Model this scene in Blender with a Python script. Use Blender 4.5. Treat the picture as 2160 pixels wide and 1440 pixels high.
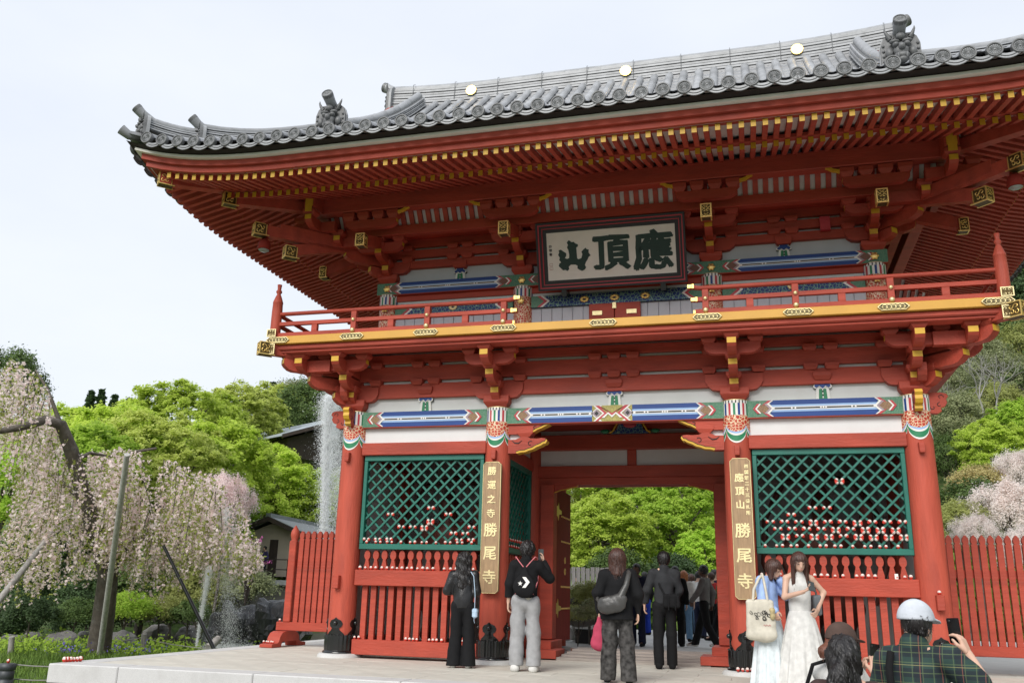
import bpy, bmesh, math, random
import numpy as np
from math import sin, cos, pi, radians, sqrt, atan2
from mathutils import Vector, Matrix, Euler
SC = bpy.context.scene
for _o in list(bpy.data.objects): bpy.data.objects.remove(_o)
COL = SC.collection
# ---------------------------------------------------------------- camera
CAM = (2.0292, -13.4898, 0.988); YAW, PITCH, ROLL, FPX = 0.2666, 0.2772, 0.0246, 1875.57
def _camrows():
    cy, sy, cp, sp = cos(YAW), sin(YAW), cos(PITCH), sin(PITCH)
    f = Vector((-sy*cp, cy*cp, sp)); r = Vector((cy, sy, 0)); u = r.cross(f)
    cr, sr = cos(ROLL), sin(ROLL)
    return cr*r+sr*u, -sr*r+cr*u, f
CR, CU, CF = _camrows()
cd = bpy.data.cameras.new('camera'); cam = bpy.data.objects.new('camera', cd); COL.objects.link(cam)
cd.sensor_width = 36; cd.lens = FPX/2160*36; cd.clip_end = 3000; cd.clip_start = .1
cam.matrix_world = Matrix(((CR.x, CU.x, -CF.x, CAM[0]), (CR.y, CU.y, -CF.y, CAM[1]), (CR.z, CU.z, -CF.z, CAM[2]), (0, 0, 0, 1)))
SC.camera = cam
def pix(u, v, d):
    "world point seen at photo pixel (u,v) at depth d metres along the view axis"
    return Vector(CAM) + (CF + CR*float((u-1080)/FPX) - CU*float((v-720)/FPX))*float(d)
def pixz(u, v, z):
    r = CF + CR*((u-1080)/FPX) - CU*((v-720)/FPX)
    return Vector(CAM) + r*((z-CAM[2])/r.z)
def pixy(u, v, y):
    r = CF + CR*((u-1080)/FPX) - CU*((v-720)/FPX)
    return Vector(CAM) + r*((y-CAM[1])/r.y)
# ---------------------------------------------------------------- world, sun, exposure
W = bpy.data.worlds.new('World'); SC.world = W; W.use_nodes = True
SUN_EL, SUN_AZ = radians(38), radians(190)     # azimuth from +Y, clockwise: behind the camera, a little to its left
def _world():
    nt = W.node_tree; N = nt.nodes; L = nt.links; N.clear()
    out = N.new('ShaderNodeOutputWorld'); bg = N.new('ShaderNodeBackground')
    sky = N.new('ShaderNodeTexSky'); sky.sky_type = 'NISHITA'; sky.sun_disc = False
    sky.sun_elevation = SUN_EL; sky.sun_rotation = SUN_AZ; sky.air_density = 1; sky.dust_density = 2.5
    tc = N.new('ShaderNodeTexCoord'); mp = N.new('ShaderNodeMapping'); mp.inputs['Scale'].default_value = (1, 1, 2.6)
    nz = N.new('ShaderNodeTexNoise'); nz.inputs['Scale'].default_value = 1.7; nz.inputs['Detail'].default_value = 5; nz.inputs['Roughness'].default_value = .5
    rp = N.new('ShaderNodeValToRGB'); e = rp.color_ramp.elements
    e[0].position = .3; e[0].color = (4.2, 4.5, 5.05, 1); e[1].position = .68; e[1].color = (4.9, 5.1, 5.4, 1)
    mx = N.new('ShaderNodeMixRGB'); mx.inputs[0].default_value = .93   # an almost closed layer of cloud over the clear sky
    L.new(tc.outputs['Generated'], mp.inputs[0]); L.new(mp.outputs[0], nz.inputs['Vector']); L.new(nz.outputs[0], rp.inputs[0])
    L.new(sky.outputs[0], mx.inputs[1]); L.new(rp.outputs[0], mx.inputs[2]); L.new(mx.outputs[0], bg.inputs[0])
    bg.inputs[1].default_value = .1
    L.new(bg.outputs[0], out.inputs[0])
_world()
sl = bpy.data.lights.new('sun', 'SUN'); sl.energy = 1.5; sl.angle = radians(32); sl.color = (1, .97, .92)
so = bpy.data.objects.new('sun', sl); COL.objects.link(so)
_sd = Vector((sin(SUN_AZ)*cos(SUN_EL), cos(SUN_AZ)*cos(SUN_EL), sin(SUN_EL)))
so.rotation_euler = (-_sd).to_track_quat('-Z', 'Y').to_euler(); so.location = (0, -30, 40)
SC.view_settings.view_transform = 'Standard'; SC.view_settings.look = 'None'; SC.view_settings.exposure = 1.0; SC.view_settings.gamma = 1
SC.view_settings.use_curve_mapping = False
SC.render.engine = 'CYCLES'; SC.cycles.max_bounces = 8; SC.cycles.transparent_max_bounces = 8; SC.cycles.use_denoising = True
SC.cycles.use_adaptive_sampling = True; SC.cycles.caustics_reflective = False; SC.cycles.caustics_refractive = False
random.seed(7); RNG = np.random.default_rng(7)
# ---------------------------------------------------------------- materials
MATS = {}
def mat(name, col, rough=.5, var=.12, scale=6, bump=0., bscale=None, metal=0., spec=.5, stretch=(1, 1, 1), dirt=None, coord='Object', rnd=0., trans=0., detail=4):
    if name in MATS: return MATS[name]
    m = bpy.data.materials.new(name); m.use_nodes = True; nt = m.node_tree; N = nt.nodes; L = nt.links
    b = N['Principled BSDF']; b.inputs['Roughness'].default_value = rough; b.inputs['Metallic'].default_value = metal
    b.inputs['Specular IOR Level'].default_value = spec
    tc = N.new('ShaderNodeTexCoord'); mp = N.new('ShaderNodeMapping'); mp.inputs['Scale'].default_value = stretch
    L.new(tc.outputs[coord], mp.inputs[0])
    nz = N.new('ShaderNodeTexNoise'); nz.inputs['Scale'].default_value = scale; nz.inputs['Detail'].default_value = detail
    L.new(mp.outputs[0], nz.inputs['Vector'])
    rp = N.new('ShaderNodeValToRGB'); e = rp.color_ramp.elements
    e[0].position = .3; e[1].position = .7
    e[0].color = (*[c*(1-var) for c in col], 1); e[1].color = (*[min(1, c*(1+var)) for c in col], 1)
    L.new(nz.outputs[0], rp.inputs[0]); o = rp.outputs[0]
    if dirt:                                     # (colour, amount, scale)
        n2 = N.new('ShaderNodeTexNoise'); n2.inputs['Scale'].default_value = dirt[2]; n2.inputs['Detail'].default_value = 7; n2.inputs['Roughness'].default_value = .65
        L.new(mp.outputs[0], n2.inputs['Vector'])
        r2 = N.new('ShaderNodeValToRGB'); r2.color_ramp.elements[0].position = .5; r2.color_ramp.elements[1].position = .72
        r2.color_ramp.elements[0].color = (0, 0, 0, 1); r2.color_ramp.elements[1].color = (dirt[1],)*3+(1,)
        L.new(n2.outputs[0], r2.inputs[0])
        mx = N.new('ShaderNodeMixRGB'); mx.inputs[2].default_value = (*dirt[0], 1)
        L.new(r2.outputs[0], mx.inputs[0]); L.new(o, mx.inputs[1]); o = mx.outputs[0]
    if rnd:
        oi = N.new('ShaderNodeObjectInfo'); hs = N.new('ShaderNodeHueSaturation'); ma = N.new('ShaderNodeMapRange')
        ma.inputs[3].default_value = 1-rnd; ma.inputs[4].default_value = 1+rnd
        L.new(oi.outputs['Random'], ma.inputs[0]); L.new(ma.outputs[0], hs.inputs['Value']); L.new(o, hs.inputs['Color']); o = hs.outputs[0]
    L.new(o, b.inputs['Base Color'])
    if bump:
        n3 = N.new('ShaderNodeTexNoise'); n3.inputs['Scale'].default_value = bscale or scale*4; n3.inputs['Detail'].default_value = 5
        L.new(mp.outputs[0], n3.inputs['Vector'])
        bp = N.new('ShaderNodeBump'); bp.inputs['Strength'].default_value = bump; bp.inputs['Distance'].default_value = .02
        L.new(n3.outputs[0], bp.inputs['Height']); L.new(bp.outputs[0], b.inputs['Normal'])
    if trans:
        out = N['Material Output']; tr = N.new('ShaderNodeBsdfTranslucent'); ms = N.new('ShaderNodeMixShader'); ms.inputs[0].default_value = trans
        L.new(o, tr.inputs[0]); L.new(b.outputs[0], ms.inputs[1]); L.new(tr.outputs[0], ms.inputs[2]); L.new(ms.outputs[0], out.inputs[0])
    MATS[name] = m; return m
def speckle(name, cols, scale, rough=.5, feature='F1'):
    "small-figured painted ornament: a cell pattern in several colours"
    if name in MATS: return MATS[name]
    m = bpy.data.materials.new(name); m.use_nodes = True; N = m.node_tree.nodes; L = m.node_tree.links
    b = N['Principled BSDF']; b.inputs['Roughness'].default_value = rough
    tc = N.new('ShaderNodeTexCoord'); vo = N.new('ShaderNodeTexVoronoi'); vo.inputs['Scale'].default_value = scale; vo.feature = feature
    if feature == 'F1': vo.inputs['Randomness'].default_value = .25
    rp = N.new('ShaderNodeValToRGB'); rp.color_ramp.interpolation = 'CONSTANT'; e = rp.color_ramp.elements
    while len(e) < len(cols): e.new(.5)
    for k, (p, c) in enumerate(cols): e[k].position = p; e[k].color = (*c, 1)
    L.new(tc.outputs['Object'], vo.inputs['Vector']); L.new(vo.outputs['Distance'], rp.inputs[0]); L.new(rp.outputs[0], b.inputs['Base Color'])
    MATS[name] = m; return m
RED = mat('vermilion', (.405, .064, .038), .55, .14, 3, .3, 16, spec=.3, dirt=((.27, .05, .034), .75, 1.6), stretch=(.55, 2.4, 2.4), rnd=.06)
REDC = mat('vermilion_column', (.445, .080, .048), .55, .12, 4, .4, 18, spec=.3, dirt=((.30, .055, .038), .75, 3), stretch=(3, 3, .4), rnd=.04)
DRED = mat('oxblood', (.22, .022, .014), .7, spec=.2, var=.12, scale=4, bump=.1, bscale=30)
YEL = mat('yellow_paint', (.62, .36, .025), .5, .08, 8)
OCH = mat('ochre_paint', (.64, .34, .05), .5, .07, 2, .05, 20)
GOLD = mat('gilt', (.90, .64, .22), .42, .08, 20, metal=1, spec=.5)
GOLDP = mat('gilt_pale', (.85, .72, .40), .48, .08, 20, metal=.75)
WHT = mat('plaster', (.72, .72, .71), .8, .03, 2, .03, 40, dirt=((.60, .59, .56), .4, 1.5))
GRYW = mat('grey_white_board', (.52, .54, .58), .7, .05, 3, .05, 30)
OFFW = mat('offwhite_paint', (.80, .77, .70), .6, .04, 5)
BLK = mat('black_lacquer', (.008, .008, .008), .22, .1, 5, spec=.6)
DARK = mat('dark_plate_and_shade', (.02, .012, .01), .8)
GRN = mat('teal_green_paint', (.012, .135, .098), .45, .12, 4, .06, 30)
BLU = mat('ultramarine', (.002, .042, .22), .45, .08, 4)
LBLU = mat('light_blue', (.30, .46, .72), .5, .05, 5)
PGRN = mat('leaf_green_paint', (.02, .21, .09), .5, .1, 5)
PRED = mat('carmine_paint', (.50, .045, .06), .5, .08, 5)
PWHT = mat('white_paint', (.80, .78, .74), .5, .04, 5)
PBLK = mat('black_paint', (.012, .012, .012), .5, .1, 5)
TILE = mat('tile_grey', (.30, .307, .32), .42, .16, 3, .15, 25, dirt=((.16, .165, .165), .65, 5), rnd=.14)
TILED = mat('tile_dark', (.13, .132, .135), .5, .18, 9, .15, 40, dirt=((.28, .28, .29), .4, 14))
STONE = mat('pale_granite', (.55, .545, .53), .75, .09, 90, .1, 120, dirt=((.40, .39, .37), .5, 3), coord='Object')
WOOD = mat('carved_board', (.35, .225, .12), .5, .22, 5, .15, 30, stretch=(7, 7, .8))
SPKG = speckle('green_figured_paint', [(0, (.45, .45, .12)), (.16, (.03, .10, .10)), (.3, (.14, .27, .17)), (.5, (.05, .18, .10))], 46)
SPKY = speckle('yellow_figured_paint', [(0, (.45, .05, .05)), (.16, (.35, .29, .06)), (.34, (.25, .22, .05)), (.5, (.42, .36, .10))], 42)
SPKR = speckle('red_figured_paint', [(0, (.78, .72, .58)), (.045, (.70, .40, .10)), (.085, (.48, .04, .02))], 24, feature='DISTANCE_TO_EDGE')
SPKB = speckle('brown_figured_paint', [(0, (.50, .36, .14)), (.3, (.18, .08, .05))], 60)
SPKA = speckle('arabesque_paint', [(0, (.30, .48, .38)), (.035, (.02, .13, .10)), (.075, (.006, .03, .17))], 19, feature='DISTANCE_TO_EDGE')
# ---------------------------------------------------------------- mesh builder
class B:
    def __init__(s): s.v = []; s.f = []; s.m = []; s.mats = []; s.sm = []
    def mi(s, m):
        if m not in s.mats: s.mats.append(m)
        return s.mats.index(m)
    def add(s, vs, fs, m, smooth=False):
        o = len(s.v); s.v += [tuple(p) for p in vs]; k = s.mi(m)
        for f in fs: s.f.append([i+o for i in f]); s.m.append(k); s.sm.append(smooth)
        return s
    def box(s, x0, x1, y0, y1, z0, z1, m, c=0.0):
        if not c:
            vs = [(x, y, z) for z in (z0, z1) for y in (y0, y1) for x in (x0, x1)]
            return s.add(vs, [(0, 2, 3, 1), (4, 5, 7, 6), (0, 1, 5, 4), (2, 6, 7, 3), (0, 4, 6, 2), (1, 3, 7, 5)], m)
        # chamfered: 24 verts
        X, Y, Z = (x0, x1), (y0, y1), (z0, z1); vs = []; idx = {}
        for i in (0, 1):
            for j in (0, 1):
                for k in (0, 1):
                    sx, sy, sz = (c if i == 0 else -c), (c if j == 0 else -c), (c if k == 0 else -c)
                    for a, p in enumerate(((X[i], Y[j]+sy, Z[k]+sz), (X[i]+sx, Y[j], Z[k]+sz), (X[i]+sx, Y[j]+sy, Z[k]))):
                        idx[i, j, k, a] = len(vs); vs.append(p)
        fs = []
        for i in (0, 1): fs.append([idx[i, j, k, 0] for j, k in ((0, 0), (0, 1), (1, 1), (1, 0))][::(1 if i == 0 else -1)])
        for j in (0, 1): fs.append([idx[i, j, k, 1] for i, k in ((0, 0), (1, 0), (1, 1), (0, 1))][::(1 if j == 0 else -1)])
        for k in (0, 1): fs.append([idx[i, j, k, 2] for i, j in ((0, 0), (0, 1), (1, 1), (1, 0))][::(1 if k == 0 else -1)])
        for i in (0, 1):
            for j in (0, 1): fs.append([idx[i, j, 0, 0], idx[i, j, 1, 0], idx[i, j, 1, 1], idx[i, j, 0, 1]])
            for k in (0, 1): fs.append([idx[i, 0, k, 0], idx[i, 1, k, 0], idx[i, 1, k, 2], idx[i, 0, k, 2]])
        for j in (0, 1):
            for k in (0, 1): fs.append([idx[0, j, k, 1], idx[1, j, k, 1], idx[1, j, k, 2], idx[0, j, k, 2]])
        for i in (0, 1):
            for j in (0, 1):
                for k in (0, 1): fs.append([idx[i, j, k, 0], idx[i, j, k, 1], idx[i, j, k, 2]])
        return s.add(vs, fs, m)
    def frus(s, cx, cy, z0, z1, w0, d0, w1, d1, m):
        vs = [(cx+sx*w/2, cy+sy*d/2, z) for z, w, d in ((z0, w0, d0), (z1, w1, d1)) for sy in (-1, 1) for sx in (-1, 1)]
        return s.add(vs, [(0, 2, 3, 1), (4, 5, 7, 6), (0, 1, 5, 4), (2, 6, 7, 3), (0, 4, 6, 2), (1, 3, 7, 5)], m)
    def prism(s, poly, axis, a, b, m, mcap=None):
        "extrude a closed 2-D polygon; axis 'y': poly is (x,z); 'x': (y,z); 'z': (x,y)"
        P = {'y': lambda p, t: (p[0], t, p[1]), 'x': lambda p, t: (t, p[0], p[1]), 'z': lambda p, t: (p[0], p[1], t)}[axis]
        n = len(poly); vs = [P(p, a) for p in poly]+[P(p, b) for p in poly]
        s.add(vs, [[i, (i+1) % n, n+(i+1) % n, n+i] for i in range(n)], m)
        s.add(vs, [list(range(n))[::-1], list(range(n, 2*n))], mcap or m)
        return s
    def lathe(s, prof, cx, cy, m, n=16, smooth=True, cap=True):
        vs = [(cx+r*cos(2*pi*k/n), cy+r*sin(2*pi*k/n), z) for r, z in prof for k in range(n)]
        fs = [[i*n+k, i*n+(k+1) % n, (i+1)*n+(k+1) % n, (i+1)*n+k] for i in range(len(prof)-1) for k in range(n)]
        s.add(vs, fs, m, smooth)
        if cap: s.add(vs, [list(range(n))[::-1], list(range((len(prof)-1)*n, len(prof)*n))], m)
        return s
    def tube(s, pts, r, m, n=8, smooth=True, cap=True):
        pts = [Vector(p) for p in pts]; R = r if hasattr(r, '__len__') else [r]*len(pts)
        up = Vector((0, 0, 1)); vs = []
        T = []
        for i in range(len(pts)):
            t = (pts[min(i+1, len(pts)-1)]-pts[max(i-1, 0)])
            T.append(t.normalized() if t.length > 1e-9 else Vector((0, 0, 1)))
        a = T[0].orthogonal().normalized()
        if abs(T[0].z) < .9: a = (up-T[0]*up.dot(T[0])).normalized()
        for p, t, rr in zip(pts, T, R):
            a = (a-t*a.dot(t)); a = a.normalized() if a.length > 1e-6 else t.orthogonal().normalized()
            b = t.cross(a)
            vs += [p+(a*cos(2*pi*k/n)+b*sin(2*pi*k/n))*rr for k in range(n)]
        fs = [[i*n+k, i*n+(k+1) % n, (i+1)*n+(k+1) % n, (i+1)*n+k] for i in range(len(pts)-1) for k in range(n)]
        s.add(vs, fs, m, smooth)
        if cap: s.add(vs, [list(range(n))[::-1], list(range((len(pts)-1)*n, len(pts)*n))], m)
        return s
    def ball(s, c, r, m, n=10, k=7, smooth=True):
        r = r if hasattr(r, '__len__') else (r, r, r); vs = [(c[0], c[1], c[2]-r[2])]
        for i in range(1, k):
            a = pi*i/k
            vs += [(c[0]+r[0]*sin(a)*cos(2*pi*j/n), c[1]+r[1]*sin(a)*sin(2*pi*j/n), c[2]-r[2]*cos(a)) for j in range(n)]
        vs.append((c[0], c[1], c[2]+r[2])); fs = []
        for j in range(n): fs.append([0, 1+(j+1) % n, 1+j])
        for i in range(k-2):
            for j in range(n): fs.append([1+i*n+j, 1+i*n+(j+1) % n, 1+(i+1)*n+(j+1) % n, 1+(i+1)*n+j])
        L_ = len(vs)-1; o = 1+(k-2)*n
        for j in range(n): fs.append([o+j, o+(j+1) % n, L_])
        return s.add(vs, fs, m, smooth)
    def mesh(s, name):
        me = bpy.data.meshes.new(name); me.from_pydata(s.v, [], s.f)
        for m in s.mats: me.materials.append(m)
        me.polygons.foreach_set('material_index', s.m); me.polygons.foreach_set('use_smooth', s.sm); me.update()
        bm = bmesh.new(); bm.from_mesh(me); bmesh.ops.recalc_face_normals(bm, faces=bm.faces); bm.to_mesh(me); bm.free()
        return me
    def obj(s, name, parent=None, loc=(0, 0, 0), rz=0.0, **kw): return put(s.mesh(name), name, parent, loc, rz, **kw)
def put(me, name, parent=None, loc=(0, 0, 0), rot=0.0, scale=None, label=None, cat=None, group=None, kind=None):
    o = bpy.data.objects.new(name, me); COL.objects.link(o); o.location = loc
    o.rotation_euler = rot if hasattr(rot, '__len__') else (0, 0, rot)
    if scale is not None: o.scale = scale if hasattr(scale, '__len__') else (scale,)*3
    if parent is not None: o.parent = parent
    tag(o, label, cat, group, kind); return o
def tag(o, label=None, cat=None, group=None, kind=None):
    if label: o['label'] = label
    if cat: o['category'] = cat
    if group: o['group'] = group
    if kind: o['kind'] = kind
    return o
def empty(name, loc=(0, 0, 0), rz=0.0, parent=None, **kw):
    o = bpy.data.objects.new(name, None); COL.objects.link(o); o.location = loc; o.rotation_euler = (0, 0, rz); o.empty_display_size = .2
    if parent is not None: o.parent = parent
    return tag(o, **kw)
def bevelled(me, w=.006, seg=1):
    bm = bmesh.new(); bm.from_mesh(me)
    bmesh.ops.bevel(bm, geom=[e for e in bm.edges if e.is_manifold and e.calc_face_angle(0) > .6], offset=w, segments=seg, affect='EDGES', clamp_overlap=True)
    bm.to_mesh(me); bm.free(); return me
def text_mesh(body, size, ext, bold, m, rough=0.):
    "one written character as a thin solid; bold > 0 thickens every stroke by laying shifted copies over each other"
    c = bpy.data.curves.new('glyph', 'FONT'); c.body = body; c.size = size; c.extrude = 0; c.align_x = 'CENTER'; c.align_y = 'CENTER'; c.resolution_u = 2
    o = bpy.data.objects.new('glyph', c); COL.objects.link(o)
    dg = bpy.context.evaluated_depsgraph_get(); me = bpy.data.meshes.new_from_object(o.evaluated_get(dg))
    bpy.data.objects.remove(o); bpy.data.curves.remove(c)
    a = np.empty(len(me.vertices)*3); me.vertices.foreach_get('co', a); a = a.reshape(-1, 3)
    a[:, :2] -= (a[:, :2].max(0)+a[:, :2].min(0))/2
    fs = [list(p.vertices) for p in me.polygons]; bpy.data.meshes.remove(me)
    b = B(); sh = [(0, 0)]+([(bold*cos(k*pi/4+.2), bold*sin(k*pi/4+.2)*.8) for k in range(8)] if bold else [])
    for i, (dx, dy) in enumerate(sh):
        v = a+np.array((dx, dy, ext-.00018*i)); 
        if rough: v[:, :2] += RNG.normal(0, rough, (len(v), 2))
        b.add(v.tolist(), fs, m)
    return b.mesh('glyph')
# ================================================================ the gate
GATE = empty('temple_gate', label='large vermilion two-storey temple gate with grey tiled roof and balcony', cat='gate')
G = GATE
CX = (-4.317, -1.84, 1.84, 4.317); CY = (0.0, 2.2, 4.4); CR_ = .2
UX = (-4.0, -1.56, 1.56, 4.0); UY = .33; UYB = 4.07
# ---- columns
def collar(b, z0, z1, zb, r, n=72):
    "painted head of a column: dotted band, stripes, and a scalloped figured drape down to zb"
    zt = z1-.045; cyc = [PRED, PWHT, PGRN, PWHT, BLU, PWHT]
    for k in range(n):
        a0, a1 = 2*pi*k/n, 2*pi*(k+1)/n
        def q(za0, za1, zb0, zb1, m, dr=0.):
            rr = r+.003+dr
            b.add([(rr*cos(a0), rr*sin(a0), za0), (rr*cos(a1), rr*sin(a1), za1), (rr*cos(a1), rr*sin(a1), zb1), (rr*cos(a0), rr*sin(a0), zb0)], [(0, 1, 2, 3)], m)
        q(zt, zt, z1, z1, PWHT if k % 3 else PBLK)
        q(z0, z0, zt, zt, cyc[(k//2) % 6])
        if zb is not None:
            def lev(a):      # bottom edge of the drape: four lobes with small points between
                t = abs(sin(2*(a)-pi/2+pi)); h = zb+(z0-zb)*.42*(1-t**.55)
                return h
            l0, l1 = lev(a0), lev(a1)
            for f0, f1, m in ((0, .06, PWHT), (.06, .26, PGRN), (.26, .33, PWHT), (.33, .40, LBLU), (.40, 1., SPKR)):
                q(l0+(z0-l0)*f0, l1+(z0-l1)*f0, l0+(z0-l0)*f1, l1+(z0-l1)*f1, m)
    b.lathe([(r+.006, z1), (r+.006, z1+.012), (r-.03, z1+.012)], 0, 0, GOLDP, 36, cap=False)
def shoe():
    b = B(); n = 48
    b.lathe([(.27, .06), (.27, .085), (.255, .09), (.25, .10)], 0, 0, BLK, 40)
    vs = []; prof = [.10, .14, .30, .325]
    for z in prof:
        for k in range(n*2):
            a = pi*k/n; fl = .006*cos(a*24)
            vs.append(((.243+fl+(0.004 if z in (.14, .30) else -.004))*cos(a), (.243+fl)*sin(a), z))
    N_ = n*2
    b.add(vs, [[i*N_+k, i*N_+(k+1) % N_, (i+1)*N_+(k+1) % N_, (i+1)*N_+k] for i in range(3) for k in range(N_)], BLK, True)
    for k in range(24):
        a = 2*pi*k/24; b.ball((.243*cos(a), .243*sin(a), .325), .014, BLK, 6, 4)
    # four ogee petals standing up the shaft
    prof2 = [(-.17, .31), (-.13, .36), (-.075, .40), (-.06, .43), (-.10, .455), (-.115, .50), (-.085, .545), (-.03, .565), (0, .59)]
    prof2 = prof2+[(-x, z) for x, z in prof2[-2::-1]]
    for q in range(4):
        c = q*pi/2-pi/2
        for rr in (.228,):
            vs = [(rr*cos(c+x/rr), rr*sin(c+x/rr), z) for x, z in prof2]
            vs2 = [((rr-.03)*cos(c+x/rr), (rr-.03)*sin(c+x/rr), z) for x, z in prof2]
            ctr = [(rr*cos(c+t), rr*sin(c+t), z) for t, z in ((0, .33), (0, .43), (0, .50))]
            n2 = len(vs); h = n2//2
            # strips left-right so that the petal follows the shaft
            for i in range(h):
                j = n2-1-i; xs0, xs1 = prof2[i], prof2[i+1]
                for s0 in range(4):
                    f0, f1 = s0/4, (s0+1)/4
                    def P(pr, f): x = pr[0]*(1-2*f); return (rr*cos(c+x/rr), rr*sin(c+x/rr), pr[1])
                    b.add([P(xs0, f0), P(xs0, f1), P(xs1, f1), P(xs1, f0)], [(0, 1, 2, 3)], BLK, True)
            b.add(vs+vs2, [[i, i+1, n2+i+1, n2+i] for i in range(n2-1)], BLK)
        b.lathe([(.0, .48)], 0, 0, BLK, 3, cap=False)
        a = c; b.ball((.232*cos(a), .232*sin(a), .505), (.035, .035, .035), BLK, 8, 6)
    return b.mesh('metal_shoe')
colM = B().lathe([(.212, .05), (.212, .9), (.206, 2.0), (.198, 3.1), (.190, 3.84)], 0, 0, REDC, 32).mesh('column')
baseM = B().lathe([(.345, -.01), (.34, .03), (.315, .055), (.25, .062)], 0, 0, STONE, 32).mesh('stone_base')
shoeM = shoe()
_b = B(); collar(_b, 3.615, 3.84, 3.20, .197); collM = _b.mesh('painted_collar')
for yi, y in enumerate(CY):
    for xi, x in enumerate(CX):
        c = put(colM, 'column', G, (x, y, 0)); put(baseM, 'stone_base', c)
        if yi == 0:
            put(shoeM, 'metal_shoe', c); put(collM, 'painted_collar', c)
# nose of the tie beam through each front column, and a cleat lower down
tieM = bevelled(B().frus(0, 0, -.075, .075, .07, .12, .085, .12, RED).mesh('tie_nose'), .008)
for x in CX: put(tieM, 'tie_nose', G, (x, -.22, 3.08))
cleatM = bevelled(B().box(-.05, .05, -.06, .06, -.1, .1, RED).mesh('cleat'), .008)
put(cleatM, 'cleat', G, (CX[0]-.02, -.245, 1.12)); put(cleatM, 'cleat', G, (CX[3]+.03, -.245, 1.02))
# ---- side bays
slatP = [(-.042, .25), (.042, .25), (.046, 1.33), (.047, 1.36), (.026, 1.45), (.022, 1.475), (.045, 1.505), (.05, 1.54), (.043, 1.58), (.024, 1.61), (0, 1.622)]
slatP = slatP+[(-x, z) for x, z in slatP[-2:1:-1]]
slatM = bevelled(B().prism(slatP, 'y', -.03, .03, RED).mesh('slat'), .004)
def lattice(w, h, pitch=.195, sw=.030):
    "diagonal slats clipped to a w x h rectangle, returned as (mesh, layer)"
    out = []
    for d in (1, -1):
        k0 = -int((w+h)/pitch)-2
        for k in range(k0, -k0):
            c = k*pitch+(0.0975 if d < 0 else .0)          # line  z = d*(x-c)
            pts = []
            for t in (-(sw/2)*sqrt(2), (sw/2)*sqrt(2)):
                xs = []
                for z in (0, h):
                    xs.append(((z*d)+c+t, z))
                pts.append(xs)
            poly = [pts[0][0], pts[1][0], pts[1][1], pts[0][1]]
            for ax, lim, sg in ((0, 0, 1), (0, w, -1)):
                new = []
                for i in range(len(poly)):
                    p, q = poly[i], poly[(i+1) % len(poly)]
                    ip, iq = sg*(p[ax]-lim) >= 0, sg*(q[ax]-lim) >= 0
                    if ip: new.append(p)
                    if ip != iq:
                        t = (lim-p[ax])/(q[ax]-p[ax]); new.append((lim, p[1]+t*(q[1]-p[1])))
                poly = new
                if not poly: break
            if len(poly) >= 3 and max(p[0] for p in poly)-min(p[0] for p in poly) > .03:
                b = B(); y0 = -.012 if d > 0 else .012; b.prism(poly, 'y', y0-.011, y0+.011, GRN); out.append(b.mesh('lattice_slat'))
    return out
def bay_screen(x0, x1, y, rz, parent, with_sill=True):
    "one screen of the gate: sill, slats, rail, lattice; built along +x from x0 to x1 at depth y (rz turns it)"
    w = x1-x0; org = empty('lattice_screen', (x0, y, 0) if not rz else (x0, y, 0), rz, parent)
    o = lambda me, n, loc=(0, 0, 0): put(me, n, org, loc)
    o(bevelled(B().box(0, w, -.11, .10, .05, .272, RED).mesh('sill'), .008), 'sill')
    o(bevelled(B().box(-.02, w+.02, -.125, .07, 1.075, 1.315, RED).mesh('rail'), .01), 'rail')
    n = int(round(w/.1475))-1; s0 = (w-(n-1)*.1475)/2
    for k in range(n): o(slatM, 'slat', (s0+k*.1475, 0, 0))
    fr = B(); z0, z1, t = 1.632, 3.118, .085
    for bx in ((0, w, z0, z0+t), (0, w, z1-t, z1)): o(bevelled(B().box(bx[0], bx[1], -.075, .045, bx[2], bx[3], GRN).mesh('lattice_frame'), .006), 'lattice_frame')
    for bx in ((0, .06), (w-.06, w)): o(bevelled(B().box(bx[0], bx[1], -.073, .043, z0+t, z1-t, GRN).mesh('lattice_frame'), .006), 'lattice_frame')
    for me in lattice(w-.12, z1-z0-2*t): o(me, 'lattice_slat', (.06, -.01, z0+t))
    return org
BAYS = ((CX[0]+.235, CX[1]-.205), (CX[2]+.205, CX[3]-.2))
for x0, x1 in BAYS: bay_screen(x0, x1, 0, 0, G)
for x in (CX[1], CX[2]):
    o = bay_screen(0, 1.76, 0, 0, G); o.location = (x, .22, 0); o.rotation_euler = (0, 0, pi/2)
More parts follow.
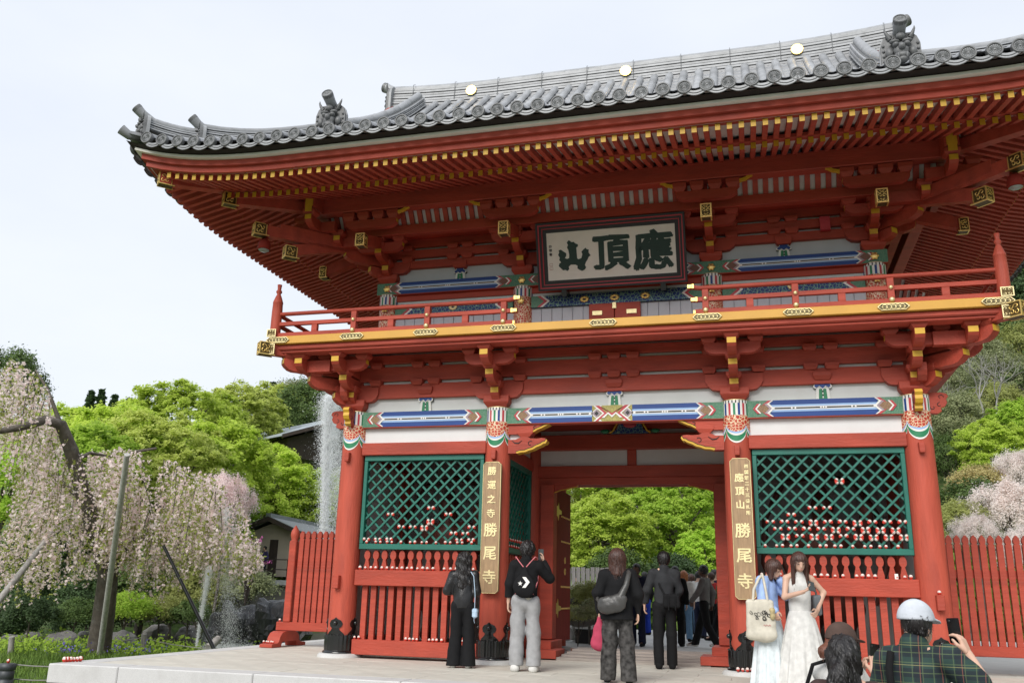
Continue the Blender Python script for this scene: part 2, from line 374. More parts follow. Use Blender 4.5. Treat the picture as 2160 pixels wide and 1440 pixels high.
# ---- head ties, plaster, painted beams of the lower storey
def painted_beam(x0, x1, z0, z1, y, parent, dep=.18, mid=False, end=.33):
    bm = B(); bm.box(x0, x1, y, y+dep, z0, z1, SPKG); bm.box(x0, x1, y+.003, y+dep, z0-.012, z0, RED)
    o = bm.obj('painted_beam', parent)
    h = z1-z0; p = B(); zc = (z0+z1)/2
    def poly(pts, m, l): p.add([(x, y-.0025*l, z) for x, z in pts], [tuple(range(len(pts)))], m)
    def field(xa, xb):
        poly([(xa, z0), (xb, z0), (xb, z1), (xa, z1)], BLU, 1)
        poly([(xa, zc-h*.21), (xb, zc-h*.21), (xb, zc+h*.21), (xa, zc+h*.21)], LBLU, 2)
        poly([(xa, zc-h*.095), (xb, zc-h*.095), (xb, zc+h*.095), (xa, zc+h*.095)], PWHT, 3)
        poly([(xa+.06, zc-h*.042), (xb-.06, zc-h*.042), (xb-.06, zc+h*.042), (xa+.06, zc+h*.042)], PBLK, 4)
        xm = (xa+xb)/2
        for g, cnt in ((0, 2), (-.28, 1), (.28, 1)):
            for s in (-1, 1) if cnt == 1 else (-1, 0, 1):
                c = xm+g*(xb-xa)+s*.035*(1 if cnt == 2 else .7)
                poly([(c+h*.052*cos(a*pi/4), zc+h*.052*sin(a*pi/4)) for a in range(8)], PWHT, 5)
    def chev(x, s):
        "chevron group whose point faces +s; x is where the blue field begins"
        q = lambda pts, m, l: poly([(x+s*a, zc+bb*h/2) for a, bb in pts], m, l)
        t = .045
        q([(0, -.98), (-.16, -.98), (-.16, .98), (0, .98)], SPKG, 2)
        for sg in (1, -1):
            q([(.02, sg*.97), (-.03, sg*.97), (-.15, sg*.25), (-.10, sg*.25)], PRED, 4); q([(.045, sg*.97), (.02, sg*.97), (-.10, sg*.25), (-.075, sg*.25)], PWHT, 4)
            q([(.055, 0), (-.02, sg*.62), (-.055, sg*.62), (.02, 0)], PWHT, 6); q([(.02, 0), (-.055, sg*.62), (-.085, sg*.55), (-.015, 0)], mats_mauve, 6)
            q([(-.25, 0), (-.19, sg*.6), (-.155, sg*.6), (-.215, 0)], PRED, 5); q([(-.215, 0), (-.155, sg*.6), (-.13, sg*.6), (-.19, 0)], PWHT, 5)
        q([(-.19, 0), (-.145, .45), (-.06, .45), (-.015, 0), (-.06, -.45), (-.145, -.45)], SPKB, 5)
    if not mid:
        field(x0+end, x1-end); chev(x0+end, 1); chev(x1-end, -1)
    else:
        xm = (x0+x1)/2; field(x0+end+.03, xm-.30); field(xm+.30, x1-end-.03); chev(x0+end+.03, 1); chev(x1-end-.03, -1)
        poly([(xm-.31, z0), (xm+.31, z0), (xm+.31, z1), (xm-.31, z1)], SPKY, 2)
        for s in (-1, 1):
            q = lambda pts, m, l: poly([(xm+s*a, zc+bb*h/2) for a, bb in pts], m, l)
            q([(.31, 0), (.24, .55), (.17, 0), (.24, -.55)], mats_mauve, 4); q([(.275, 0), (.24, .3), (.205, 0), (.24, -.3)], PBLK, 5)
            for sg in (1, -1):
                q([(.33, sg*.0), (.20, sg*.98), (.155, sg*.98), (.285, 0)], PWHT, 3); q([(.12, 0), (.26, sg*.98), (.22, sg*.98), (.075, 0)], PRED, 4); q([(.15, 0), (.29, sg*.98), (.26, sg*.98), (.12, 0)], PWHT, 4)
            q([(0, -.55), (.06, -.1), (.12, -.6), (.16, -.55), (.06, .12), (0, -.3)], PWHT, 6); q([(0, -.28), (.06, .14), (.2, .98), (.245, .98), (.075, .3), (0, 0.)], PRED, 5)
    p.obj('painted_pattern', o)
    return o
mats_mauve = mat('mauve_paint', (.35, .27, .30), .5, .1, 6)
for (x0, x1), mid in (((CX[0]+.17, CX[1]-.17), 0), ((CX[1]+.17, CX[2]-.17), 1), ((CX[2]+.17, CX[3]-.17), 0)):
    painted_beam(x0, x1, 3.583, 3.83, -.12, G, mid=mid)
for (x0, x1) in BAYS:
    bevelled(B().box(x0-.05, x1+.05, -.13, .1, 3.118, 3.32, RED).mesh('lintel_beam'), .01)
    put(bevelled(B().box(x0-.04, x1+.04, -.13, .1, 3.12, 3.32, RED).mesh('lintel_beam'), .01), 'lintel_beam', G)
    B().box(x0-.04, x1+.04, -.03, .05, 3.32, 3.575, WHT).obj('plaster_panel', G)
# plaster and through-beams above the painted beams
B().box(CX[0], CX[3], -.02, .06, 3.83, 4.95, WHT).obj('plaster_panel', G)
for z0, z1 in ((4.06, 4.30), (4.357, 4.597), (4.655, 4.80)):
    put(bevelled(B().box(CX[0]-.1, CX[3]+.1, -.1, .08, z0, z1, RED).mesh('through_beam'), .006), 'through_beam', G)
# ---- bracket pieces
def block(w0, w1, h, m=RED):
    b = B(); b.frus(0, 0, 0, h*.45, w0, w0, w1, w1, m); b.box(-w1/2, w1/2, -w1/2, w1/2, h*.45, h, m); return b.mesh('bearing_block')
daitoM = bevelled(block(.29, .42, .19), .006); masuM = bevelled(block(.14, .215, .105), .004); masuS = bevelled(block(.15, .2, .1), .004)
def arm_mesh(L, h=.19, nose=.085, w=.13, gold=True):
    "arm along -y: root at y=0, tip at y=-L, top at z=0, boat-shaped underside, gilt-yellow tip"
    pr = [(.1, 0), (-L, 0), (-L, -nose), (-L+.03, -nose-.04), (-L+.09, -h+.02), (-L+.16, -h), (.1, -h)]
    b = B(); b.prism(pr, 'x', -w/2, w/2, RED)
    if gold: b.box(-w/2+.002, w/2-.002, -L-.004, -L+.004, -nose+.002, -.002, YEL)
    return b.mesh('bracket_arm')
def cross_arm(W_, h=.17, w=.12, gold=True):
    pr = [(-W_, 0), (W_, 0), (W_, -h*.45), (W_-.03, -h*.7), (W_-.1, -h*.95), (W_-.18, -h), (-W_+.18, -h), (-W_+.1, -h*.95), (-W_+.03, -h*.7), (-W_, -h*.45)]
    b = B(); b.prism(pr, 'y', -w/2, w/2, RED)
    if gold:
        for s in (-1, 1): b.box(s*W_-.003, s*W_+.003, -w/2+.004, w/2-.004, -h*.45, -.004, YEL)
    return b.mesh('cross_arm')
LA = [arm_mesh(L) for L in (.31, .63, .96)]; LZ = (4.14, 4.36, 4.59)
wallarmM = bevelled(cross_arm(.42, .25, .12, False), .004); latM = bevelled(cross_arm(.40, .17, .12), .004)
DIAG = [arm_mesh(L*1.38, w=.14) for L in (.31, .63, .96)]
def lower_set(x, y, side=0):
    S = empty('bracket_set', (x, y, 0), parent=G)
    put(daitoM, 'bearing_block', S, (0, 0, 3.84)); put(wallarmM, 'cross_arm', S, (0, -.08, 4.25))
    for k in range(3):
        put(LA[k], 'bracket_arm', S, (0, 0, LZ[k])); put(masuM, 'bearing_block', S, (0, -(.31, .63, .96)[k]+.085, LZ[k]))
    for s in (-1, 1):
        for z in (4.27, 4.565): put(masuS, 'bearing_block', S, (s*.36, -.062, z))
    put(latM, 'cross_arm', S, (0, -.60, 4.60))
    for s in (-1, 1): put(masuM, 'bearing_block', S, (s*.33, -.60, 4.60))
    if side:
        for k in range(3):
            put(LA[k], 'bracket_arm', S, (0, 0, LZ[k]-.001), side*pi/2)       # out to the side
            put(masuM, 'bearing_block', S, (side*((.31, .63, .96)[k]-.085), 0, LZ[k]-.001), side*pi/2)
            put(DIAG[k], 'bracket_arm', S, (0, 0, LZ[k]-.002), side*pi/4)
            d = (.31, .63, .96)[k]*1.38-.1
            put(masuM, 'bearing_block', S, (side*d*.7071, -d*.7071, LZ[k]-.002), pi/4)
        put(latM, 'cross_arm', S, (side*.60, 0, 4.598), pi/2); put(wallarmM, 'cross_arm', S, (side*.08, 0, 4.248), pi/2)
        # arms of the crossing tiers that run out past the corner
        put(LA[1], 'bracket_arm', S, (side*.665, -.3, 4.592)); put(masuM, 'bearing_block', S, (side*.665, -.84, 4.592))
        put(LA[1], 'bracket_arm', S, (side*.3, -.665, 4.594), side*pi/2); put(masuM, 'bearing_block', S, (side*.84, -.665, 4.594), side*pi/2)
    return S
for i, x in enumerate(CX): lower_set(x, 0, -1 if i == 0 else (1 if i == 3 else 0))
# struts between the columns with blocks over them
def strut(x, y, z0, z1, parent, w=.1):
    b = B(); p = lambda pts, m, l: b.add([(q, -.04-.002*l, z) for q, z in pts], [tuple(range(len(pts)))], m)
    b.prism([(-w, z0), (w, z0), (w*.8, z1-.02), (-w*.8, z1-.02)], 'y', -.04, .02, PWHT)
    zt = z1-.13*(z1-z0)/.29
    p([(-w*.62, z0), (w*.62, z0), (w*.5, zt), (-w*.5, zt)], PGRN, 1)
    for k in range(5): z = z0+(zt-z0)*(.15+.17*k); p([(-.008, z), (.008, z), (.008, z+.03), (-.008, z+.03)], PBLK if k % 2 else PWHT, 2)
    h = z1-zt
    cap = [(-w*.85, z1), (w*.85, z1), (w*.75, z1-h*.3), (w*1.25, z1-h*.62), (w*1.3, z1-h*.85), (w*1.0, z1-h*1.0), (w*.5, z1-h*.75), (0, z1-h*1.1), (-w*.5, z1-h*.75), (-w*1.0, z1-h), (-w*1.3, z1-h*.85), (-w*1.25, z1-h*.62), (-w*.75, z1-h*.3)]
    b.prism(cap, 'y', -.052, .0, PBLK, PWHT); b.prism([(q*.86, z1+(z-z1)*.86-.004) for q, z in cap], 'y', -.056, -.04, BLU)
    o = b.obj('painted_strut', parent, (x, y, 0)); put(bevelled(block(.2, .26, .12), .005), 'bearing_block', o, (0, 0, z1-.01)); return o
for x, n in ((-3.08, 2), (0.03, 3), (3.09, 2)):
    strut(x, -.02, 3.83, 4.125, G)
    for z in (4.27, 4.565):
        for k in range(n): put(masuS, 'bearing_block', G, (x+(k-(n-1)/2)*.297, -.06, z))
# tie ends at the corner columns: carved nose with yellow edge
def kibana():
    b = B(); pr = [(-.02, -.14), (.12, -.15), (.17, -.12), (.16, -.07), (.22, -.05), (.25, .0), (.24, .05), (.27, .09), (.25, .13), (.18, .15), (-.02, .15)]
    b.prism(pr, 'y', -.055, .055, RED)
    for y in (-.057, .057):
        for cx, cz, r, a0 in ((.17, .08, .045, 0), (.15, -.03, .04, 1.5), (.06, -.06, .04, 3)):
            b.tube([(cx+r*(1-.1*t)*cos(a0+t*.55), y, cz+r*(1-.1*t)*sin(a0+t*.55)) for t in range(9)], .005, PBLK, 5)
    ed = [(.12, -.152), (.17, -.122), (.16, -.07), (.22, -.052), (.252, .0), (.242, .05), (.272, .09), (.252, .132), (.18, .152)]
    vs = [(x, -.05, z) for x, z in ed]+[(x, .05, z) for x, z in ed]; n = len(ed)
    b.add([(x+.003, y, z) for x, y, z in vs], [[i, i+1, n+i+1, n+i] for i in range(n-1)], YEL)
    return b.mesh('carved_tie_end')
kibM = kibana()
for s, x in ((-1, CX[0]), (1, CX[3])):
    put(kibM, 'carved_tie_end', G, (x+s*.17, 0, 3.735), 0 if s > 0 else pi); put(kibM, 'carved_tie_end', G, (x, -.16, 3.735), -pi/2)
# carved cloud brackets at the middle bay
def cloud_bracket():
    b = B()
    lo = [(0, 3.118), (.14, 3.118), (.20, 3.135), (.28, 3.14), (.34, 3.165), (.40, 3.18), (.46, 3.215), (.53, 3.24), (.565, 3.265), (.60, 3.27), (.625, 3.31), (.60, 3.345), (.54, 3.352), (.46, 3.345), (.36, 3.35), (.27, 3.40), (.12, 3.335), (0, 3.332)]
    b.prism(lo, 'y', -.085, .085, RED)
    up = [(0, 3.42), (.30, 3.42), (.37, 3.44), (.42, 3.46), (.47, 3.49), (.53, 3.51), (.58, 3.535), (.66, 3.57), (0, 3.57)]
    b.prism(up, 'y', -.085, .085, RED); b.frus(.27, 0, 3.375, 3.435, .15, .17, .26, .2, RED); b.box(.14, .40, -.1, .1, 3.435, 3.49, RED)
    def edge(pts, t):
        n = len(pts); inn = [(x-.012, z+t) for x, z in pts]
        vs = [(x+.004, -.088, z-.004) for x, z in pts]+[(x+.004, .088, z-.004) for x, z in pts]+[(x, -.088, z) for x, z in inn]
        b.add(vs, [[i, i+1, n+i+1, n+i] for i in range(n-1)]+[[i, i+1, 2*n+i+1, 2*n+i] for i in range(n-1)], YEL)
        b.tube([(x, -.089, z) for x, z in inn], .005, PBLK, 5)
    edge(lo[1:11], .028); edge(up[1:8], .022)
    for cx, cz, r in ((.36, 3.265, .045), (.43, 3.515, .03)):
        b.tube([(cx+r*(1-.07*t)*cos(.8+t*.5), -.089, cz+r*(1-.07*t)*sin(.8+t*.5)) for t in range(10)], .0055, PBLK, 5)
    b.tube([(.06, -.089, 3.32), (.11, -.089, 3.28), (.17, -.089, 3.275), (.23, -.089, 3.32)], [.003, .009, .01, .003], PBLK, 6)
    return b.mesh('cloud_bracket')
clM = cloud_bracket()
put(clM, 'cloud_bracket', G, (CX[1]+.185, 0, 0)); o = put(clM, 'cloud_bracket', G, (CX[2]-.185, 0, 0)); o.scale = (-1, 1, 1)
B().box(CX[1]+.185, CX[1]+.45, -.02, .03, 3.33, 3.43, WHT).obj('plaster_panel', G); B().box(CX[2]-.45, CX[2]-.185, -.02, .03, 3.33, 3.43, WHT).obj('plaster_panel', G)
# ---- inside of the lower storey: passage, door, niches
def bx(name, *a, c=.008, parent=G): return put(bevelled(B().box(*a).mesh(name), c) if c else B().box(*a).mesh(name), name, parent)
bx('lintel_beam', CX[1], CX[2], 2.08, 2.32, 3.02, 3.22, RED); bx('door_head', CX[1]+.2, CX[2]-.2, 2.12, 2.28, 2.89, 3.02, RED)
bx('passage_beam', CX[1], CX[2], 2.0, 2.3, 3.50, 3.76, RED); bx('plaster_panel', CX[1], CX[2], 2.17, 2.24, 3.22, 3.50, WHT, c=0)
bx('short_post', -.08, .08, 2.12, 2.26, 3.22, 3.5, RED); bx('plaster_panel', CX[1], CX[2], 2.17, 2.24, 3.76, 4.3, WHT, c=0)
for z in (3.86, 4.08): bx('through_beam', CX[1], CX[2], 2.1, 2.26, z, z+.14, RED)
for s in (-1, 1):
    bx('door_jamb', *sorted((s*1.385, s*1.62)), 2.06, 2.36, .28, 2.89, RED); bx('jamb_panel', *sorted((s*1.62, s*1.70)), 2.12, 2.28, .28, 3.02, RED)
    bx('door_plinth', *sorted((s*1.29, s*1.66)), 1.55, 2.45, .03, .27, RED); bx('door_plinth', *sorted((s*1.13, s*1.64)), 1.2, 1.9, .02, .15, RED)
    # corner brackets under the lintel with a gilt edge
    bp = B(); pr = [(0, 0), (.42, 0), (.40, -.03), (.28, -.05), (.2, -.075), (.1, -.09), (0, -.13)]
    bp.prism([(x*-s+s*1.385, z+2.89) for x, z in pr], 'y', 2.14, 2.26, RED); bp.tube([(x*-s+s*1.385, 2.14, z+2.885) for x, z in pr[1:]], .009, YEL, 5); bp.obj('lintel_bracket', G)
    # door leaf swung inward, with its fittings
    D = empty('door_leaf', (s*1.40, 2.36, 0), 0, G)
    xs = sorted((0, s*.08)); B().box(xs[0], xs[1], 0, 1.32, .22, 2.87, DRED).obj('leaf_panel', D)
    xi = -s*.004 if True else 0
    def fit(g): g.obj('door_fitting', D)
    for z in (2.46, .78):
        g = B()
        pts = [(.0, -.09), (.10, -.09), (.16, -.16), (.20, -.05), (.42, -.03), (.42, .03), (.20, .05), (.16, .16), (.10, .09), (0, .09)]
        g.prism([(y+.02, z+q) for y, q in pts], 'x', -.004 if s < 0 else -.012, .012 if s < 0 else .004, GOLD); fit(g)
    for z in (1.95, 1.15, 2.4, .77):
        for k in range(7): g = B(); g.ball((0, .48+k*.12, z), .02, GOLD, 6, 4); fit(g)
    for z in (1.62, 1.42):
        g = B(); g.tube([(0, .8+.05*cos(t*.7), z+.05*sin(t*.7)) for t in range(10)], .012, GOLD, 6); fit(g)
# frog-leg strut, painted
b = B()
b.prism([(-.32, 3.76), (-.25, 3.80), (-.19, 3.93), (-.1, 4.0), (.1, 4.0), (.19, 3.93), (.25, 3.80), (.32, 3.76)], 'y', 1.92, 2.02, SPKA)
b.tube([(-.36, 1.93, 3.77), (-.30, 1.92, 3.80), (-.23, 1.92, 3.93), (-.13, 1.92, 3.99)], .018, YEL, 6); b.tube([(.36, 1.93, 3.77), (.30, 1.92, 3.80), (.23, 1.92, 3.93), (.13, 1.92, 3.99)], .018, YEL, 6)
b.ball((0, 1.92, 3.91), (.12, .02, .06), PRED, 10, 6)
for s in (-1, 1): b.ball((s*.44, 1.94, 3.80), (.08, .03, .04), PGRN, 8, 5)
b.obj('painted_frog_strut', G)
# niche walls and ceilings; outer end walls; back wall with its opening
NICHE = mat('niche_plaster_shade', (.30, .29, .28), .8, .06, 3)  # white plaster coloured grey, so the niche's shade sits in the paint
for s in (-1, 1):
    xs = sorted((s*1.86, s*4.30))
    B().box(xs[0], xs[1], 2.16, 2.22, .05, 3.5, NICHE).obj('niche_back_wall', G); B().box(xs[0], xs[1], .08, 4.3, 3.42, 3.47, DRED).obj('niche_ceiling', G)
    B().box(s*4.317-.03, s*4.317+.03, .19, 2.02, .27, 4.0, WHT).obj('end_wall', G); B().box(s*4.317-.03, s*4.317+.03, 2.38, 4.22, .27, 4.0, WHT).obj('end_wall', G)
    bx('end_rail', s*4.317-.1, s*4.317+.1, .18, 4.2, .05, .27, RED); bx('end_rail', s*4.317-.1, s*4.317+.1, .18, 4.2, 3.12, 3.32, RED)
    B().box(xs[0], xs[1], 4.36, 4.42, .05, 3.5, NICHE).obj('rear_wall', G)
    B().box(s*1.84-.03, s*1.84+.03, 2.4, 4.2, .27, 3.5, RED).obj('passage_wall', G)
    B().box(s*1.84-.03, s*1.84+.03, .2, 4.2, 3.2, 4.3, WHT).obj('plaster_panel', G); bx('passage_beam', s*1.84-.09, s*1.84+.09, .2, 4.2, 3.12, 3.32, RED)
bx('passage_beam', CX[1], CX[2], 4.28, 4.5, 3.12, 3.5, RED)
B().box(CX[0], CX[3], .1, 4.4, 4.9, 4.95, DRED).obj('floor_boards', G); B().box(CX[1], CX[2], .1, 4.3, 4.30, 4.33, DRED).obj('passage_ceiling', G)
for k in range(6): bx('ceiling_joist', -1.84+.3+k*.62, -1.84+.38+k*.62, .1, 4.2, 4.22, 4.30, RED, c=0)
B().box(CX[0], CX[3], 4.34, 4.42, 3.5, 4.95, WHT).obj('plaster_panel', G)
# ---- balcony
EX, EY = 5.42, -1.13                    # outer edge
def ring(name, x, yf, yb, z0, z1, w, m, c=.006, parent=G):
    "four beams round the building: front, back and both ends (outer faces at +-x, yf, yb)"
    put(bevelled(B().box(-x, x, yf, yf+w, z0, z1, m).mesh(name), c), name, parent); put(bevelled(B().box(-x, x, yb-w, yb, z0, z1, m).mesh(name), c), name, parent)
    for s in (-1, 1): put(bevelled(B().box(*sorted((s*x, s*(x-w))), yf+w, yb-w, z0, z1, m).mesh(name), c), name, parent)
YBK = 4.4-EY
ring('edge_band', EX, EY, YBK, 4.79, 4.915, .12, OCH); ring('edge_beam', EX-.06, EY+.06, YBK-.06, 4.70, 4.79, .30, RED, .02); ring('edge_beam', EX-.10, EY+.10, YBK-.10, 4.66, 4.70, .24, RED, .012)
ring('inner_beam', EX-.44, EY+.44, YBK-.44, 4.705, 4.80, .14, RED, .01); ring('ceiling_board', EX-.15, EY+.15, YBK-.15, 4.84, 4.87, .98, RED, 0.)
B().box(-EX+.1, EX-.1, EY+.1, YBK-.1, 4.88, 4.915, RED).obj('balcony_floor', G)
for s in (-1, 1): 
    put(bevelled(B().box(-.07, .07, -1.72, 0, 4.62, 4.80, RED).mesh('corner_beam'), .006), 'corner_beam', G, (s*4.317, 0, 0), s*pi/4)
def scroll(b, cx, cz, r, a0, sg, y, m, t=.006, n=10):
    b.tube([(cx+r*(1-.08*k)*cos(a0+sg*k*.62), y, cz+r*(1-.08*k)*sin(a0+sg*k*.62)) for k in range(n)], t, m, 4)
BRZ = mat('dark_bronze', (.10, .065, .02), .5, .2, 20, metal=.6)
def openwork(w, h, m=GOLD, t=.013):
    b = B(); b.box(-w/2, w/2, -.004, .004, -h/2, h/2, BRZ)
    b.box(-w/2, w/2, -.012, .002, h/2-t, h/2, m); b.box(-w/2, w/2, -.012, .002, -h/2, -h/2+t, m)
    b.box(-w/2, -w/2+t, -.012, .002, -h/2+t, h/2-t, m); b.box(w/2-t, w/2, -.012, .002, -h/2+t, h/2-t, m)
    q = min(w, h)*.22; nz = max(1, int(round(h/w*1.1)))
    for i in range(nz+1):
        cz = -h/2+t+(h-2*t)*(i+.5)/(nz+1)
        for s in (-1, 1): scroll(b, s*q*.95, cz, q*.8, 0 if s > 0 else pi, s*(1 if i % 2 else -1), -.008, m, t*.45)
    return b.mesh('openwork_plate')
capM = openwork(.135, .20); capL = openwork(.16, .20); capS = openwork(.15, .17)
def cap_box(b, w, h, L, m=GOLD):
    "gilt shoe over a square beam end (axis -y): frame edges and scrolls on every face"
    g = .012
    b.box(-w/2-g, w/2+g, -.012, L, -h/2-g, -h/2-.002, BRZ)
    for s in (-1, 1): b.box(*sorted((s*(w/2+.002), s*(w/2+g*.6))), -.004, L*.9, -h/2, h/2, BRZ)
    b.box(-w/2-g, w/2+g, -.014, -.004, -h/2-g, h/2+g, BRZ)
    t = .014
    def fr(y0, y1, *a): pass
    for z in (-h/2-g, h/2+g-t): b.box(-w/2-g-.003, w/2+g+.003, -.022, -.006, z-.002, z+t, m)
    for s in (-1, 1):
        b.box(*sorted((s*(w/2+g-t), s*(w/2+g+.004))), -.022, -.006, -h/2, h/2, m)
        for z in (-h/2-g-.003, h/2+g-t): b.box(*sorted((s*(w/2-.002), s*(w/2+g+.006))), -.006, L*(1.15 if z < 0 else .75), z, z+t, m)
        b.box(*sorted((s*(w/2-.002), s*(w/2+g+.006))), L*.85, L*.85+t, -h/2, h/2, m)
        for k, (yy, zz) in enumerate(((L*.25, h*.2), (L*.55, -h*.2), (L*.25, -h*.22), (L*.6, h*.2))):
            vs = [(s*(w/2+g*.75), yy+.035*(1-.08*i)*cos(k+i*.65), zz+.035*(1-.08*i)*sin(k+i*.65)) for i in range(9)]; b.tube(vs, .0085, m, 4)
    for i in range(3):
        for s in (-1, 1): scroll(b, s*w*.2, -h/2+h*(i+.5)/3, .03, 0 if s > 0 else pi, s*(1 if i % 2 else -1), -.018, m, .006)
    return b
cbS = cap_box(B(), .14, .18, .2).mesh('gilt_cap'); cbM = cap_box(B(), .13, .19, .12).mesh('gilt_cap')
for s in (-1, 1):
    o = put(cbS, 'gilt_cap', G, (s*(4.317+1.72*.7071), -1.72*.7071, 4.71), s*pi/4)
    put(openwork(.13, .17, GOLDP), 'gilt_cap', G, (s*(EX-.06), EY-.03, 4.70)); put(openwork(.16, .13, GOLDP), 'gilt_cap', G, (s*(EX-.03), EY-.012, 4.975))
def oval_fit(w=.40, h=.085):
    b = B(); pts = [(-w/2, 0), (-w/2+.05, h/2), (w/2-.05, h/2), (w/2, 0), (w/2-.05, -h/2), (-w/2+.05, -h/2)]
    b.prism(pts, 'y', -.004, .004, DARK); b.tube([(x, -.008, z) for x, z in pts+pts[:1]], .010, GOLDP, 5, cap=False)
    n = 5
    for k in range(n):
        cx = -w/2+.06+(w-.12)*(k+.5)/n
        b.tube([(cx+.034*cos(t*pi/5), -.009, .028*sin(t*pi/5)) for t in range(11)], .0065, GOLDP, 4, cap=False)
    b.tube([(-w/2+.03, -.01, 0), (w/2-.03, -.01, 0)], .005, GOLDP, 4)
    return b.mesh('oval_fitting')
ovM = oval_fit()
for x in (-3.97, -2.73, -1.485, 0.03, 1.525, 2.76, 3.99): put(ovM, 'oval_fitting', G, (x, EY-.006, 4.852))
for s in (-1, 1): put(ovM, 'oval_fitting', G, (s*(EX-.15), EY-.006, 4.852))
# railing
studM = B().ball((0, 0, 0), .034, GOLDP, 12, 8).mesh('gilt_stud')
RY = -1.05
postM = bevelled(B().box(-.045, .045, -.045, .045, 4.985, 5.285, RED).mesh('rail_post'), .006); spostM = bevelled(B().box(-.05, .05, -.035, .035, 4.985, 5.11, RED).mesh('short_post'), .005)
def tipM():
    b = B(); b.box(-.005, .13, -.052, .052, -.045, .045, GOLD)
    for s in (-1, 1): b.box(.10, .16, *sorted((s*.02, s*.058)), -.055, .055, GOLD)
    return bevelled(b.mesh('gilt_tip'), .006)
tpM = tipM()
for s in (-1, 1):
    R_ = empty('railing', parent=G)
    xa = s*1.30; xb = s*(EX-.02)
    B().tube([(xa, RY, 5.34), (xa+s*.12, RY, 5.318), (xa+s*.3, RY, 5.314), (xb, RY, 5.314)], .034, RED, 12).obj('top_rail', R_)
    put(bevelled(B().box(*sorted((s*1.33, xb)), RY-.03, RY+.03, 5.11, 5.175, RED).mesh('middle_rail'), .006), 'middle_rail', R_)
    put(bevelled(B().box(*sorted((s*1.36, xb)), RY-.045, RY+.045, 4.917, 4.987, RED).mesh('bottom_rail'), .006), 'bottom_rail', R_)
    for z, x in ((5.345, 1.255), (5.143, 1.30), (4.952, 1.33)):
        o = put(tpM, 'gilt_tip', R_, (s*x, RY, z), 0 if s > 0 else pi)
        o.scale = (.6, .62, .62)
    for x in (1.505, 2.74, 3.985):
        put(postM, 'rail_post', R_, (s*x, RY, 0))
        for z in (5.143, 4.985-.02): put(studM, 'gilt_stud', R_, (s*x, RY-.05, z), 0, 1.15 if z < 5 else .85)
    for x in (2.12, 3.35, 4.67): put(spostM, 'short_post', R_, (s*x, RY, 0))
    # newel with its turned finial
    B().lathe([(.085, 4.9), (.085, 5.36), (.080, 5.50), (.083, 5.505), (.083, 5.52), (.07, 5.56), (.05, 5.62), (.034, 5.655), (.03, 5.67), (.05, 5.70), (.045, 5.725), (.03, 5.74), (.032, 5.78), (.038, 5.83), (.02, 5.835)], s*(EX-.04), RY-.0, REDC, 20).obj('newel', R_)
    # return along the end of the building
    x = s*(EX-.06)
    B().tube([(x, RY, 5.318), (x, 5.4, 5.318)], .034, RED, 10).obj('top_rail', R_); bx('middle_rail', x-.03, x+.03, RY, 5.4, 5.112, 5.172, RED, parent=R_); bx('bottom_rail', x-.045, x+.045, RY+.05, 5.4, 4.918, 4.984, RED, parent=R_)
    for k in range(5): put(postM, 'rail_post', R_, (x, .2+k*1.24, 0)); put(spostM, 'short_post', R_, (x, -.42+k*1.24, 0), pi/2)
# ---- upper storey
ucolM = B().lathe([(.165, 4.9), (.165, 6.0)], 0, 0, SPKR, 28).mesh('column')
_b = B(); collar(_b, 5.80, 5.985, None, .167, 60); ucollM = _b.mesh('painted_collar')
for y in (UY, UYB):
    for x in UX:
        c = put(ucolM, 'column', G, (x, y, 0)); put(ucollM, 'painted_collar', c)
flowerM = B().ball((0, 0, 0), (.055, .02, .055), GOLD, 12, 6); 
for k in range(6): flowerM.ball((.045*cos(k*pi/3), 0, .045*sin(k*pi/3)), (.022, .014, .022), GOLD, 6, 4)
flowerM = flowerM.mesh('gilt_flower')
for a, b_ in ((0, 1), (1, 2), (2, 3)):
    x0 = UX[a] if a else UX[0]-.19; x1 = UX[b_] if b_ < 3 else UX[3]+.19
    o = painted_beam(x0+(.001 if a else 0), x1-(.001 if b_ < 3 else 0), 5.985, 6.195, UY-.14, G, .28, end=.42 if (a == 0 or b_ == 3) else .36)
for x in UX: put(flowerM, 'gilt_flower', G, (x, UY-.155, 6.09)); put(flowerM, 'gilt_flower', G, (x, UY-.20, 5.71))
for s in (-1, 1): B().box(s*4.0-.14, s*4.0+.14, UY+.14, UYB, 5.985, 6.195, SPKG).obj('side_beam', G)
for a in range(3):
    x0, x1 = UX[a]+.16, UX[a+1]-.16; o = B().box(x0, x1, UY-.1, UY+.08, 5.605, 5.80, SPKA).obj('arabesque_beam', G)
    p = B()
    for xx, s in ((x0, 1), (x1, -1)):
        q = lambda pts, m, l: p.add([(xx+s*u, UY-.1-.0025*l, 5.7025+v*.0975) for u, v in pts], [tuple(range(len(pts)))], m)
        q([(0, -1), (.2, -1), (.32, 0), (.2, 1), (0, 1)], SPKG, 1)
        for sg in (1, -1): q([(.32, 0), (.20, sg*1), (.155, sg*1), (.275, 0)], PWHT, 2); q([(.275, 0), (.155, sg*1), (.10, sg*1), (.22, 0)], PRED, 2)
    for k in ((-.0,) if a != 1 else (-.5, 0., .5)):
        for t in range(8): p.ball(((x0+x1)/2+k+.05*cos(t*pi/4), UY-.105, 5.70+.035*sin(t*pi/4)), (.032, .012, .026), GOLDP if a != 1 else GOLD, 6, 4)
    p.obj('painted_pattern', o)
bx('tie_beam', UX[0], UX[3], UY-.06, UY+.1, 5.87, 5.985, RED, c=.004)
B().box(UX[0], UX[3], UY-.02, UY+.05, 4.915, 6.9, GRYW).obj('wall_core', G)
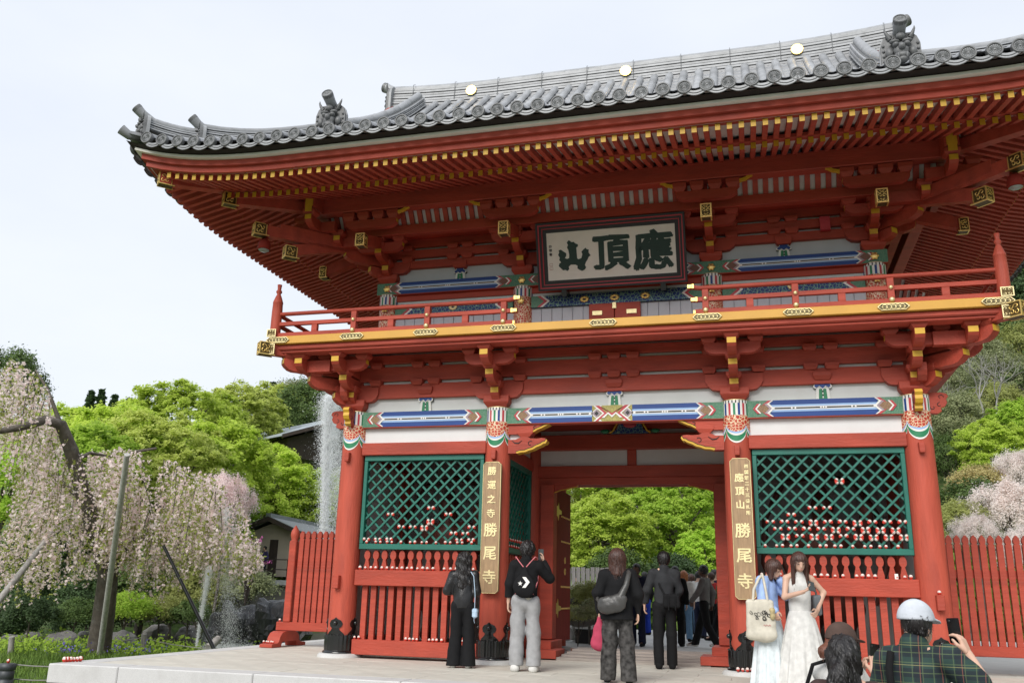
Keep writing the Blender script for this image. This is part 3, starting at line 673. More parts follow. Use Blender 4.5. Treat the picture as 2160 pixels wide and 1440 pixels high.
# wall boards with open joints
for a in range(3):
    x0, x1 = UX[a]+.15, UX[a+1]-.15; n = int((x1-x0)/.175); w = (x1-x0)/n
    for k in range(n):
        xc = x0+(k+.5)*w
        if a == 1 and abs(xc) < .42: continue
        put(bevelled(B().box(-w/2+.004, w/2-.004, 0, .02, 4.92, 5.60, GRYW).mesh('wall_board'), .004), 'wall_board', G, (xc, UY-.045, 0))
B().box(UX[0]+.15, UX[3]-.15, UY-.03, UY, 5.80, 5.87, WHT).obj('plaster_panel', G)
# little doors behind the railing
D = empty('upper_door', parent=G)
for s in (-1, 1):
    bx('leaf_panel', *sorted((s*.005, s*.42)), UY-.12, UY-.05, 4.93, 5.60, RED, parent=D)
    B().box(*sorted((s*.36, s*.20)), UY-.14, UY-.12, 5.40, 5.47, GOLDP).obj('door_fitting', D)
B().box(-.03, .03, UY-.145, UY-.12, 5.50, 5.60, GOLDP).obj('door_fitting', D); put(studM, 'door_fitting', D, (0, UY-.14, 5.30))
B().box(-4.0, 4.0, UY-.0, UY+.06, 6.195, 7.6, WHT).obj('plaster_panel', G)
for s in (-1, 1): B().box(s*4.0-.04, s*4.0+.04, UY, UYB, 4.9, 7.6, WHT).obj('side_wall', G)
B().box(-4.0, 4.0, UYB-.03, UYB+.03, 4.9, 7.6, WHT).obj('rear_wall', G)
for z0, z1 in ((6.46, 6.60), (6.655, 6.80), (6.855, 7.0)):
    ring('through_beam', 4.0+.11, UY-.11, UYB+.11, z0, z1, .12, RED, .005)
for x, n in ((-2.69, 2), (2.69, 2), (0, 3)):
    strut(x, UY-.02, 6.195, 6.42, G, .09)
    for z in (6.575, 6.775):
        for k in range(n): put(masuS, 'bearing_block', G, (x+(k-(n-1)/2)*.27, UY-.06, z), 0, (1.0, 1, .95))
UA = [arm_mesh(L, .17, .085, .12) for L in (.30, .64)]; UD = [arm_mesh(L*1.38, .17, .085, .13) for L in (.30, .64)]
uwallM = bevelled(cross_arm(.40, .22, .12, False), .004); ulat = bevelled(cross_arm(.42, .16, .11), .004); ulat2 = bevelled(cross_arm(.46, .15, .11), .004)
udaito = bevelled(block(.26, .36, .15), .005)
def tail(L, w=.125, h=.19):
    "sloping tail rafter along -y, gilt openwork over its end"
    b = B(); s = .30
    b.prism([(.3, h/2+.3*s), (-L, h/2-L*s), (-L, -h/2-L*s), (.3, -h/2+.3*s)], 'x', -w/2, w/2, RED); return b.mesh('tail_rafter')
TL = 1.36; tailM = tail(TL); tailD = tail(1.92, .14); TZ = 6.535+TL*.30
def upper_set(x, side=0):
    S = empty('bracket_set', (x, UY, 0), parent=G)
    put(udaito, 'bearing_block', S, (0, 0, 6.195)); put(uwallM, 'cross_arm', S, (0, -.07, 6.59))
    for k, z in enumerate((6.475, 6.665)):
        put(UA[k], 'bracket_arm', S, (0, 0, z)); put(masuM, 'bearing_block', S, (0, -(.30, .64)[k]+.085, z), 0, .95)
    for s in (-1, 1):
        for z in (6.575, 6.775): put(masuS, 'bearing_block', S, (s*.34, -.06, z))
    put(ulat, 'cross_arm', S, (0, -.55, 6.775))
    for d in (-.36, 0, .36): put(masuM, 'bearing_block', S, (d, -.55, 6.775), 0, (.95, .95, .8))
    put(tailM, 'tail_rafter', S, (0, 0, TZ)); put(cbM, 'gilt_cap', S, (0, -TL, 6.535))
    put(ulat2, 'cross_arm', S, (0, -.96, 7.04))
    for d in (-.40, -.135, .135, .40): put(masuM, 'bearing_block', S, (d, -.96, 7.04), 0, (.95, .95, 1.3))
    if side:
        for k, z in enumerate((6.475, 6.665)):
            put(UA[k], 'bracket_arm', S, (0, 0, z-.001), side*pi/2); put(masuM, 'bearing_block', S, (side*((.30, .64)[k]-.085), 0, z-.001), 0, .95)
            put(UD[k], 'bracket_arm', S, (0, 0, z-.002), side*pi/4)
        put(ulat, 'cross_arm', S, (side*.55, 0, 6.774), pi/2); put(ulat2, 'cross_arm', S, (side*.96, 0, 7.039), pi/2)
        put(tailM, 'tail_rafter', S, (0, 0, TZ-.001), side*pi/2); put(cbM, 'gilt_cap', S, (side*TL, 0, 6.534), side*pi/2)
        put(tailD, 'tail_rafter', S, (0, 0, TZ+.06), side*pi/4); put(cbS, 'gilt_cap', S, (side*1.92*.7071, -1.92*.7071, TZ+.06-1.92*.3), side*pi/4)
        b = B(); b.box(-.075, .075, -2.05, -.3, -.10, .10, RED); put(bevelled(b.mesh('corner_beam'), .006), 'corner_beam', S, (0, 0, 6.78), side*pi/4)
        put(cbS, 'gilt_cap', S, (side*2.46*.7071, -2.46*.7071, 6.715), side*pi/4); put(B().box(-.07, .07, -2.46, -.3, -.09, .09, RED).mesh('corner_beam'), 'corner_beam', S, (0, 0, 6.715), side*pi/4)
        for (dx, dy, z) in ((.675, -.886, 6.86), (.97, -1.40, 7.06)):
            put(UA[1], 'bracket_arm', S, (side*dx, dy+.64, z)); put(masuM, 'bearing_block', S, (side*dx, dy+.1, z))
            put(UA[1], 'bracket_arm', S, (side*(-dy-.64), -dx, z+.001), side*pi/2); put(masuM, 'bearing_block', S, (side*(-dy-.1), -dx, z+.001))
        put(B().box(-.06, .06, -.004, .004, -.15, .12, YEL).mesh('yellow_end'), 'yellow_end', S, (side*.97, -1.41, 7.26))
    return S
for i, x in enumerate(UX): upper_set(x, -1 if i == 0 else (1 if i == 3 else 0))
for i, x in enumerate(UX):                        # the back keeps only its outline
    S = empty('bracket_set', (x, UYB, 0), pi, G); put(udaito, 'bearing_block', S, (0, 0, 6.195)); put(tailM, 'tail_rafter', S, (0, 0, TZ))
# lateral beams, ribbed coving and purlin
ring('lateral_beam', 4.62, -.37, UYB+.70, 6.86, 7.03, .14, RED, .005); ring('soffit_board', 4.62-.13, -.24, UYB+.57, 7.0, 7.02, .5, RED, 0)
ring('purlin', 5.07, -.75, UYB+1.08, 7.19, 7.48, .2, RED, .01)
for s, x in ((-1, -4.97), (1, 4.97)): bx('purlin_end', x-.099, x+.099, -1.07, -.75, 7.19, 7.48, RED); B().box(x-.07, x+.07, -1.076, -1.068, 7.21, 7.46, YEL).obj('yellow_end', G)
B().add([(-4.9, -.30, 7.02), (4.9, -.30, 7.02), (5.0, -.56, 7.42), (-5.0, -.56, 7.42)], [(0, 1, 2, 3)], OFFW).obj('coving_board', G)
ribP = [(-.33, 7.0), (-.40, 7.06), (-.50, 7.20), (-.60, 7.30), (-.60, 7.36), (-.50, 7.28), (-.38, 7.12), (-.31, 7.02)]
ribM = B().prism(ribP, 'x', -.04, .04, RED).mesh('coving_rib')
k = -31
while k <= 31: put(ribM, 'coving_rib', G, (k*.153, 0, 0)); k += 1
# small white peeps under the lateral beam
for k in range(-26, 27): 
    if min(abs(k*.153-x) for x in UX) > .35: B().box(-.045, .045, -.002, .002, -.012, .012, OFFW).obj('soffit_peep', G, (k*.153, -.235, 6.985))
cov = B(); cp = [(0, 0), (.05, .02), (.10, .03), (.16, .075), (.22, .10), (.27, .15), (.24, .17), (.2, .135), (.15, .12), (.09, .07), (.04, .055), (0, .05)]
cov.prism(cp, 'y', -.03, .03, YEL); covM = cov.mesh('yellow_bracket')
for a in range(3):
    for x, s in ((UX[a]+.50, 1), (UX[a+1]-.50, -1)):
        o = put(covM, 'yellow_bracket', G, (x, -.70, 7.10)); o.scale = (s, 1, 1)
# ---- plaque
PQ = empty('plaque', (0.0, UY-.33, 5.80), 0, G); PQ.rotation_euler = (radians(17), 0, 0)
pw, ph = 1.2, 1.10
for k, (d, m, t) in enumerate(((0, PBLK, .03), (.03, PRED, .02), (.05, PBLK, .035), (.085, PRED, .015), (.10, PBLK, .06))):
    y = -.10+.018*k; q = B(); a, c = pw-d, d
    q.box(-a, a, y, .0, c, c+t, m); q.box(-a, a, y, .0, ph-c-t, ph-c, m); q.box(-a, -a+t, y, 0., c+t, ph-c-t, m); q.box(a-t, a, y, 0, c+t, ph-c-t, m); q.obj('plaque_frame', PQ)
B().box(-pw+.15, pw-.15, -.02, .01, .15, ph-.15, OFFW).obj('plaque_panel', PQ)
INK = mat('dark_green_ink', (.006, .03, .02), .55, .1, 8)
_y = [(347,598),(362,610),(372,608),(380,617),(393,622),(393,634),(384,640),(386,700),(392,706),(408,700),(414,678),(410,664),(420,652),(432,642),(438,650),(448,652),(446,668),(456,685),(446,692),(440,706),(430,722),(424,738),(430,752),(422,764),(408,772),(396,766),(385,758),(386,742),(374,736),(352,736),(340,748),(342,762),(332,772),(322,766),(310,768),(300,758),(288,745),(292,730),(302,724),(292,710),(296,698),(288,682),(294,668),(292,655),(304,652),(316,662),(330,672),(330,686),(322,700),(334,704),(344,700),(346,680),(342,652),(336,640),(342,625),(336,612)]
b = B(); b.prism([((px-558)/662*2.1, ph/2+(694-.073*(px-228)-py)/277*.8) for px, py in _y], 'y', -.027, -.021, INK); b.obj('written_character', PQ)
for ch, x, sz in (('頂', .02, .58), ('應', .68, .62)):
    me = text_mesh(ch, sz*1.04, .004, .024, INK, .006); put(me, 'written_character', PQ, (x, -.023, ph/2+.0), (pi/2, 0, 0))
for i, ch in enumerate('妙懷書'): put(text_mesh(ch, .05, .002, .001, PBLK), 'written_character', PQ, (-pw+.22, -.024, .72-.065*i), (pi/2, 0, 0))
q = B()
for z in (.36, .42): q.tube([(-pw+.195, -.024, z-.02), (-pw+.245, -.024, z-.02), (-pw+.245, -.024, z+.02), (-pw+.195, -.024, z+.02), (-pw+.195, -.024, z-.02)], .002, PRED, 4)
q.obj('seal_mark', PQ)
for x in (-.78, .82): B().box(-.04, .04, -.08, .2, -.11, .03, BLK).obj('plaque_bracket', PQ, (x, 0, 0))
# ---- carved name boards on the middle columns
def name_board(x, lines, label):
    T = empty('name_board', (x, -.265, 0), label=label, cat='sign')
    w, c = .142, .04; pr = [(-w, 1.0+c), (-w+c, 1.0), (w-c, 1.0), (w, 1.0+c), (w, 2.96-c), (w-c, 2.96), (-w+c, 2.96), (-w, 2.96-c)]
    b = B(); b.prism(pr, 'y', -.03, .035, WOOD); put(bevelled(b.mesh('board'), .006), 'board', T)
    b = B(); pts = [(px*.985, -.032, 1.98+(pz-1.98)*.995) for px, pz in pr]; b.tube(pts+pts[:1], .006, GOLDP, 4, cap=False); b.obj('gilt_edge', T)
    for ch, dx, z, sz in lines: put(text_mesh(ch, sz*.92, .003, .003*sz/.2, GOLDP, .0022), 'carved_character', T, (dx, -.033, z), (pi/2, 0, 0))
name_board(CX[1]+.0, [(c, 0, 2.82-.215*i, .15) for i, c in enumerate('勝運之寺')]+[(c, 0, 1.93-.345*i, .235) for i, c in enumerate('勝尾寺')], 'tall wooden name board with gilt characters on the column beside the leather-jacketed person')
name_board(CX[2]+.03, [(c, -.02, 2.68-.19*i, .14) for i, c in enumerate('應頂山')]+[(c, .085, 2.84-.082*i, .066) for i, c in enumerate('西国第二十三番札所')]+[(c, .0, 1.94-.345*i, .235) for i, c in enumerate('勝尾寺')], 'tall wooden name board with two columns of gilt characters beside the light blue shirt')
# ================================================================ eaves and roof
XE, YE, RYC = 7.28, -2.95, 2.2                 # tile edge: half length, front line, ridge line
def lift(d):                                    # upward sweep of the eaves; d = how far past the straight part
    d = max(0., d); return .034*d*d+.003*d**4
def fl(x): return lift(abs(x)-4.6)              # along the front
def sl_(y): return lift(abs(y-RYC)-2.47)        # along the ends (same corner)
# rafters: front, back (in outline), both ends
def rafter(L, slope, w=.07, h=.092):
    "along -y, end centre at the origin"
    b = B(); b.prism([(0, h/2), (0, -h/2), (L, -h/2+L*slope), (L, h/2+L*slope)], 'x', -w/2, w/2, RED); b.box(-w/2+.0015, w/2-.0015, -.003, .003, -h/2+.0015, h/2-.0015, YEL); return b.mesh('rafter')
FLY = {}; LOW = {}
def getm(dic, L, sl): 
    k = round(L, 1)
    if k not in dic: dic[k] = rafter(k, sl)
    return dic[k]
def side_of(face):                              # maps (along, out) to world for each face of the building
    if face == 'f': return lambda a, o: (a, .33-o), 0.
    if face == 'l': return lambda a, o: (-4.0-o, RYC+a), -pi/2
    if face == 'r': return lambda a, o: (4.0+o, RYC+a), pi/2
    if face == 'b': return lambda a, o: (a, UYB+o), pi
for face, half in (('f', 4.0), ('l', 1.87), ('r', 1.87), ('b', 4.0)):
    F, rz = side_of(face); lim = half+2.86; n = int(lim/.153)
    for k in range(-n, n+1):
        a = (k+(.5 if face in 'lr' else .84))*.153
        lf = lift(abs(a)-half-.6)
        # flying rafter: out 2.93, root at out ~1.5, cut at the hip
        o1 = 2.93; root = max(1.55, abs(a)-half+.05)
        if o1-root > .12 and abs(a) < lim-.02:
            x, y = F(a, o1); put(getm(FLY, o1-root, .24), 'flying_rafter', G, (x, y, 7.02+lf), rz)
        o1 = 2.18; root = max(.75 if face != 'b' else .9, abs(a)-half+.05)
        if o1-root > .12:
            x, y = F(a, o1); put(getm(LOW, o1-root, .37), 'base_rafter', G, (x, y, 7.09+lf*.75), rz)
# eave boards following the sweep
def eave_strip(name, o0, o1, z0, z1, m, n=48):
    "strip between offsets o0 (inner) and o1 (outer) with its section z0..z1, mitred at the corners, on each face"
    for face, half in (('f', 4.0), ('l', 1.87), ('r', 1.87), ('b', 4.0)):
        F, rz = side_of(face); b = B(); vs = []
        for i in range(n+1):
            t = -1+2*i/n
            for o, z in ((o0, z0), (o1, z0), (o1, z1), (o0, z1)):
                a = t*(half+o); x, y = F(a, o); vs.append((x, y, z+lift(abs(a)-half-.6)))
        b.add(vs, [[4*i+j, 4*i+(j+1) % 4, 4*i+4+(j+1) % 4, 4*i+4+j] for i in range(n) for j in range(4)], m); b.obj(name, G)
eave_strip('eave_board', 2.86, 3.0, 7.075, 7.165, RED); eave_strip('eave_board', 2.90, 3.06, 7.165, 7.255, RED); eave_strip('white_eave_strip', 2.98, 3.14, 7.21+.0475, 7.30, OFFW)
eave_strip('rafter_rail', 2.10, 2.21, 7.142, 7.20, RED)
def soffit(name, o0, z0, o1, z1, m, n=48):
    for face, half in (('f', 4.0), ('l', 1.87), ('r', 1.87), ('b', 4.0)):
        F, rz = side_of(face); b = B(); vs = []
        for i in range(n+1):
            t = -1+2*i/n
            for o, z in ((o0, z0), (o1, z1)):
                a = t*(half+o); x, y = F(a, o); vs.append((x, y, z+lift(abs(a)-half-.6)*min(1, o/2.9)))
        b.add(vs, [[2*i, 2*i+1, 2*i+3, 2*i+2] for i in range(n)], m); b.obj(name, G)
soffit('white_soffit', 1.75, 7.36, 2.95, 7.072, OFFW); soffit('white_soffit', .9, 7.62, 2.14, 7.142, OFFW); soffit('eave_shadow_strip', 3.0, 7.28, 3.24, 7.34, DARK)  # last: near-black strip painting the shadow gap between white strip and tiles
# hip rafters with gilt shoes
for sx in (-1, 1):
    for (o, z, L, w, h) in ((2.84, 7.21, 1.9, .16, .2), (2.12, 7.125, 1.6, .15, .18)):
        H = empty('hip_rafter', (sx*(4.0+o), .33-o, z), sx*pi/4, G); b = B()
        b.prism([(0, h/2), (0, -h/2), (L, -h/2+L*.12), (L, h/2+L*.12)], 'x', -w/2, w/2, RED); b.obj('hip_beam', H); put(cbS, 'gilt_cap', H)
# ---- roof surface
T0 = 7.44
def prof(t): return T0+.40*t+.056*t*t
def froof(x, t, half=4.6):                       # front slope
    return prof(t)+lift(abs(x)-half)*max(0, 1-t/2.6)**1.3
PITCH_ = .2835; RR = .078
def cover_row(fn, t0, t1, n):
    "half-round row of cover tiles along a slope; fn(t) -> (y, z) in the row's own frame, joints every 0.3 m"
    b = B(); vs = []; seg = 7; fs = []
    for i in range(n+1):
        t = t0+(t1-t0)*i/n; y, z = fn(t); rr = RR*(1.0 if i % 2 == 0 else .965)
        for k in range(seg): a = pi*k/(seg-1); vs.append((rr*cos(a), y, z+rr*sin(a)*1.05))
    for i in range(n):
        for k in range(seg-1): fs.append([i*seg+k, i*seg+k+1, (i+1)*seg+k+1, (i+1)*seg+k])
    b.add(vs, fs, TILE, True); return b.mesh('cover_tile_row')
def eave_disc():
    b = B(); n = 24; R0 = .098
    ring_ = [(R0, .02), (R0, -.035), (R0-.006, -.045), (R0-.02, -.045), (R0-.026, -.032), (0.0001, -.032)]
    vs = [(r*cos(2*pi*k/n), y, r*sin(2*pi*k/n)) for r, y in ring_ for k in range(n)]
    b.add(vs, [[i*n+k, i*n+(k+1) % n, (i+1)*n+(k+1) % n, (i+1)*n+k] for i in range(len(ring_)-1) for k in range(n)], TILED)
    for k in range(16):
        a = 2*pi*(k+.5)/16; w = .0085
        c, s = cos(a), sin(a); P = lambda r, t, y: (r*c-t*s, y, r*s+t*c)
        b.add([P(.016, 0, -.036), P(.045, w*.8, -.035), P(.066, w*1.25, -.035), P(.070, 0, -.035), P(.066, -w*1.25, -.035), P(.045, -w*.8, -.035), P(.055, 0, -.044)], [(0, 1, 6), (1, 2, 6), (2, 3, 6), (3, 4, 6), (4, 5, 6), (5, 0, 6)], TILE)
    b.ball((0, -.035, 0), (.012, .008, .012), TILE, 8, 4); return b.mesh('eave_disc')
discM = eave_disc()
def eave_pan():
    "crescent front of the flat tile between two rows"
    b = B(); n = 10; w = PITCH_/2-.01; vs = []
    for y, d in ((-.03, 0), (-.03, .05), (.25, .05), (.25, 0)):
        for k in range(n+1): 
            x = -w+2*w*k/n; sag = -.05*(1-(x/w)**2); vs.append((x, y, sag-(.075 if (y < 0 and d == 0) else (0 if d == 0 else -.0))-(0 if y < 0 else -.09)))
    b.add(vs, [[i*(n+1)+k, i*(n+1)+k+1, (i+1)*(n+1)+k+1, (i+1)*(n+1)+k] for i in range(2) for k in range(n)], TILE, False)
    b.tube([(-w+2*w*k/n, -.034, -.05*(1-((-w+2*w*k/n)/w)**2)-.072) for k in range(n+1)], .007, TILED, 5)
    b.tube([(-w*.7+1.4*w*k/n, -.032, -.05*(1-((-w*.7+1.4*w*k/n)/w)**2)-.035) for k in range(n+1)], .006, TILED, 5)
    return b.mesh('eave_pan')
panM = eave_pan()
NR = 25
for k in range(-24, 25):
    x = k*PITCH_; t1 = 4.88 if abs(x) < 4.96 else 7.25-abs(x)+.05
    if t1 < .15: t1 = .15
    n = max(2, int(t1/.15)); me = cover_row(lambda t: (YE+t, froof(x, t)+.02), 0, t1, n)
    o = put(me, 'cover_tile_row', G, (x+random.uniform(-.004, .004), random.uniform(-.006, .006), random.uniform(-.004, .004)), (0, 0, random.uniform(-.0015, .0015))); put(discM, 'eave_disc', o, (0, YE, froof(x, 0)+.005), (0, random.uniform(-.2, .2), 0))
    me = cover_row(lambda t: (2*RYC-YE-t, froof(x, t)+.02), 0, t1, n); put(me, 'cover_tile_row', G, (x, 0, 0))
for k in range(-24, 24): x = (k+.5)*PITCH_; put(panM, 'eave_pan', G, (x, YE+random.uniform(-.005, .005), froof(x, 0)-.02+random.uniform(-.004, .004)), (0, random.uniform(-.02, .02), 0))
# end slopes
for s in (-1, 1):
    for k in range(-17, 18):
        y = RYC+k*PITCH_; d = abs(y-RYC); t1 = min(2.75, 5.12-d+.05); t1 = max(t1, .15); n = max(2, int(t1/.15))
        me = cover_row(lambda t: (-XE+t, prof(t)+lift(d-2.47)*max(0, 1-t/2.6)**1.3+.02), 0, t1, n)
        o = put(me, 'cover_tile_row', G, (0, y, 0), s*pi/2); put(discM, 'eave_disc', o, (0, -XE, prof(0)+lift(d-2.47)+.005))
        if k < 17: put(panM, 'eave_pan', G, (s*XE, y+PITCH_/2, prof(0)+lift(abs(y+PITCH_/2-RYC)-2.47)-.02), s*pi/2)
# pan tiles: stepped courses, one sheet for each slope
def pans(name, us, ts, P):
    b = B(); vs = []; nu = len(us)
    for t, dz in ts: vs += [P(u, t, dz+c) for u, c in us]
    b.add(vs, [[i*nu+j, i*nu+j+1, (i+1)*nu+j+1, (i+1)*nu+j] for i in range(len(ts)-1) for j in range(nu-1)], TILE); o = b.obj(name, G); o['kind'] = 'stuff'
def courses(t1): 
    out = []; t = 0.
    while t < t1: out += [(t, .02), (min(t+.21, t1), -.0)]; t += .21
    return out
us = [(k*PITCH_/4, (0, -.022, -.034, -.022)[k % 4]) for k in range(-4*17, 4*17+1)]
for sg in (0, 1):
    pans('pan_tiles', us, courses(4.9), lambda u, t, dz: (u, (YE+t) if not sg else (2*RYC-YE-t), froof(u, t)+dz))
    for s in (-1, 1):
        ut = [(j/16, 0) for j in range(17)]
        pans('pan_tiles', ut, courses(2.7), lambda u, t, dz: (s*(4.81+(XE-t-4.81)*u), (YE+t) if not sg else (2*RYC-YE-t), froof(4.81+(XE-t-4.81)*u, t)+dz))
for s in (-1, 1): pans('pan_tiles', [(j/40*2-1, 0) for j in range(41)], courses(2.75), lambda u, t, dz: (s*(XE-t), RYC+u*(5.15-t), prof(t)+lift(abs(u)*(5.15-t)-2.47)*max(0, 1-t/2.6)**1.3+dz))
for s in (-1, 1):                                 # gable ends
    b = B(); pts = [(RYC+d, prof(5.15-abs(d))) for d in np.linspace(-2.6, 2.6, 27)]; b.prism(pts, 'x', s*4.66-.02, s*4.66+.02, DRED); b.obj('gable_wall', G)
    for sg in (-1, 1): B().tube([(s*4.98, RYC+sg*d, prof(5.15-d)-.05) for d in np.linspace(0.05, 2.5, 14)], .11, RED, 8).obj('barge_board', G)
# ---- ridges
def ridge_stack(name, path, w, h, layers, parent=G, cover=.10, top_w=None):
    "courses of flat ridge tiles along a path (list of Vector at the base), then a round cover"
    R_ = empty(name, parent=parent); n = len(path); lh = h/layers
    P = [Vector(p) for p in path]
    for L in range(layers):
        b = B(); vs = []; hw = w/2*(1-.25*L/layers)+(.0 if L % 2 else .012)
        for i in range(n):
            t = (P[min(i+1, n-1)]-P[max(i-1, 0)]); side = Vector((t.y, -t.x, 0)).normalized()
            for a, z in ((-hw, L*lh+.008), (hw, L*lh+.008), (hw-.006, (L+1)*lh-.010), (-hw+.006, (L+1)*lh-.010)): vs.append(P[i]+side*a+Vector((0, 0, z)))
        b.add(vs, [[4*i+j, 4*i+(j+1) % 4, 4*i+4+(j+1) % 4, 4*i+4+j] for i in range(n-1) for j in range(4)]+[[0, 1, 2, 3], [4*n-4, 4*n-3, 4*n-2, 4*n-1]], TILE); b.obj('ridge_course', R_)
    b = B(); vs = []; hw = w/2*.66
    for i in range(n):
        t = (P[min(i+1, n-1)]-P[max(i-1, 0)]); side = Vector((t.y, -t.x, 0)).normalized()
        for a, z in ((-hw, 0), (hw, 0), (hw, h), (-hw, h)): vs.append(P[i]+side*a+Vector((0, 0, z)))
    b.add(vs, [[4*i+j, 4*i+(j+1) % 4, 4*i+4+(j+1) % 4, 4*i+4+j] for i in range(n-1) for j in range(4)], TILED); b.obj('ridge_core', R_)
    B().tube([p+Vector((0, 0, h+cover*.35)) for p in P], [cover*(1 if i % 2 else .97) for i in range(n)], TILE, 10).obj('ridge_cover', R_)
    return R_
xs = np.linspace(-5.02, 5.02, 41); rz_ = lambda x: 10.66+.10*max(0, abs(x)-2.5)**2/5
RG = ridge_stack('main_ridge', [(x, RYC, rz_(x)) for x in xs], .46, .52, 8, cover=.11)
for x in (-3.2, 0.0, 3.24):
    b = B(); n = 28; b.lathe([(.0001, 0), (.105, 0), (.11, .01), (.11, .03), (.0001, .03)], 0, 0, GOLD, n, False, False); o = b.obj('gilt_disc', RG, (x, RYC-.215, 11.0)); o.rotation_euler = (pi/2, 0, 0)
for k in range(-5, 6): x = k*.93+.15; B().tube([(x, RYC-.235, rz_(x)+.16), (x, RYC-.20, rz_(x)+.58), (x, RYC-.1, rz_(x)+.645)], .006, TILED, 5).obj('wire_clip', RG)
def oni(h=.46):
    "ridge-end tile: shouldered plate with a horned face, and a round tile thrust out above it (front is -y)"
    b = B(); s = h/.46
    pl = [(-.24, 0), (.24, 0), (.235, .30), (.20, .40), (.14, .46), (-.14, .46), (-.20, .40), (-.235, .30)]
    b.prism([(x*s, z*s) for x, z in pl], 'y', -.03, .05, TILED)
    b.prism([(x*s*1.04, z*s*1.02) for x, z in pl], 'y', .02, .07, TILE)
    E_ = lambda x, y, z, r: b.ball((x*s, y*s-.03, z*s), tuple(q*s for q in r), TILED, 9, 6)
    E_(0, -.02, .20, (.10, .07, .12)); E_(0, -.08, .22, (.045, .06, .05)); E_(0, -.05, .11, (.10, .06, .05)); E_(0, -.06, .05, (.07, .05, .04))
    for q in (-1, 1):
        E_(q*.065, -.06, .265, (.042, .05, .035)); E_(q*.075, -.05, .315, (.065, .045, .028)); E_(q*.14, -.01, .18, (.05, .05, .07)); E_(q*.17, .0, .06, (.05, .045, .05)); E_(q*.05, -.09, .09, (.018, .03, .05))
        b.tube([(q*.12*s, -.04*s, .38*s), (q*.15*s, -.06*s, .43*s), (q*.175*s, -.06*s, .49*s), (q*.18*s, -.05*s, .535*s)], [.028*s, .024*s, .014*s, .003], TILED, 8)
        for k in range(4): E_(q*.205, .0, .07+.075*k, (.02, .025, .022))
        b.tube([(q*(.12+.04*cos(t*.8))*s, -.045, (.40+.035*sin(t*.8))*s) for t in range(8)], .011*s, TILED, 5)
    E_(0, -.05, .385, (.06, .05, .05)); b.tube([(.035*cos(t)*s*(1-t*.05), -.08*s-.03, (.39+.035*sin(t)*(1-t*.05))*s) for t in np.linspace(0, 9, 14)], .008*s, TILED, 5)
    return b.mesh('ridge_ornament')
def oni_set(parent, loc, rz, h=.46, tile_r=.085, up=.35, L=.4):
    R_ = empty('ridge_ornament', loc, rz, parent); put(oni(h), 'ornament_face', R_)
    q = .30*L/.4; pts = [(0, .26, h-.12), (0, .10, h-.035), (0, -.3*q, h+.5*q*up-.01), (0, -.8*q, h+1.0*q*up)]
    B().tube(pts, [tile_r*.9, tile_r, tile_r, tile_r*1.1], TILE, 16).obj('thrust_tile', R_)
    put(discM, 'eave_disc', R_, pts[-1], (-up*.9, 0, 0), tile_r*1.1/.098); return R_
for s in (-1, 1):
    oni_set(RG, (s*5.02, RYC, rz_(5.02)-.05), s*pi/2, .60, .10, .5, .34)
    # descending ridge on the front and back slopes
    for sg in (0, 1):
        yy = lambda t: (YE+t) if not sg else (2*RYC-YE-t)
        pts = [(s*4.29, yy(t), froof(4.29, t)+.07+.07*max(0, (1.6-t))**2) for t in np.linspace(1.18, 4.75, 22)]
        R_ = ridge_stack('descending_ridge', pts, .34, .20, 5, cover=.085)
        oni_set(R_, (s*4.29, yy(1.12), froof(4.29, 1.12)+.11), 0 if not sg else pi, .50, .085, .45, .30)
        # corner ridge: lower and upper flights
        hip = lambda o: (s*(XE-o), yy(o), prof(o)+lift(2.68-o)*max(0, 1-o/2.6)**1.3)
        for (o0, o1, h, ly) in ((.20, 1.0, .17, 4), (.80, 2.75, .20, 5)):
            pts = []
            for o in np.linspace(o0, o1, 18):
                x, y, z = hip(o); pts.append((x, y, z+.06+.09*max(0, 1-(o-o0)/.9)**2))
            Rk = ridge_stack('corner_ridge', pts, .26, h, ly, cover=.075); x, y, z = hip(o0)
            oni_set(Rk, (x, y, z+.03), s*pi/4 if not sg else pi-s*pi/4, .34, .075, .75, .22)
        x, y, z = hip(.22); B().tube([hip(.6), (x, y, z+.03), (s*(XE-.06), yy(.06), T0+lift(2.68)-.02), (s*(XE+.03), yy(-.03), T0+lift(2.68)+.05)], [.07, .07, .075, .085], TILE, 10).obj('corner_tile', Rk)
# floodlights under the corners, and a small red siren
for s in (-1, 1):
    F_ = empty('floodlight', (s*5.64, -1.23, 6.43), label='small dark red floodlight under the %s corner of the eaves' % ('left' if s < 0 else 'right'), cat='floodlight', group='floodlights under the eaves')
    B().lathe([(.04, -.02), (.09, -.02), (.105, -.0), (.105, .07), (.085, .13), (.04, .16), (.02, .165)], 0, 0, DRED, 16).obj('lamp_housing', F_)
    B().lathe([(.088, -.028), (.07, -.045), (.03, -.055), (.001, -.057)], 0, 0, mat('lamp_glass', (.25, .27, .25), .1, .2, 5), 16, cap=False).obj('lamp_glass', F_)
    B().box(-.05, .05, -.02, .02, .15, .42, DRED).obj('lamp_bracket', F_)
b = B(); b.box(-.075, .075, -.05, .03, -.12, .1, PRED); b.lathe([(.05, 0), (.06, .02), (.04, .03)], 0, 0, PRED, 12)
o = b.obj('siren', None, (3.32, UY-.16, 6.68), label='small red siren box high on the upper wall of the gate', cat='siren')
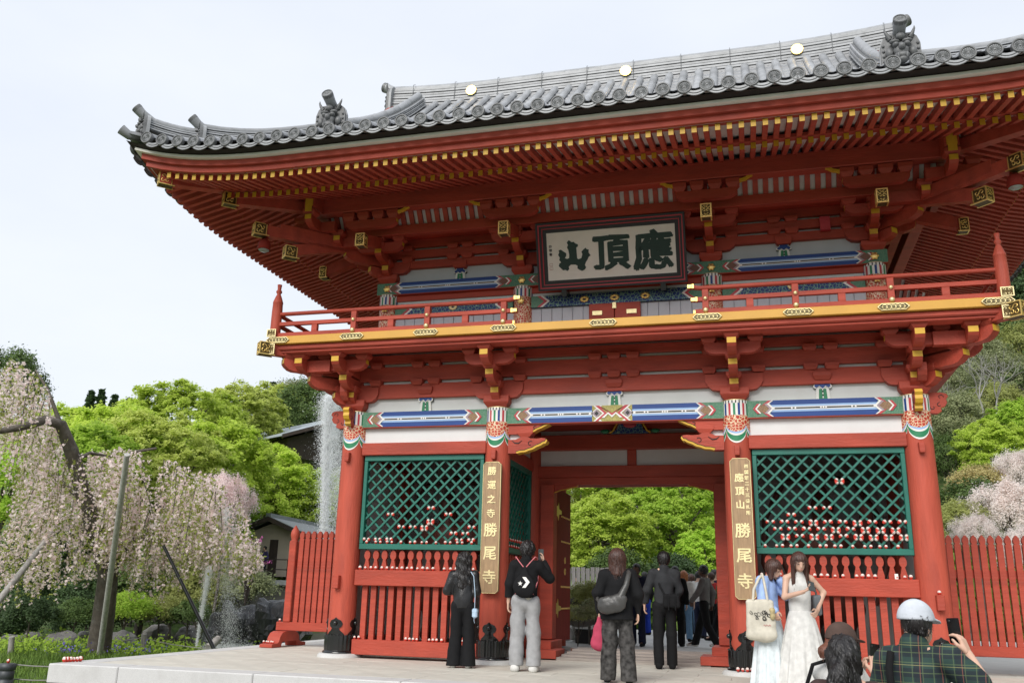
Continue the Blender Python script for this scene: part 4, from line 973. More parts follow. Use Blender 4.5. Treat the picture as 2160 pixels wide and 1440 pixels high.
# ================================================================ ground, platform, fences, small things
PAVE = mat('tan_paving', (.57, .545, .475), .8, .07, 5, .08, 60, dirt=((.44, .41, .35), .6, 3), rnd=.05)
CONC = mat('grey_paving', (.46, .455, .44), .85, .07, 3, .05, 50, dirt=((.36, .355, .34), .5, 2))
MORT = mat('mortar', (.36, .33, .28), .9)
SOIL = mat('soil', (.10, .075, .045), .95, .25, 3, .3, 12, dirt=((.05, .07, .02), .7, 1.2))
GRASSM = mat('grass_ground', (.075, .13, .028), .9, .3, 4, .4, 30, dirt=((.16, .13, .06), .6, 1.0))
def smooth01(t): t = max(0., min(1., t)); return t*t*(3-2*t)
def hgt(x, y):
    h = -.8
    if x > -9: h += .36*max(0, y-25-max(0, -x)*.6)*smooth01((x+9)/8)
    h += min(14, .22*max(0, y-44))*smooth01((-x-2)/20)
    h += .40*max(0, x-13-max(0, 6-y)*.3)*smooth01((x-13)/10)*(1 if y > -40 else 0)
    h += min(5, .12*max(0, -x-34))*smooth01((y+5)/20)
    r = sqrt((x+15.5)**2/11.5**2+(y-21)**2/9.0**2)               # pond basin
    if r < 1.15: h = min(h, -1.5+.75*smooth01((r-.9)/.25))
    if -7.2 < x < 14 and -4 < y < 19: h = min(h, -.9)
    return min(h, 70)
def terrain():
    xs = np.concatenate([np.linspace(-900, -80, 12), np.linspace(-70, 70, 113), np.linspace(80, 900, 12)]); ys = np.concatenate([np.linspace(-900, -40, 10), np.linspace(-30, 130, 129), np.linspace(150, 900, 12)])
    vs = [(x, y, hgt(x, y)+.05*sin(x*1.3)*cos(y*1.1)) for y in ys for x in xs]; n = len(xs)
    b = B(); b.add(vs, [[j*n+i, j*n+i+1, (j+1)*n+i+1, (j+1)*n+i] for j in range(len(ys)-1) for i in range(n-1)], GRASSM, True); b.obj('ground', kind='structure')
terrain()
WATER = mat('pond_water', (.018, .026, .014), .06, .2, 1, .25, 6, spec=.5)
b = B(); n = 40; b.add([(-15.5+12*cos(2*pi*k/n), 21+9.4*sin(2*pi*k/n), -1.02) for k in range(n)], [list(range(n))], WATER); b.obj('pond_water', kind='structure')
# platform
PX0, PX1, PY0 = -6.84, 12.0, -3.28
PF = empty('platform', (0, 0, 0), kind='structure')
B().box(PX0+.06, PX1, PY0+.06, 17, -.95, -.055, MORT).obj('platform_core', PF)
B().box(PX0+.5, PX1, 2.5, 17, -.055, -.004, CONC).obj('rear_paving', PF)
B().box(PX0+.1, PX0+.5, 1.4, 17, -.055, -.006, CONC).obj('rear_paving', PF)
k = 0; x = PX0
while x < PX1:                                              # granite edge stones, front
    L = 1.05 if k == 0 else 1.9; x1 = min(x+L, PX1); put(bevelled(B().box(x+.003, x1-.003, PY0, PY0+.42, -.235, 0.0, STONE).mesh('edge_stone'), .012), 'edge_stone', PF); x = x1; k += 1
for k in range(11):                                         # and along the left side
    y0 = PY0+.425+k*1.8; put(bevelled(B().box(PX0, PX0+.38, y0+.003, y0+1.797, -.235, 0.0, STONE).mesh('edge_stone'), .012), 'edge_stone', PF)
B().box(PX0+.06, PX1, PY0+.05, PY0+.09, -.9, -.235, mat('grey_wall', (.30, .30, .29), .85, .1, 3)).obj('platform_face', PF)
slabM = [bevelled(B().box(.0018, w-.0018, .0018, .4482, -.05, -.001, PAVE).mesh('paving_slab'), .0025) for w in (.9, .45)]
for r in range(12):
    y = PY0+.425+r*.45; x = PX0+.385-(0 if r % 2 else 0); first = True
    while x < 7.0:
        w = .45 if (first and r % 2) else .9; put(slabM[0 if w > .5 else 1], 'paving_slab', PF, (x, y, random.uniform(-.0015, .0015))); x += w; first = False
B().box(7.0, PX1, PY0+.42, 2.5, -.055, -.004, CONC).obj('rear_paving', PF)
ST = empty('front_steps', kind='structure')
for k in range(4): put(bevelled(B().box(-2.2, 5.5, PY0-.36*(k+1)+.002, PY0-.36*k-.002, -.95, -.19*(k+1)+.0, STONE).mesh('step'), .012), 'step', ST)
B().box(-8, 14, -40, PY0-.0, -.86, -.765, mat('low_bounce_paving', (.20, .19, .18), .9, .1, 3)).obj('forecourt', kind='structure')  # unseen forecourt, toned dark to cut the light bounced up under the eaves
# threshold boards of the passage
PLK = mat('weathered_plank', (.33, .29, .26), .85, .2, 4, .25, 20, stretch=(.6, 6, 6), rnd=.1)
T = empty('threshold_ramp', (0, 0, 0), label='low ramp of weathered grey planks across the gate passage', cat='ramp')
for k in range(5):
    y0 = 1.22+k*.30; B().box(-1.14+.03*k, 1.28, y0+.008, y0+.292, .0, .02+.028*(k+1) if k < 4 else .14, PLK).obj('plank', T)
for k in range(1, 5): B().box(-1.13, 1.27, 1.22+k*.30-.007, 1.22+k*.30+.007, .0, .018+.028*k, mat('plank_gap', (.14, .06, .045), .8)).obj('plank_edge', T)
# picket fences beside the gate
pk = [(-.044, 0), (.044, 0), (.044, 1.47), (.030, 1.485), (.044, 1.51), (.046, 1.54), (.036, 1.575), (.014, 1.605), (0, 1.62)]
pk = pk+[(-x, z) for x, z in pk[-2:1:-1]]; pkM = bevelled(B().prism(pk, 'y', -.035, .035, RED).mesh('picket'), .008)
def fence(x0, x1, y, label, post_at):
    F = empty('picket_fence', (x0, y, 0), label=label, cat='fence'); w = x1-x0
    put(bevelled(B().box(-.16 if post_at < 0 else 0, w+.16 if post_at > 0 else w, -.06, .06, .27, .42, RED).mesh('bottom_rail'), .01), 'bottom_rail', F); B().box(0, w, .036, .10, 1.40, 1.52, RED).obj('top_rail', F)
    n = int((w-.2)/.118)
    for k in range(n): put(pkM, 'picket', F, ((.2 if post_at < 0 else .06)+k*.118, 0, .42))
    px = .04 if post_at < 0 else w-.04
    put(bevelled(B().box(-.07, .07, -.07, .07, .42, 1.86, RED).mesh('post'), .012), 'post', F, (px, 0, 0)); B().lathe([(.065, 1.86), (.06, 1.88), (.08, 1.93), (.085, 1.98), (.07, 2.04), (.035, 2.10), (.006, 2.14)], px, 0, REDC, 14).obj('finial', F)
    fp = [(-.62, 0), (-.62, .05), (-.58, .06), (-.42, .065), (-.38, .09), (-.35, .17), (-.28, .235), (-.18, .26), (.18, .26), (.28, .235), (.35, .17), (.38, .09), (.42, .065), (.58, .06), (.62, .05), (.62, 0), (.3, 0), (.26, .09), (-.26, .09), (-.3, 0)]
    put(bevelled(B().prism(fp, 'x', -.12, .12, RED).mesh('foot'), .006), 'foot', F, (px-.05, 0, .003))
    return F
fence(-6.30, -4.62, 1.85, 'short red picket fence with a finial post beside the left end of the gate', -1)
fence(4.62, 10.4, 1.85, 'long red picket fence running off to the right of the gate', 1)
# daruma dolls
DRD = mat('daruma_red', (.62, .05, .03), .35, .1, 20); DWH = mat('daruma_white', (.78, .70, .64), .5)
def daruma():
    b = B(); n = 14; k = 10; c = .032; R_ = .031
    for i in range(k):
        for j in range(n):
            P = lambda a, t: (R_*sin(a)*cos(t)*(1-.06*cos(a)), R_*sin(a)*sin(t), c-.036*cos(a)+.004)
            a0, a1, t0, t1 = pi*i/k, pi*(i+1)/k, 2*pi*j/n, 2*pi*(j+1)/n; am, tm = (a0+a1)/2, (t0+t1)/2
            face = abs(((tm+pi/2+pi) % (2*pi))-pi) < 1.1 and 1.5 < am < 2.7
            b.add([P(a0, t0), P(a0, t1), P(a1, t1), P(a1, t0)], [(0, 1, 2, 3)], DWH if face else DRD, True)
    for s in (-1, 1): b.ball((s*.011, -.0265, .046), (.005, .003, .005), PBLK, 6, 4)
    b.ball((0, -.0285, .036), (.006, .003, .003), DRD, 6, 4)
    b.lathe([(.018, 0), (.02, .004)], 0, 0, DRD, 10)
    return b.mesh('daruma_doll')
darM = daruma(); NDAR = [0]
def dar(p, label, group, sc=1.2, rz=None, tilt=0.):
    NDAR[0] += 1; put(darM, 'daruma_doll', None, p, (0, tilt, random.uniform(-.3, .3) if rz is None else rz), sc*.66*random.uniform(.9, 1.1), label=label, cat='daruma doll', group=group)
def on(u, v, y, dz=0.): p = pixy(u, v, y); return (p.x, p.y, p.z+dz)
BAYTXT = {'L': 'the left bay', 'R': 'the right bay'}
_O = 'zeroth first second third fourth fifth sixth seventh eighth ninth tenth eleventh twelfth thirteenth fourteenth fifteenth sixteenth seventeenth eighteenth nineteenth'.split()
def ORD(n): return _O[n] if n < 20 else ('twenty', 'thirty', 'forty')[n//10-2]+('-'+_O[n % 10] if n % 10 else '-tenth')
NTH = int
for (x0, x1), bn in zip(BAYS, 'LR'):
    g = 'daruma dolls on the rail of '+BAYTXT[bn]; x = x0+.05; nn = 0
    while x < x1-.04:
        if random.random() < (.95 if bn == 'L' else .8): nn = NTH(nn+1); dar((x, -.085, 1.3155), 'tiny daruma doll on the slat rail of %s, %s from the left' % (BAYTXT[bn], ORD(nn)), g, random.uniform(1.1, 1.3))
        x += random.uniform(.075, .105)
    g = 'daruma dolls along the lattice foot of '+BAYTXT[bn]; x = x0+.06+.02; k = 0; nn = 0
    while x < x1-.08:
        for d in ((-.04, .04) if k % 3 else (0,)): nn = nn+1; dar((x+d+.04, -.05, 1.7175), 'tiny daruma doll along the lattice foot of %s, %s from the left' % (BAYTXT[bn], ORD(nn)), g, 1.15)
        x += .195; k += 1
def cross_dar(pts, bn, x0, w):
    seen = set()
    g = 'daruma dolls perched in the lattice of '+BAYTXT[bn]
    for u, v, n in pts:
        p = pixy(u, v, -.05)
        # nearest crossing of the lattice
        lx, lz = p.x-x0-.06, p.z-1.717; best = None
        for i in range(-2, 14):
            for j in range(0, 18):
                z = (j*.0975)+.0; xx = i*.195+((.0975/2) if True else 0)
                for q in ((i*.195+.04875, .04875+j*.195), (i*.195+.14625, .14625+j*.195)):
                    d = (q[0]-lx)**2+(q[1]-lz)**2
                    if best is None or d < best[0]: best = (d, q)
        X, Z = best[1][0]+x0+.06, best[1][1]+1.717
        if (X, Z) in seen: continue
        seen.add((X, Z)); col_ = int(round((X-x0)/.0975)); row_ = int(round((Z-1.717)/.0975))+1
        for s in (-1, 1):
            sd_ = 'left' if s < 0 else 'right'; lab = lambda w: '%s%s daruma doll, %s lattice column, %s row up, in %s' % (w, sd_, ORD(col_), ORD(row_), BAYTXT[bn])
            dar((X+s*.060, -.05, Z+.002), lab('upper ' if n == 4 else 'tiny '), g, 1.25, 0., -s*.75)
            if n == 4: dar((X+s*.060, -.05, Z+.004), lab('lower '), g, 1.25, 0., -s*2.3)
a3 = lambda x, y, n=2: (480+x/3, 960+y/3, n); a6 = lambda x, y, n=2: (1500+x/2.77, 920+y/2.77, n)
cross_dar([a3(1265, 352), a3(1007, 395), a3(1375, 398), a3(1115, 440), a3(1187, 440), a3(1262, 430, 4), a3(1222, 475, 4), a3(1447, 488), a3(1520, 488), a3(1562, 443), a3(888, 523), a3(963, 523), a3(1037, 525), a3(1483, 533), a3(1558, 533)], 'L', BAYS[0][0], 0)
cross_dar([a6(735, 245, 4), a6(580, 437), a6(667, 437), a6(457, 482), a6(334, 525), a6(417, 525), a6(501, 525), a6(585, 515, 4), a6(672, 525), a6(757, 525), a6(842, 515, 4), a6(932, 525), a6(1018, 525), a6(1106, 525), a6(378, 572), a6(462, 572), a6(548, 572), a6(632, 572), a6(716, 563, 4), a6(804, 572), a6(890, 563, 4), a6(977, 563, 4), a6(1063, 563, 4), a6(420, 608, 4), a6(508, 618), a6(590, 608, 4), a6(676, 608, 4), a6(768, 618), a6(853, 608, 4), a6(940, 608, 4), a6(1025, 608, 4), a6(1113, 608, 4)], 'R', BAYS[1][0], 0)
for bn, xs in (('L', (-4.05, -3.98, -3.20, -3.14, -3.08, -3.02, -2.82, -2.76, -2.70, -2.62, -2.34, -2.28)),):
    for nn, x in enumerate(xs): dar((x, -.075, .2725), 'tiny daruma doll on the bottom sill of %s, %s from the left' % (BAYTXT[bn], ORD(nn+1)), 'daruma dolls on the bottom sill of '+BAYTXT[bn], 1.15)
for k in range(6): p = pixz(133+6.8*k, 1396-.3*k, 0); dar((p.x+.0, p.y+.02, 0.001), 'orange-red daruma doll on the platform corner, %s from the left of its row' % ORD(k+1), 'row of daruma dolls on the platform corner', 1.35)
for k in range(4): dar((1.72+.062*k, -.30, .062), 'tiny daruma doll on the column base beside the tote bag, %s from the left' % ORD(k+1), 'daruma dolls on a column base', 1.15)
for k in range(5): dar((-6.42+.045*k, 1.85-.5+.02*(k % 2), .068), 'tiny daruma doll on the foot of the picket fence, %s from the left' % ORD(k+1), 'daruma dolls on the fence foot', 1.0)
dar((CX[3]+.03, -.245, 1.121), 'lone daruma doll on the cleat of the right end column', None, 1.3); dar((-6.42, 1.85, .421), 'lone daruma doll on the rail end of the picket fence', None, 1.1)
for s, nm in ((-1, 'left'),):
    for k in range(22): dar((CX[1]+.055, .36+.075*k, 1.7175 if k % 2 else 1.815), 'tiny daruma doll in the passage lattice, %s from the front' % ORD(k+1), 'daruma dolls in the passage lattice', 1.1, pi/2)
b = B(); b.box(-.022, .022, -.004, .004, 0, .07, PWHT); b.obj('card', None, (BAYS[1][1]-.26, -.10, 1.3155), label='small white card standing among the dolls on the rail', cat='card')
# ================================================================ people
def surfnet(F, lo, h):
    "dual surface of a sampled field: one vertex in every cell the surface crosses"
    S = F < 0; nx, ny, nz = F.shape; cx = (nx-1, ny-1, nz-1)
    acc = np.zeros(cx+(3,), np.float32); cnt = np.zeros(cx, np.float32)
    for ax in range(3):
        for d1 in (0, 1):
            for d2 in (0, 1):
                o = [0, 0, 0]; oth = [a for a in range(3) if a != ax]; o[oth[0]] = d1; o[oth[1]] = d2
                sl0 = tuple(slice(o[a], o[a]+cx[a]) for a in range(3)); o2 = list(o); o2[ax] = 1
                sl1 = tuple(slice(o2[a], o2[a]+cx[a]) for a in range(3))
                a, b = F[sl0], F[sl1]; c = (a < 0) != (b < 0); t = np.where(c, a/np.where(c, a-b, 1), 0)
                v = np.zeros(cx+(3,), np.float32); v[..., ax] = t; v[..., oth[0]] = d1; v[..., oth[1]] = d2
                acc += v*c[..., None]; cnt += c
    m = cnt > 0; idx = -np.ones(cx, np.int64); idx[m] = np.arange(m.sum())
    base = np.stack(np.nonzero(m), 1); V = (base+acc[m]/cnt[m][:, None])*h+np.array(lo)
    Q = []
    for ax in range(3):
        o1, o2 = [(1, 2), (2, 0), (0, 1)][ax]
        sl = [slice(1, cx[a]) for a in range(3)]; sl[ax] = slice(0, cx[ax])
        sa = [slice(1, cx[a]) for a in range(3)]; sb = list(sa); sa[ax] = slice(0, cx[ax]); sb[ax] = slice(1, cx[ax]+1)
        c = S[tuple(sa)] != S[tuple(sb)]; ii = np.stack(np.nonzero(c), 1)
        off = np.array([1 if a != ax else 0 for a in range(3)]); ii = ii+off
        e1 = np.zeros(3, int); e1[o1] = 1; e2 = np.zeros(3, int); e2[o2] = 1
        g = lambda p: idx[p[:, 0], p[:, 1], p[:, 2]]
        q = np.stack([g(ii), g(ii-e1), g(ii-e1-e2), g(ii-e2)], 1)
        fl = S[tuple(sa)][c]; q[~fl] = q[~fl][:, ::-1]; Q.append(q)
    Q = np.concatenate(Q); return V, Q[(Q >= 0).all(1)]
def evals(P, prims, k):
    F = None
    for pr in prims:
        if callable(pr): d = pr(P)
        else:
            t = pr[0]
            if t == 'c':
                a, b = np.array(pr[1], np.float32), np.array(pr[2], np.float32); fl = pr[5] if len(pr) > 5 else 1.
                sc = np.array((1, 1/fl, 1), np.float32); p = (P-a)*sc; ab = (b-a)*sc
                u = np.clip((p@ab)/max(float(ab@ab), 1e-9), 0, 1); d = np.linalg.norm(p-u[..., None]*ab, axis=-1)-(pr[3]+(pr[4]-pr[3])*u)
                if fl < 1: d = d*(.5+.5*fl)
            elif t == 'e':
                r = np.array(pr[2], np.float32); q = (P-np.array(pr[1], np.float32))
                if len(pr) > 3: c_, s_ = cos(pr[3]), sin(pr[3]); q = np.stack([q[..., 0]*c_+q[..., 1]*s_, -q[..., 0]*s_+q[..., 1]*c_, q[..., 2]], -1)
                l = np.linalg.norm(q/r, axis=-1); g = np.linalg.norm(q/(r*r), axis=-1)+1e-6; d = l*(l-1)/g
            elif t == 'b':
                q = np.abs(P-np.array(pr[1], np.float32))-np.array(pr[2], np.float32)+pr[3]; d = np.linalg.norm(np.maximum(q, 0), axis=-1)+np.minimum(q.max(-1), 0)-pr[3]
        if F is None: F = d
        else:
            hh = np.clip(.5+.5*(d-F)/k, 0, 1); F = d*(1-hh)+F*hh-k*hh*(1-hh)
    return F
def solid(prims, k=.03, h=.012, folds=0., ff=14, cuts=(), lo=None, hi=None, seed=1, pad=.05):
    if lo is None:
        L, Hh = np.full(3, 9.), np.full(3, -9.)
        for pr in prims:
            if callable(pr): continue
            if pr[0] == 'c': pts = [(pr[1], max(pr[3:5])), (pr[2], max(pr[3:5]))]
            elif pr[0] == 'e': pts = [(pr[1], np.array(pr[2]) if len(pr) < 4 else max(pr[2]))]
            else: pts = [(pr[1], np.array(pr[2]))]
            for c, r in pts: L = np.minimum(L, np.array(c)-r); Hh = np.maximum(Hh, np.array(c)+r)
        lo, hi = L-pad, Hh+pad
    lo = np.array(lo, float); hi = np.array(hi, float)
    n = np.maximum(4, np.ceil((hi-lo)/h).astype(int))
    ax = [np.float32(lo[a])+np.arange(n[a], dtype=np.float32)*np.float32(h) for a in range(3)]
    P = np.stack(np.meshgrid(*ax, indexing='ij'), -1); F = evals(P, prims, k)
    if folds:
        rg = np.random.default_rng(seed); W_ = 0
        for i in range(5):
            d = rg.normal(size=3)*np.array((1, 1, .75)); d = d/np.linalg.norm(d)*ff*(.6+.5*i); W_ = W_+np.sin(P@d.astype(np.float32)+rg.uniform(0, 6)+1.3*np.sin(P@(d[::-1].astype(np.float32)*.45)))/(1+.5*i)
        F = F+folds*1.35*W_
    for c in cuts: F = np.maximum(F, c(P))
    return surfnet(F.astype(np.float32), lo, h)
def addsolid(b, m, *a, **kw):
    V, Q = solid(*a, **kw); b.add(V.tolist(), Q.tolist(), m, True); return b
below = lambda z: (lambda P: P[..., 2]-z)
above = lambda z: (lambda P: z-P[..., 2])
SKIN = mat('skin_light', (.60, .38, .28), .5, .06, 8, spec=.35); SKIND = mat('skin_dark', (.12, .06, .04), .5, .06, 8)
HAIRK = mat('hair_black', (.012, .010, .010), .38, .4, 40, .5, 90, stretch=(1, 1, .08)); HAIRB = mat('hair_brown', (.065, .028, .020), .35, .35, 40, .5, 90, stretch=(1, 1, .08)); HAIRO = mat('hair_ginger', (.33, .11, .035), .4, .3, 40, .5, 90, stretch=(1, 1, .08))
def cloth(n, c, rough=.85, var=.12, bump=.25, **kw): return mat('cloth_'+n, c, rough, var, 14, bump, 180, spec=.2, **kw)
LEATH = mat('black_leather', (.012, .012, .013), .3, .3, 9, .3, 60); CBLK = cloth('black', (.010, .010, .011)); CCHA = cloth('charcoal', (.032, .033, .036)); CGRY = cloth('light_grey', (.33, .33, .335)); CMEL = cloth('melange', (.055, .052, .05), var=.8); CWHT = cloth('white', (.62, .61, .585)); CCRM = cloth('cream', (.58, .54, .45)); CSKY = cloth('sky_blue', (.36, .50, .82)); CPALE = cloth('pale_skirt', (.66, .72, .74)); CBRN = cloth('dark_brown', (.055, .034, .032)); CNAV = cloth('navy', (.014, .018, .04)); CJEAN = cloth('denim', (.12, .22, .34)); CPNK = cloth('rose_bag', (.42, .055, .10)); CGRB = mat('grey_leather', (.055, .053, .05), .35, .2, 8, .2, 60); CTAN = cloth('taupe', (.20, .18, .155)); CGJK = cloth('grey_jacket', (.155, .145, .14)); CMAR = cloth('maroon', (.12, .012, .018)); CCAPB = cloth('brown_cap', (.085, .055, .045)); CCAPW = cloth('pale_cap', (.55, .58, .63)); CTEAL = cloth('purple', (.07, .06, .16))
def plaid():
    m = bpy.data.materials.new('green_plaid'); m.use_nodes = True; N = m.node_tree.nodes; L = m.node_tree.links; b = N['Principled BSDF']; b.inputs['Roughness'].default_value = .85
    tc = N.new('ShaderNodeTexCoord'); sp = N.new('ShaderNodeSeparateXYZ'); L.new(tc.outputs['Object'], sp.inputs[0]); col = None
    def line(sock, scale, off, w):
        a = N.new('ShaderNodeMath'); a.operation = 'MULTIPLY_ADD'; a.inputs[1].default_value = scale; a.inputs[2].default_value = off; L.new(sock, a.inputs[0])
        f = N.new('ShaderNodeMath'); f.operation = 'FRACT'; L.new(a.outputs[0], f.inputs[0]); g = N.new('ShaderNodeMath'); g.operation = 'LESS_THAN'; g.inputs[1].default_value = w; L.new(f.outputs[0], g.inputs[0]); return g.outputs[0]
    prev = N.new('ShaderNodeRGB'); prev.outputs[0].default_value = (.018, .045, .038, 1); prev = prev.outputs[0]
    for sock, sc_, off, w, c, f in ((0, 9, 0, .45, (.008, .012, .02, 1), .7), (2, 9, .3, .45, (.008, .012, .02, 1), .7), (0, 18, .2, .09, (.09, .13, .06, 1), .7), (2, 18, .2, .09, (.09, .13, .06, 1), .7), (0, 9, .72, .03, (.30, .10, .07, 1), .7), (2, 9, .72, .03, (.30, .28, .12, 1), .7)):
        mx = N.new('ShaderNodeMixRGB'); mu = N.new('ShaderNodeMath'); mu.operation = 'MULTIPLY'; mu.inputs[1].default_value = f
        L.new(line(sp.outputs[sock], sc_, off, w), mu.inputs[0]); L.new(mu.outputs[0], mx.inputs[0]); L.new(prev, mx.inputs[1]); mx.inputs[2].default_value = c; prev = mx.outputs[0]
    L.new(prev, b.inputs['Base Color']); return m
PLAID = plaid()
J0 = dict(head=(0, .015, 1.585), neck=(0, -.012, 1.45), chest=(0, 0, 1.28), waist=(0, 0, 1.07), pelvis=(0, -.005, .93), shR=(.165, -.01, 1.372), elR=(.225, -.03, 1.13), wrR=(.235, .04, .90), shL=(-.165, -.01, 1.372), elL=(-.225, -.03, 1.13), wrL=(-.235, .04, .90), hipR=(.09, 0, .90), knR=(.10, .015, .49), anR=(.105, -.02, .085), hipL=(-.09, 0, .90), knL=(-.10, .015, .49), anL=(-.105, -.02, .085))
def hand(b, m, w, fd, pn, curl=.6, side=1, h=.0065, s=1.):
    "palm, four fingers and a thumb; fd = finger direction, pn = palm normal, side = +1 thumb to fd x pn"
    w, fd, pn = Vector(w), Vector(fd).normalized(), Vector(pn).normalized(); sd = fd.cross(pn).normalized()*side; pn = sd.cross(fd).normalized()*side
    pr = []; P = lambda a, c, n: tuple(w+fd*a*s+sd*c*s+pn*n*s)
    for c in (-.026, -.009, .009, .026): pr.append(('c', P(.01, c*.8, 0), P(.082, c, 0), .0155*s, .0125*s))
    for c, L in ((.030, .068), (.010, .076), (-.010, .070), (-.029, .056)):
        a0 = .084; a1 = curl*.55; p1 = (a0+L*.42*cos(a1), L*.42*sin(a1)); a2 = a1+curl*.9; p2 = (p1[0]+L*.33*cos(a2), p1[1]+L*.33*sin(a2)); a3 = a2+curl*.5; p3 = (p2[0]+L*.25*cos(a3), p2[1]+L*.25*sin(a3))
        pr += [('c', P(a0, c, 0), P(p1[0], c*1.08, p1[1]), .0095*s, .009*s), ('c', P(p1[0], c*1.08, p1[1]), P(p2[0], c*1.08, p2[1]), .009*s, .0085*s), ('c', P(p2[0], c*1.08, p2[1]), P(p3[0], c*1.08, p3[1]), .0085*s, .0075*s)]
    pr += [('c', P(.025, .028, .005), P(.055, .055, .018), .0145*s, .0115*s), ('c', P(.055, .055, .018), P(.092, .058, .030), .011*s, .0085*s)]
    addsolid(b, m, pr, k=.006, h=h)
def strand_fuzz(b, m, hd, n, ln=1.):
    "loose strands lying over the hair: thin ribbons that break its outline"
    r = np.random.default_rng(len(b.v)); V = np.array(b.v); hd = np.array(hd)
    for p in V[r.integers(0, len(V), n)]:
        o = p-hd; o[2] *= .3; o /= np.linalg.norm(o)+1e-6; dn = np.array((0, 0, -1.))+o*(.25 if p[2] > hd[2] else .05); L = r.uniform(.03, .09)*ln; q = p+o*r.uniform(.0, .010)+dn*L*.5+r.normal(0, .008*ln, 3); e = q+dn*L*.5+r.normal(0, .012*ln, 3); sd = np.cross(o, dn); sd = sd/(np.linalg.norm(sd)+1e-6)*.0022
        b.add([p-sd, p+sd, q+sd, q-sd, e], [(0, 1, 2, 3), (3, 2, 4)], m)
def person(label, pos, rz, H, J=None, skin=SKIN, parts=(), hands=(), h=.012, group=None, face=None, ears=True, bare=.0, look=0., nod=0.):
    "parts: list of (name, material, function(J) -> (prims, kwargs)); everything in a 1.7 m frame, then scaled"
    T = empty('person', pos, rz, label=label, cat='person', group=group); s = H/1.7; T.scale = (s, s, s)
    K = dict(J0); K.update(J or {}); v = lambda n: np.array(K[n], float)
    hd = v('head'); HM = Matrix.Rotation(look, 3, 'Z') @ Matrix.Rotation(-nod, 3, 'X')
    hp = lambda x, y, z: tuple(hd+np.array(HM @ Vector((x, y, z))))
    pr = [('e', tuple(hd), (.074, .093, .108), look), ('e', hp(0, .028, -.055), (.054, .058, .062), look), ('c', K['neck'], hp(0, -.02, -.05), .052, .047), ('c', hp(0, .095, .0), hp(0, .108, -.028), .009, .014), ('e', hp(0, .088, -.066), (.026, .02, .017), look), ('c', hp(-.032, .083, .026), hp(.032, .083, .026), .012, .012)]
    if ears: pr += [('e', hp(sx*.077, -.01, -.012), (.011, .02, .03), look) for sx in (-1, 1)]
    pr += [('c', K['neck'], K['chest'], .05, .11, .7), ('c', K['chest'], K['pelvis'], .115, .115, .68), ('c', K['neck'], K['shR'], .045, .042), ('c', K['neck'], K['shL'], .045, .042)]
    for d in 'RL': pr += [('c', K['sh'+d], K['el'+d], .042, .036), ('c', K['el'+d], K['wr'+d], .037, .026), ('c', K['hip'+d], K['kn'+d], .07, .05), ('c', K['kn'+d], K['an'+d], .05, .036), ('c', K['an'+d], tuple(v('an'+d)+(0, .13, -.04)), .035, .03)]
    b = B(); addsolid(b, skin, pr, k=.022, h=h)
    for d, fd, pn, curl, side in hands: hand(b, skin, tuple(v('wr'+d)), fd, pn, curl, side, h=min(h*.55, .012))
    b.obj('body', T)
    if face:
        f = B(); EYE = mat('eye_dark', (.015, .01, .01), .3); LIP = mat('lips', (.42, .12, .11), .45)
        for sx in (-1, 1):
            f.tube([hp(sx*.016, .092, .008), hp(sx*.03, .093, .003), hp(sx*.046, .083, .008)], [.002, .0042, .002], EYE, 6); f.tube([hp(sx*.014, .097, .034), hp(sx*.032, .097, .04), hp(sx*.052, .083, .034)], [.002, .0035, .0015], HAIRB, 6)
        f.tube([hp(-.022, .098, -.060), hp(0, .107, -.060), hp(.022, .098, -.060)], [.002, .0062, .002], LIP, 6); f.obj('face_features', T)
    for nm, m, fn in parts:
        prims, kw = fn(K); kw.setdefault('h', h); b = B(); addsolid(b, m, prims, **kw)
        if nm == 'hair': lz = min(p[2] for p in b.v); strand_fuzz(b, m, K['head'], 420 if h < .015 else 120, 1. if lz < K['head'][2]-.17 else .3)
        b.obj(nm, T)
    return T
# ---- garments (functions of the joints)
def shift(p, d): return tuple(np.array(p, float)+np.array(d, float))
def top(hem=.88, tr=.145, ar=(.068, .058, .046), slv='long', flat=.70, folds=.003, neck=True, collar=0., flare=0., hemcut=True, seed=2):
    def f(K):
        pr = [('c', K['chest'], shift(K['pelvis'], (0, 0, hem-.90)), tr, tr+flare, flat), ('c', (K['neck'][0], K['neck'][1], K['neck'][2]-.035), K['shR'], .045, ar[0]*.96, .9), ('c', (K['neck'][0], K['neck'][1], K['neck'][2]-.035), K['shL'], .045, ar[0]*.96, .9), ('c', shift(K['neck'], (0, 0, -.06)), K['chest'], .07, tr*.92, .75)]
        if collar: pr.append(('c', shift(K['neck'], (0, 0, -.03)), shift(K['neck'], (0, 0, collar)), .066, .07))
        for d in 'RL':
            if slv != 'none': pr.append(('c', K['sh'+d], K['el'+d] if slv == 'long' else shift(K['sh'+d], .62*(np.array(K['el'+d])-np.array(K['sh'+d]))), ar[0], ar[1]))
            if slv == 'long': pr.append(('c', K['el'+d], K['wr'+d], ar[1], ar[2]))
        c = [above(hem)] if hemcut else []; return pr, dict(k=.03, folds=folds, ff=16, cuts=c, seed=seed)
    return f
def pants(hip=.135, th=.098, kn=.078, an=.082, hem=.05, topz=1.02, folds=.003, seed=3):
    def f(K):
        pr = [('c', shift(K['pelvis'], (0, 0, .08)), shift(K['pelvis'], (0, 0, -.03)), hip-.012, hip, .78)]
        for d in 'RL': pr += [('c', K['hip'+d], K['kn'+d], th, kn), ('c', K['kn'+d], shift(K['an'+d], (0, .01, -.07)), kn, an)]
        return pr, dict(k=.02, folds=folds, ff=15, cuts=[above(hem), below(topz)], seed=seed)
    return f
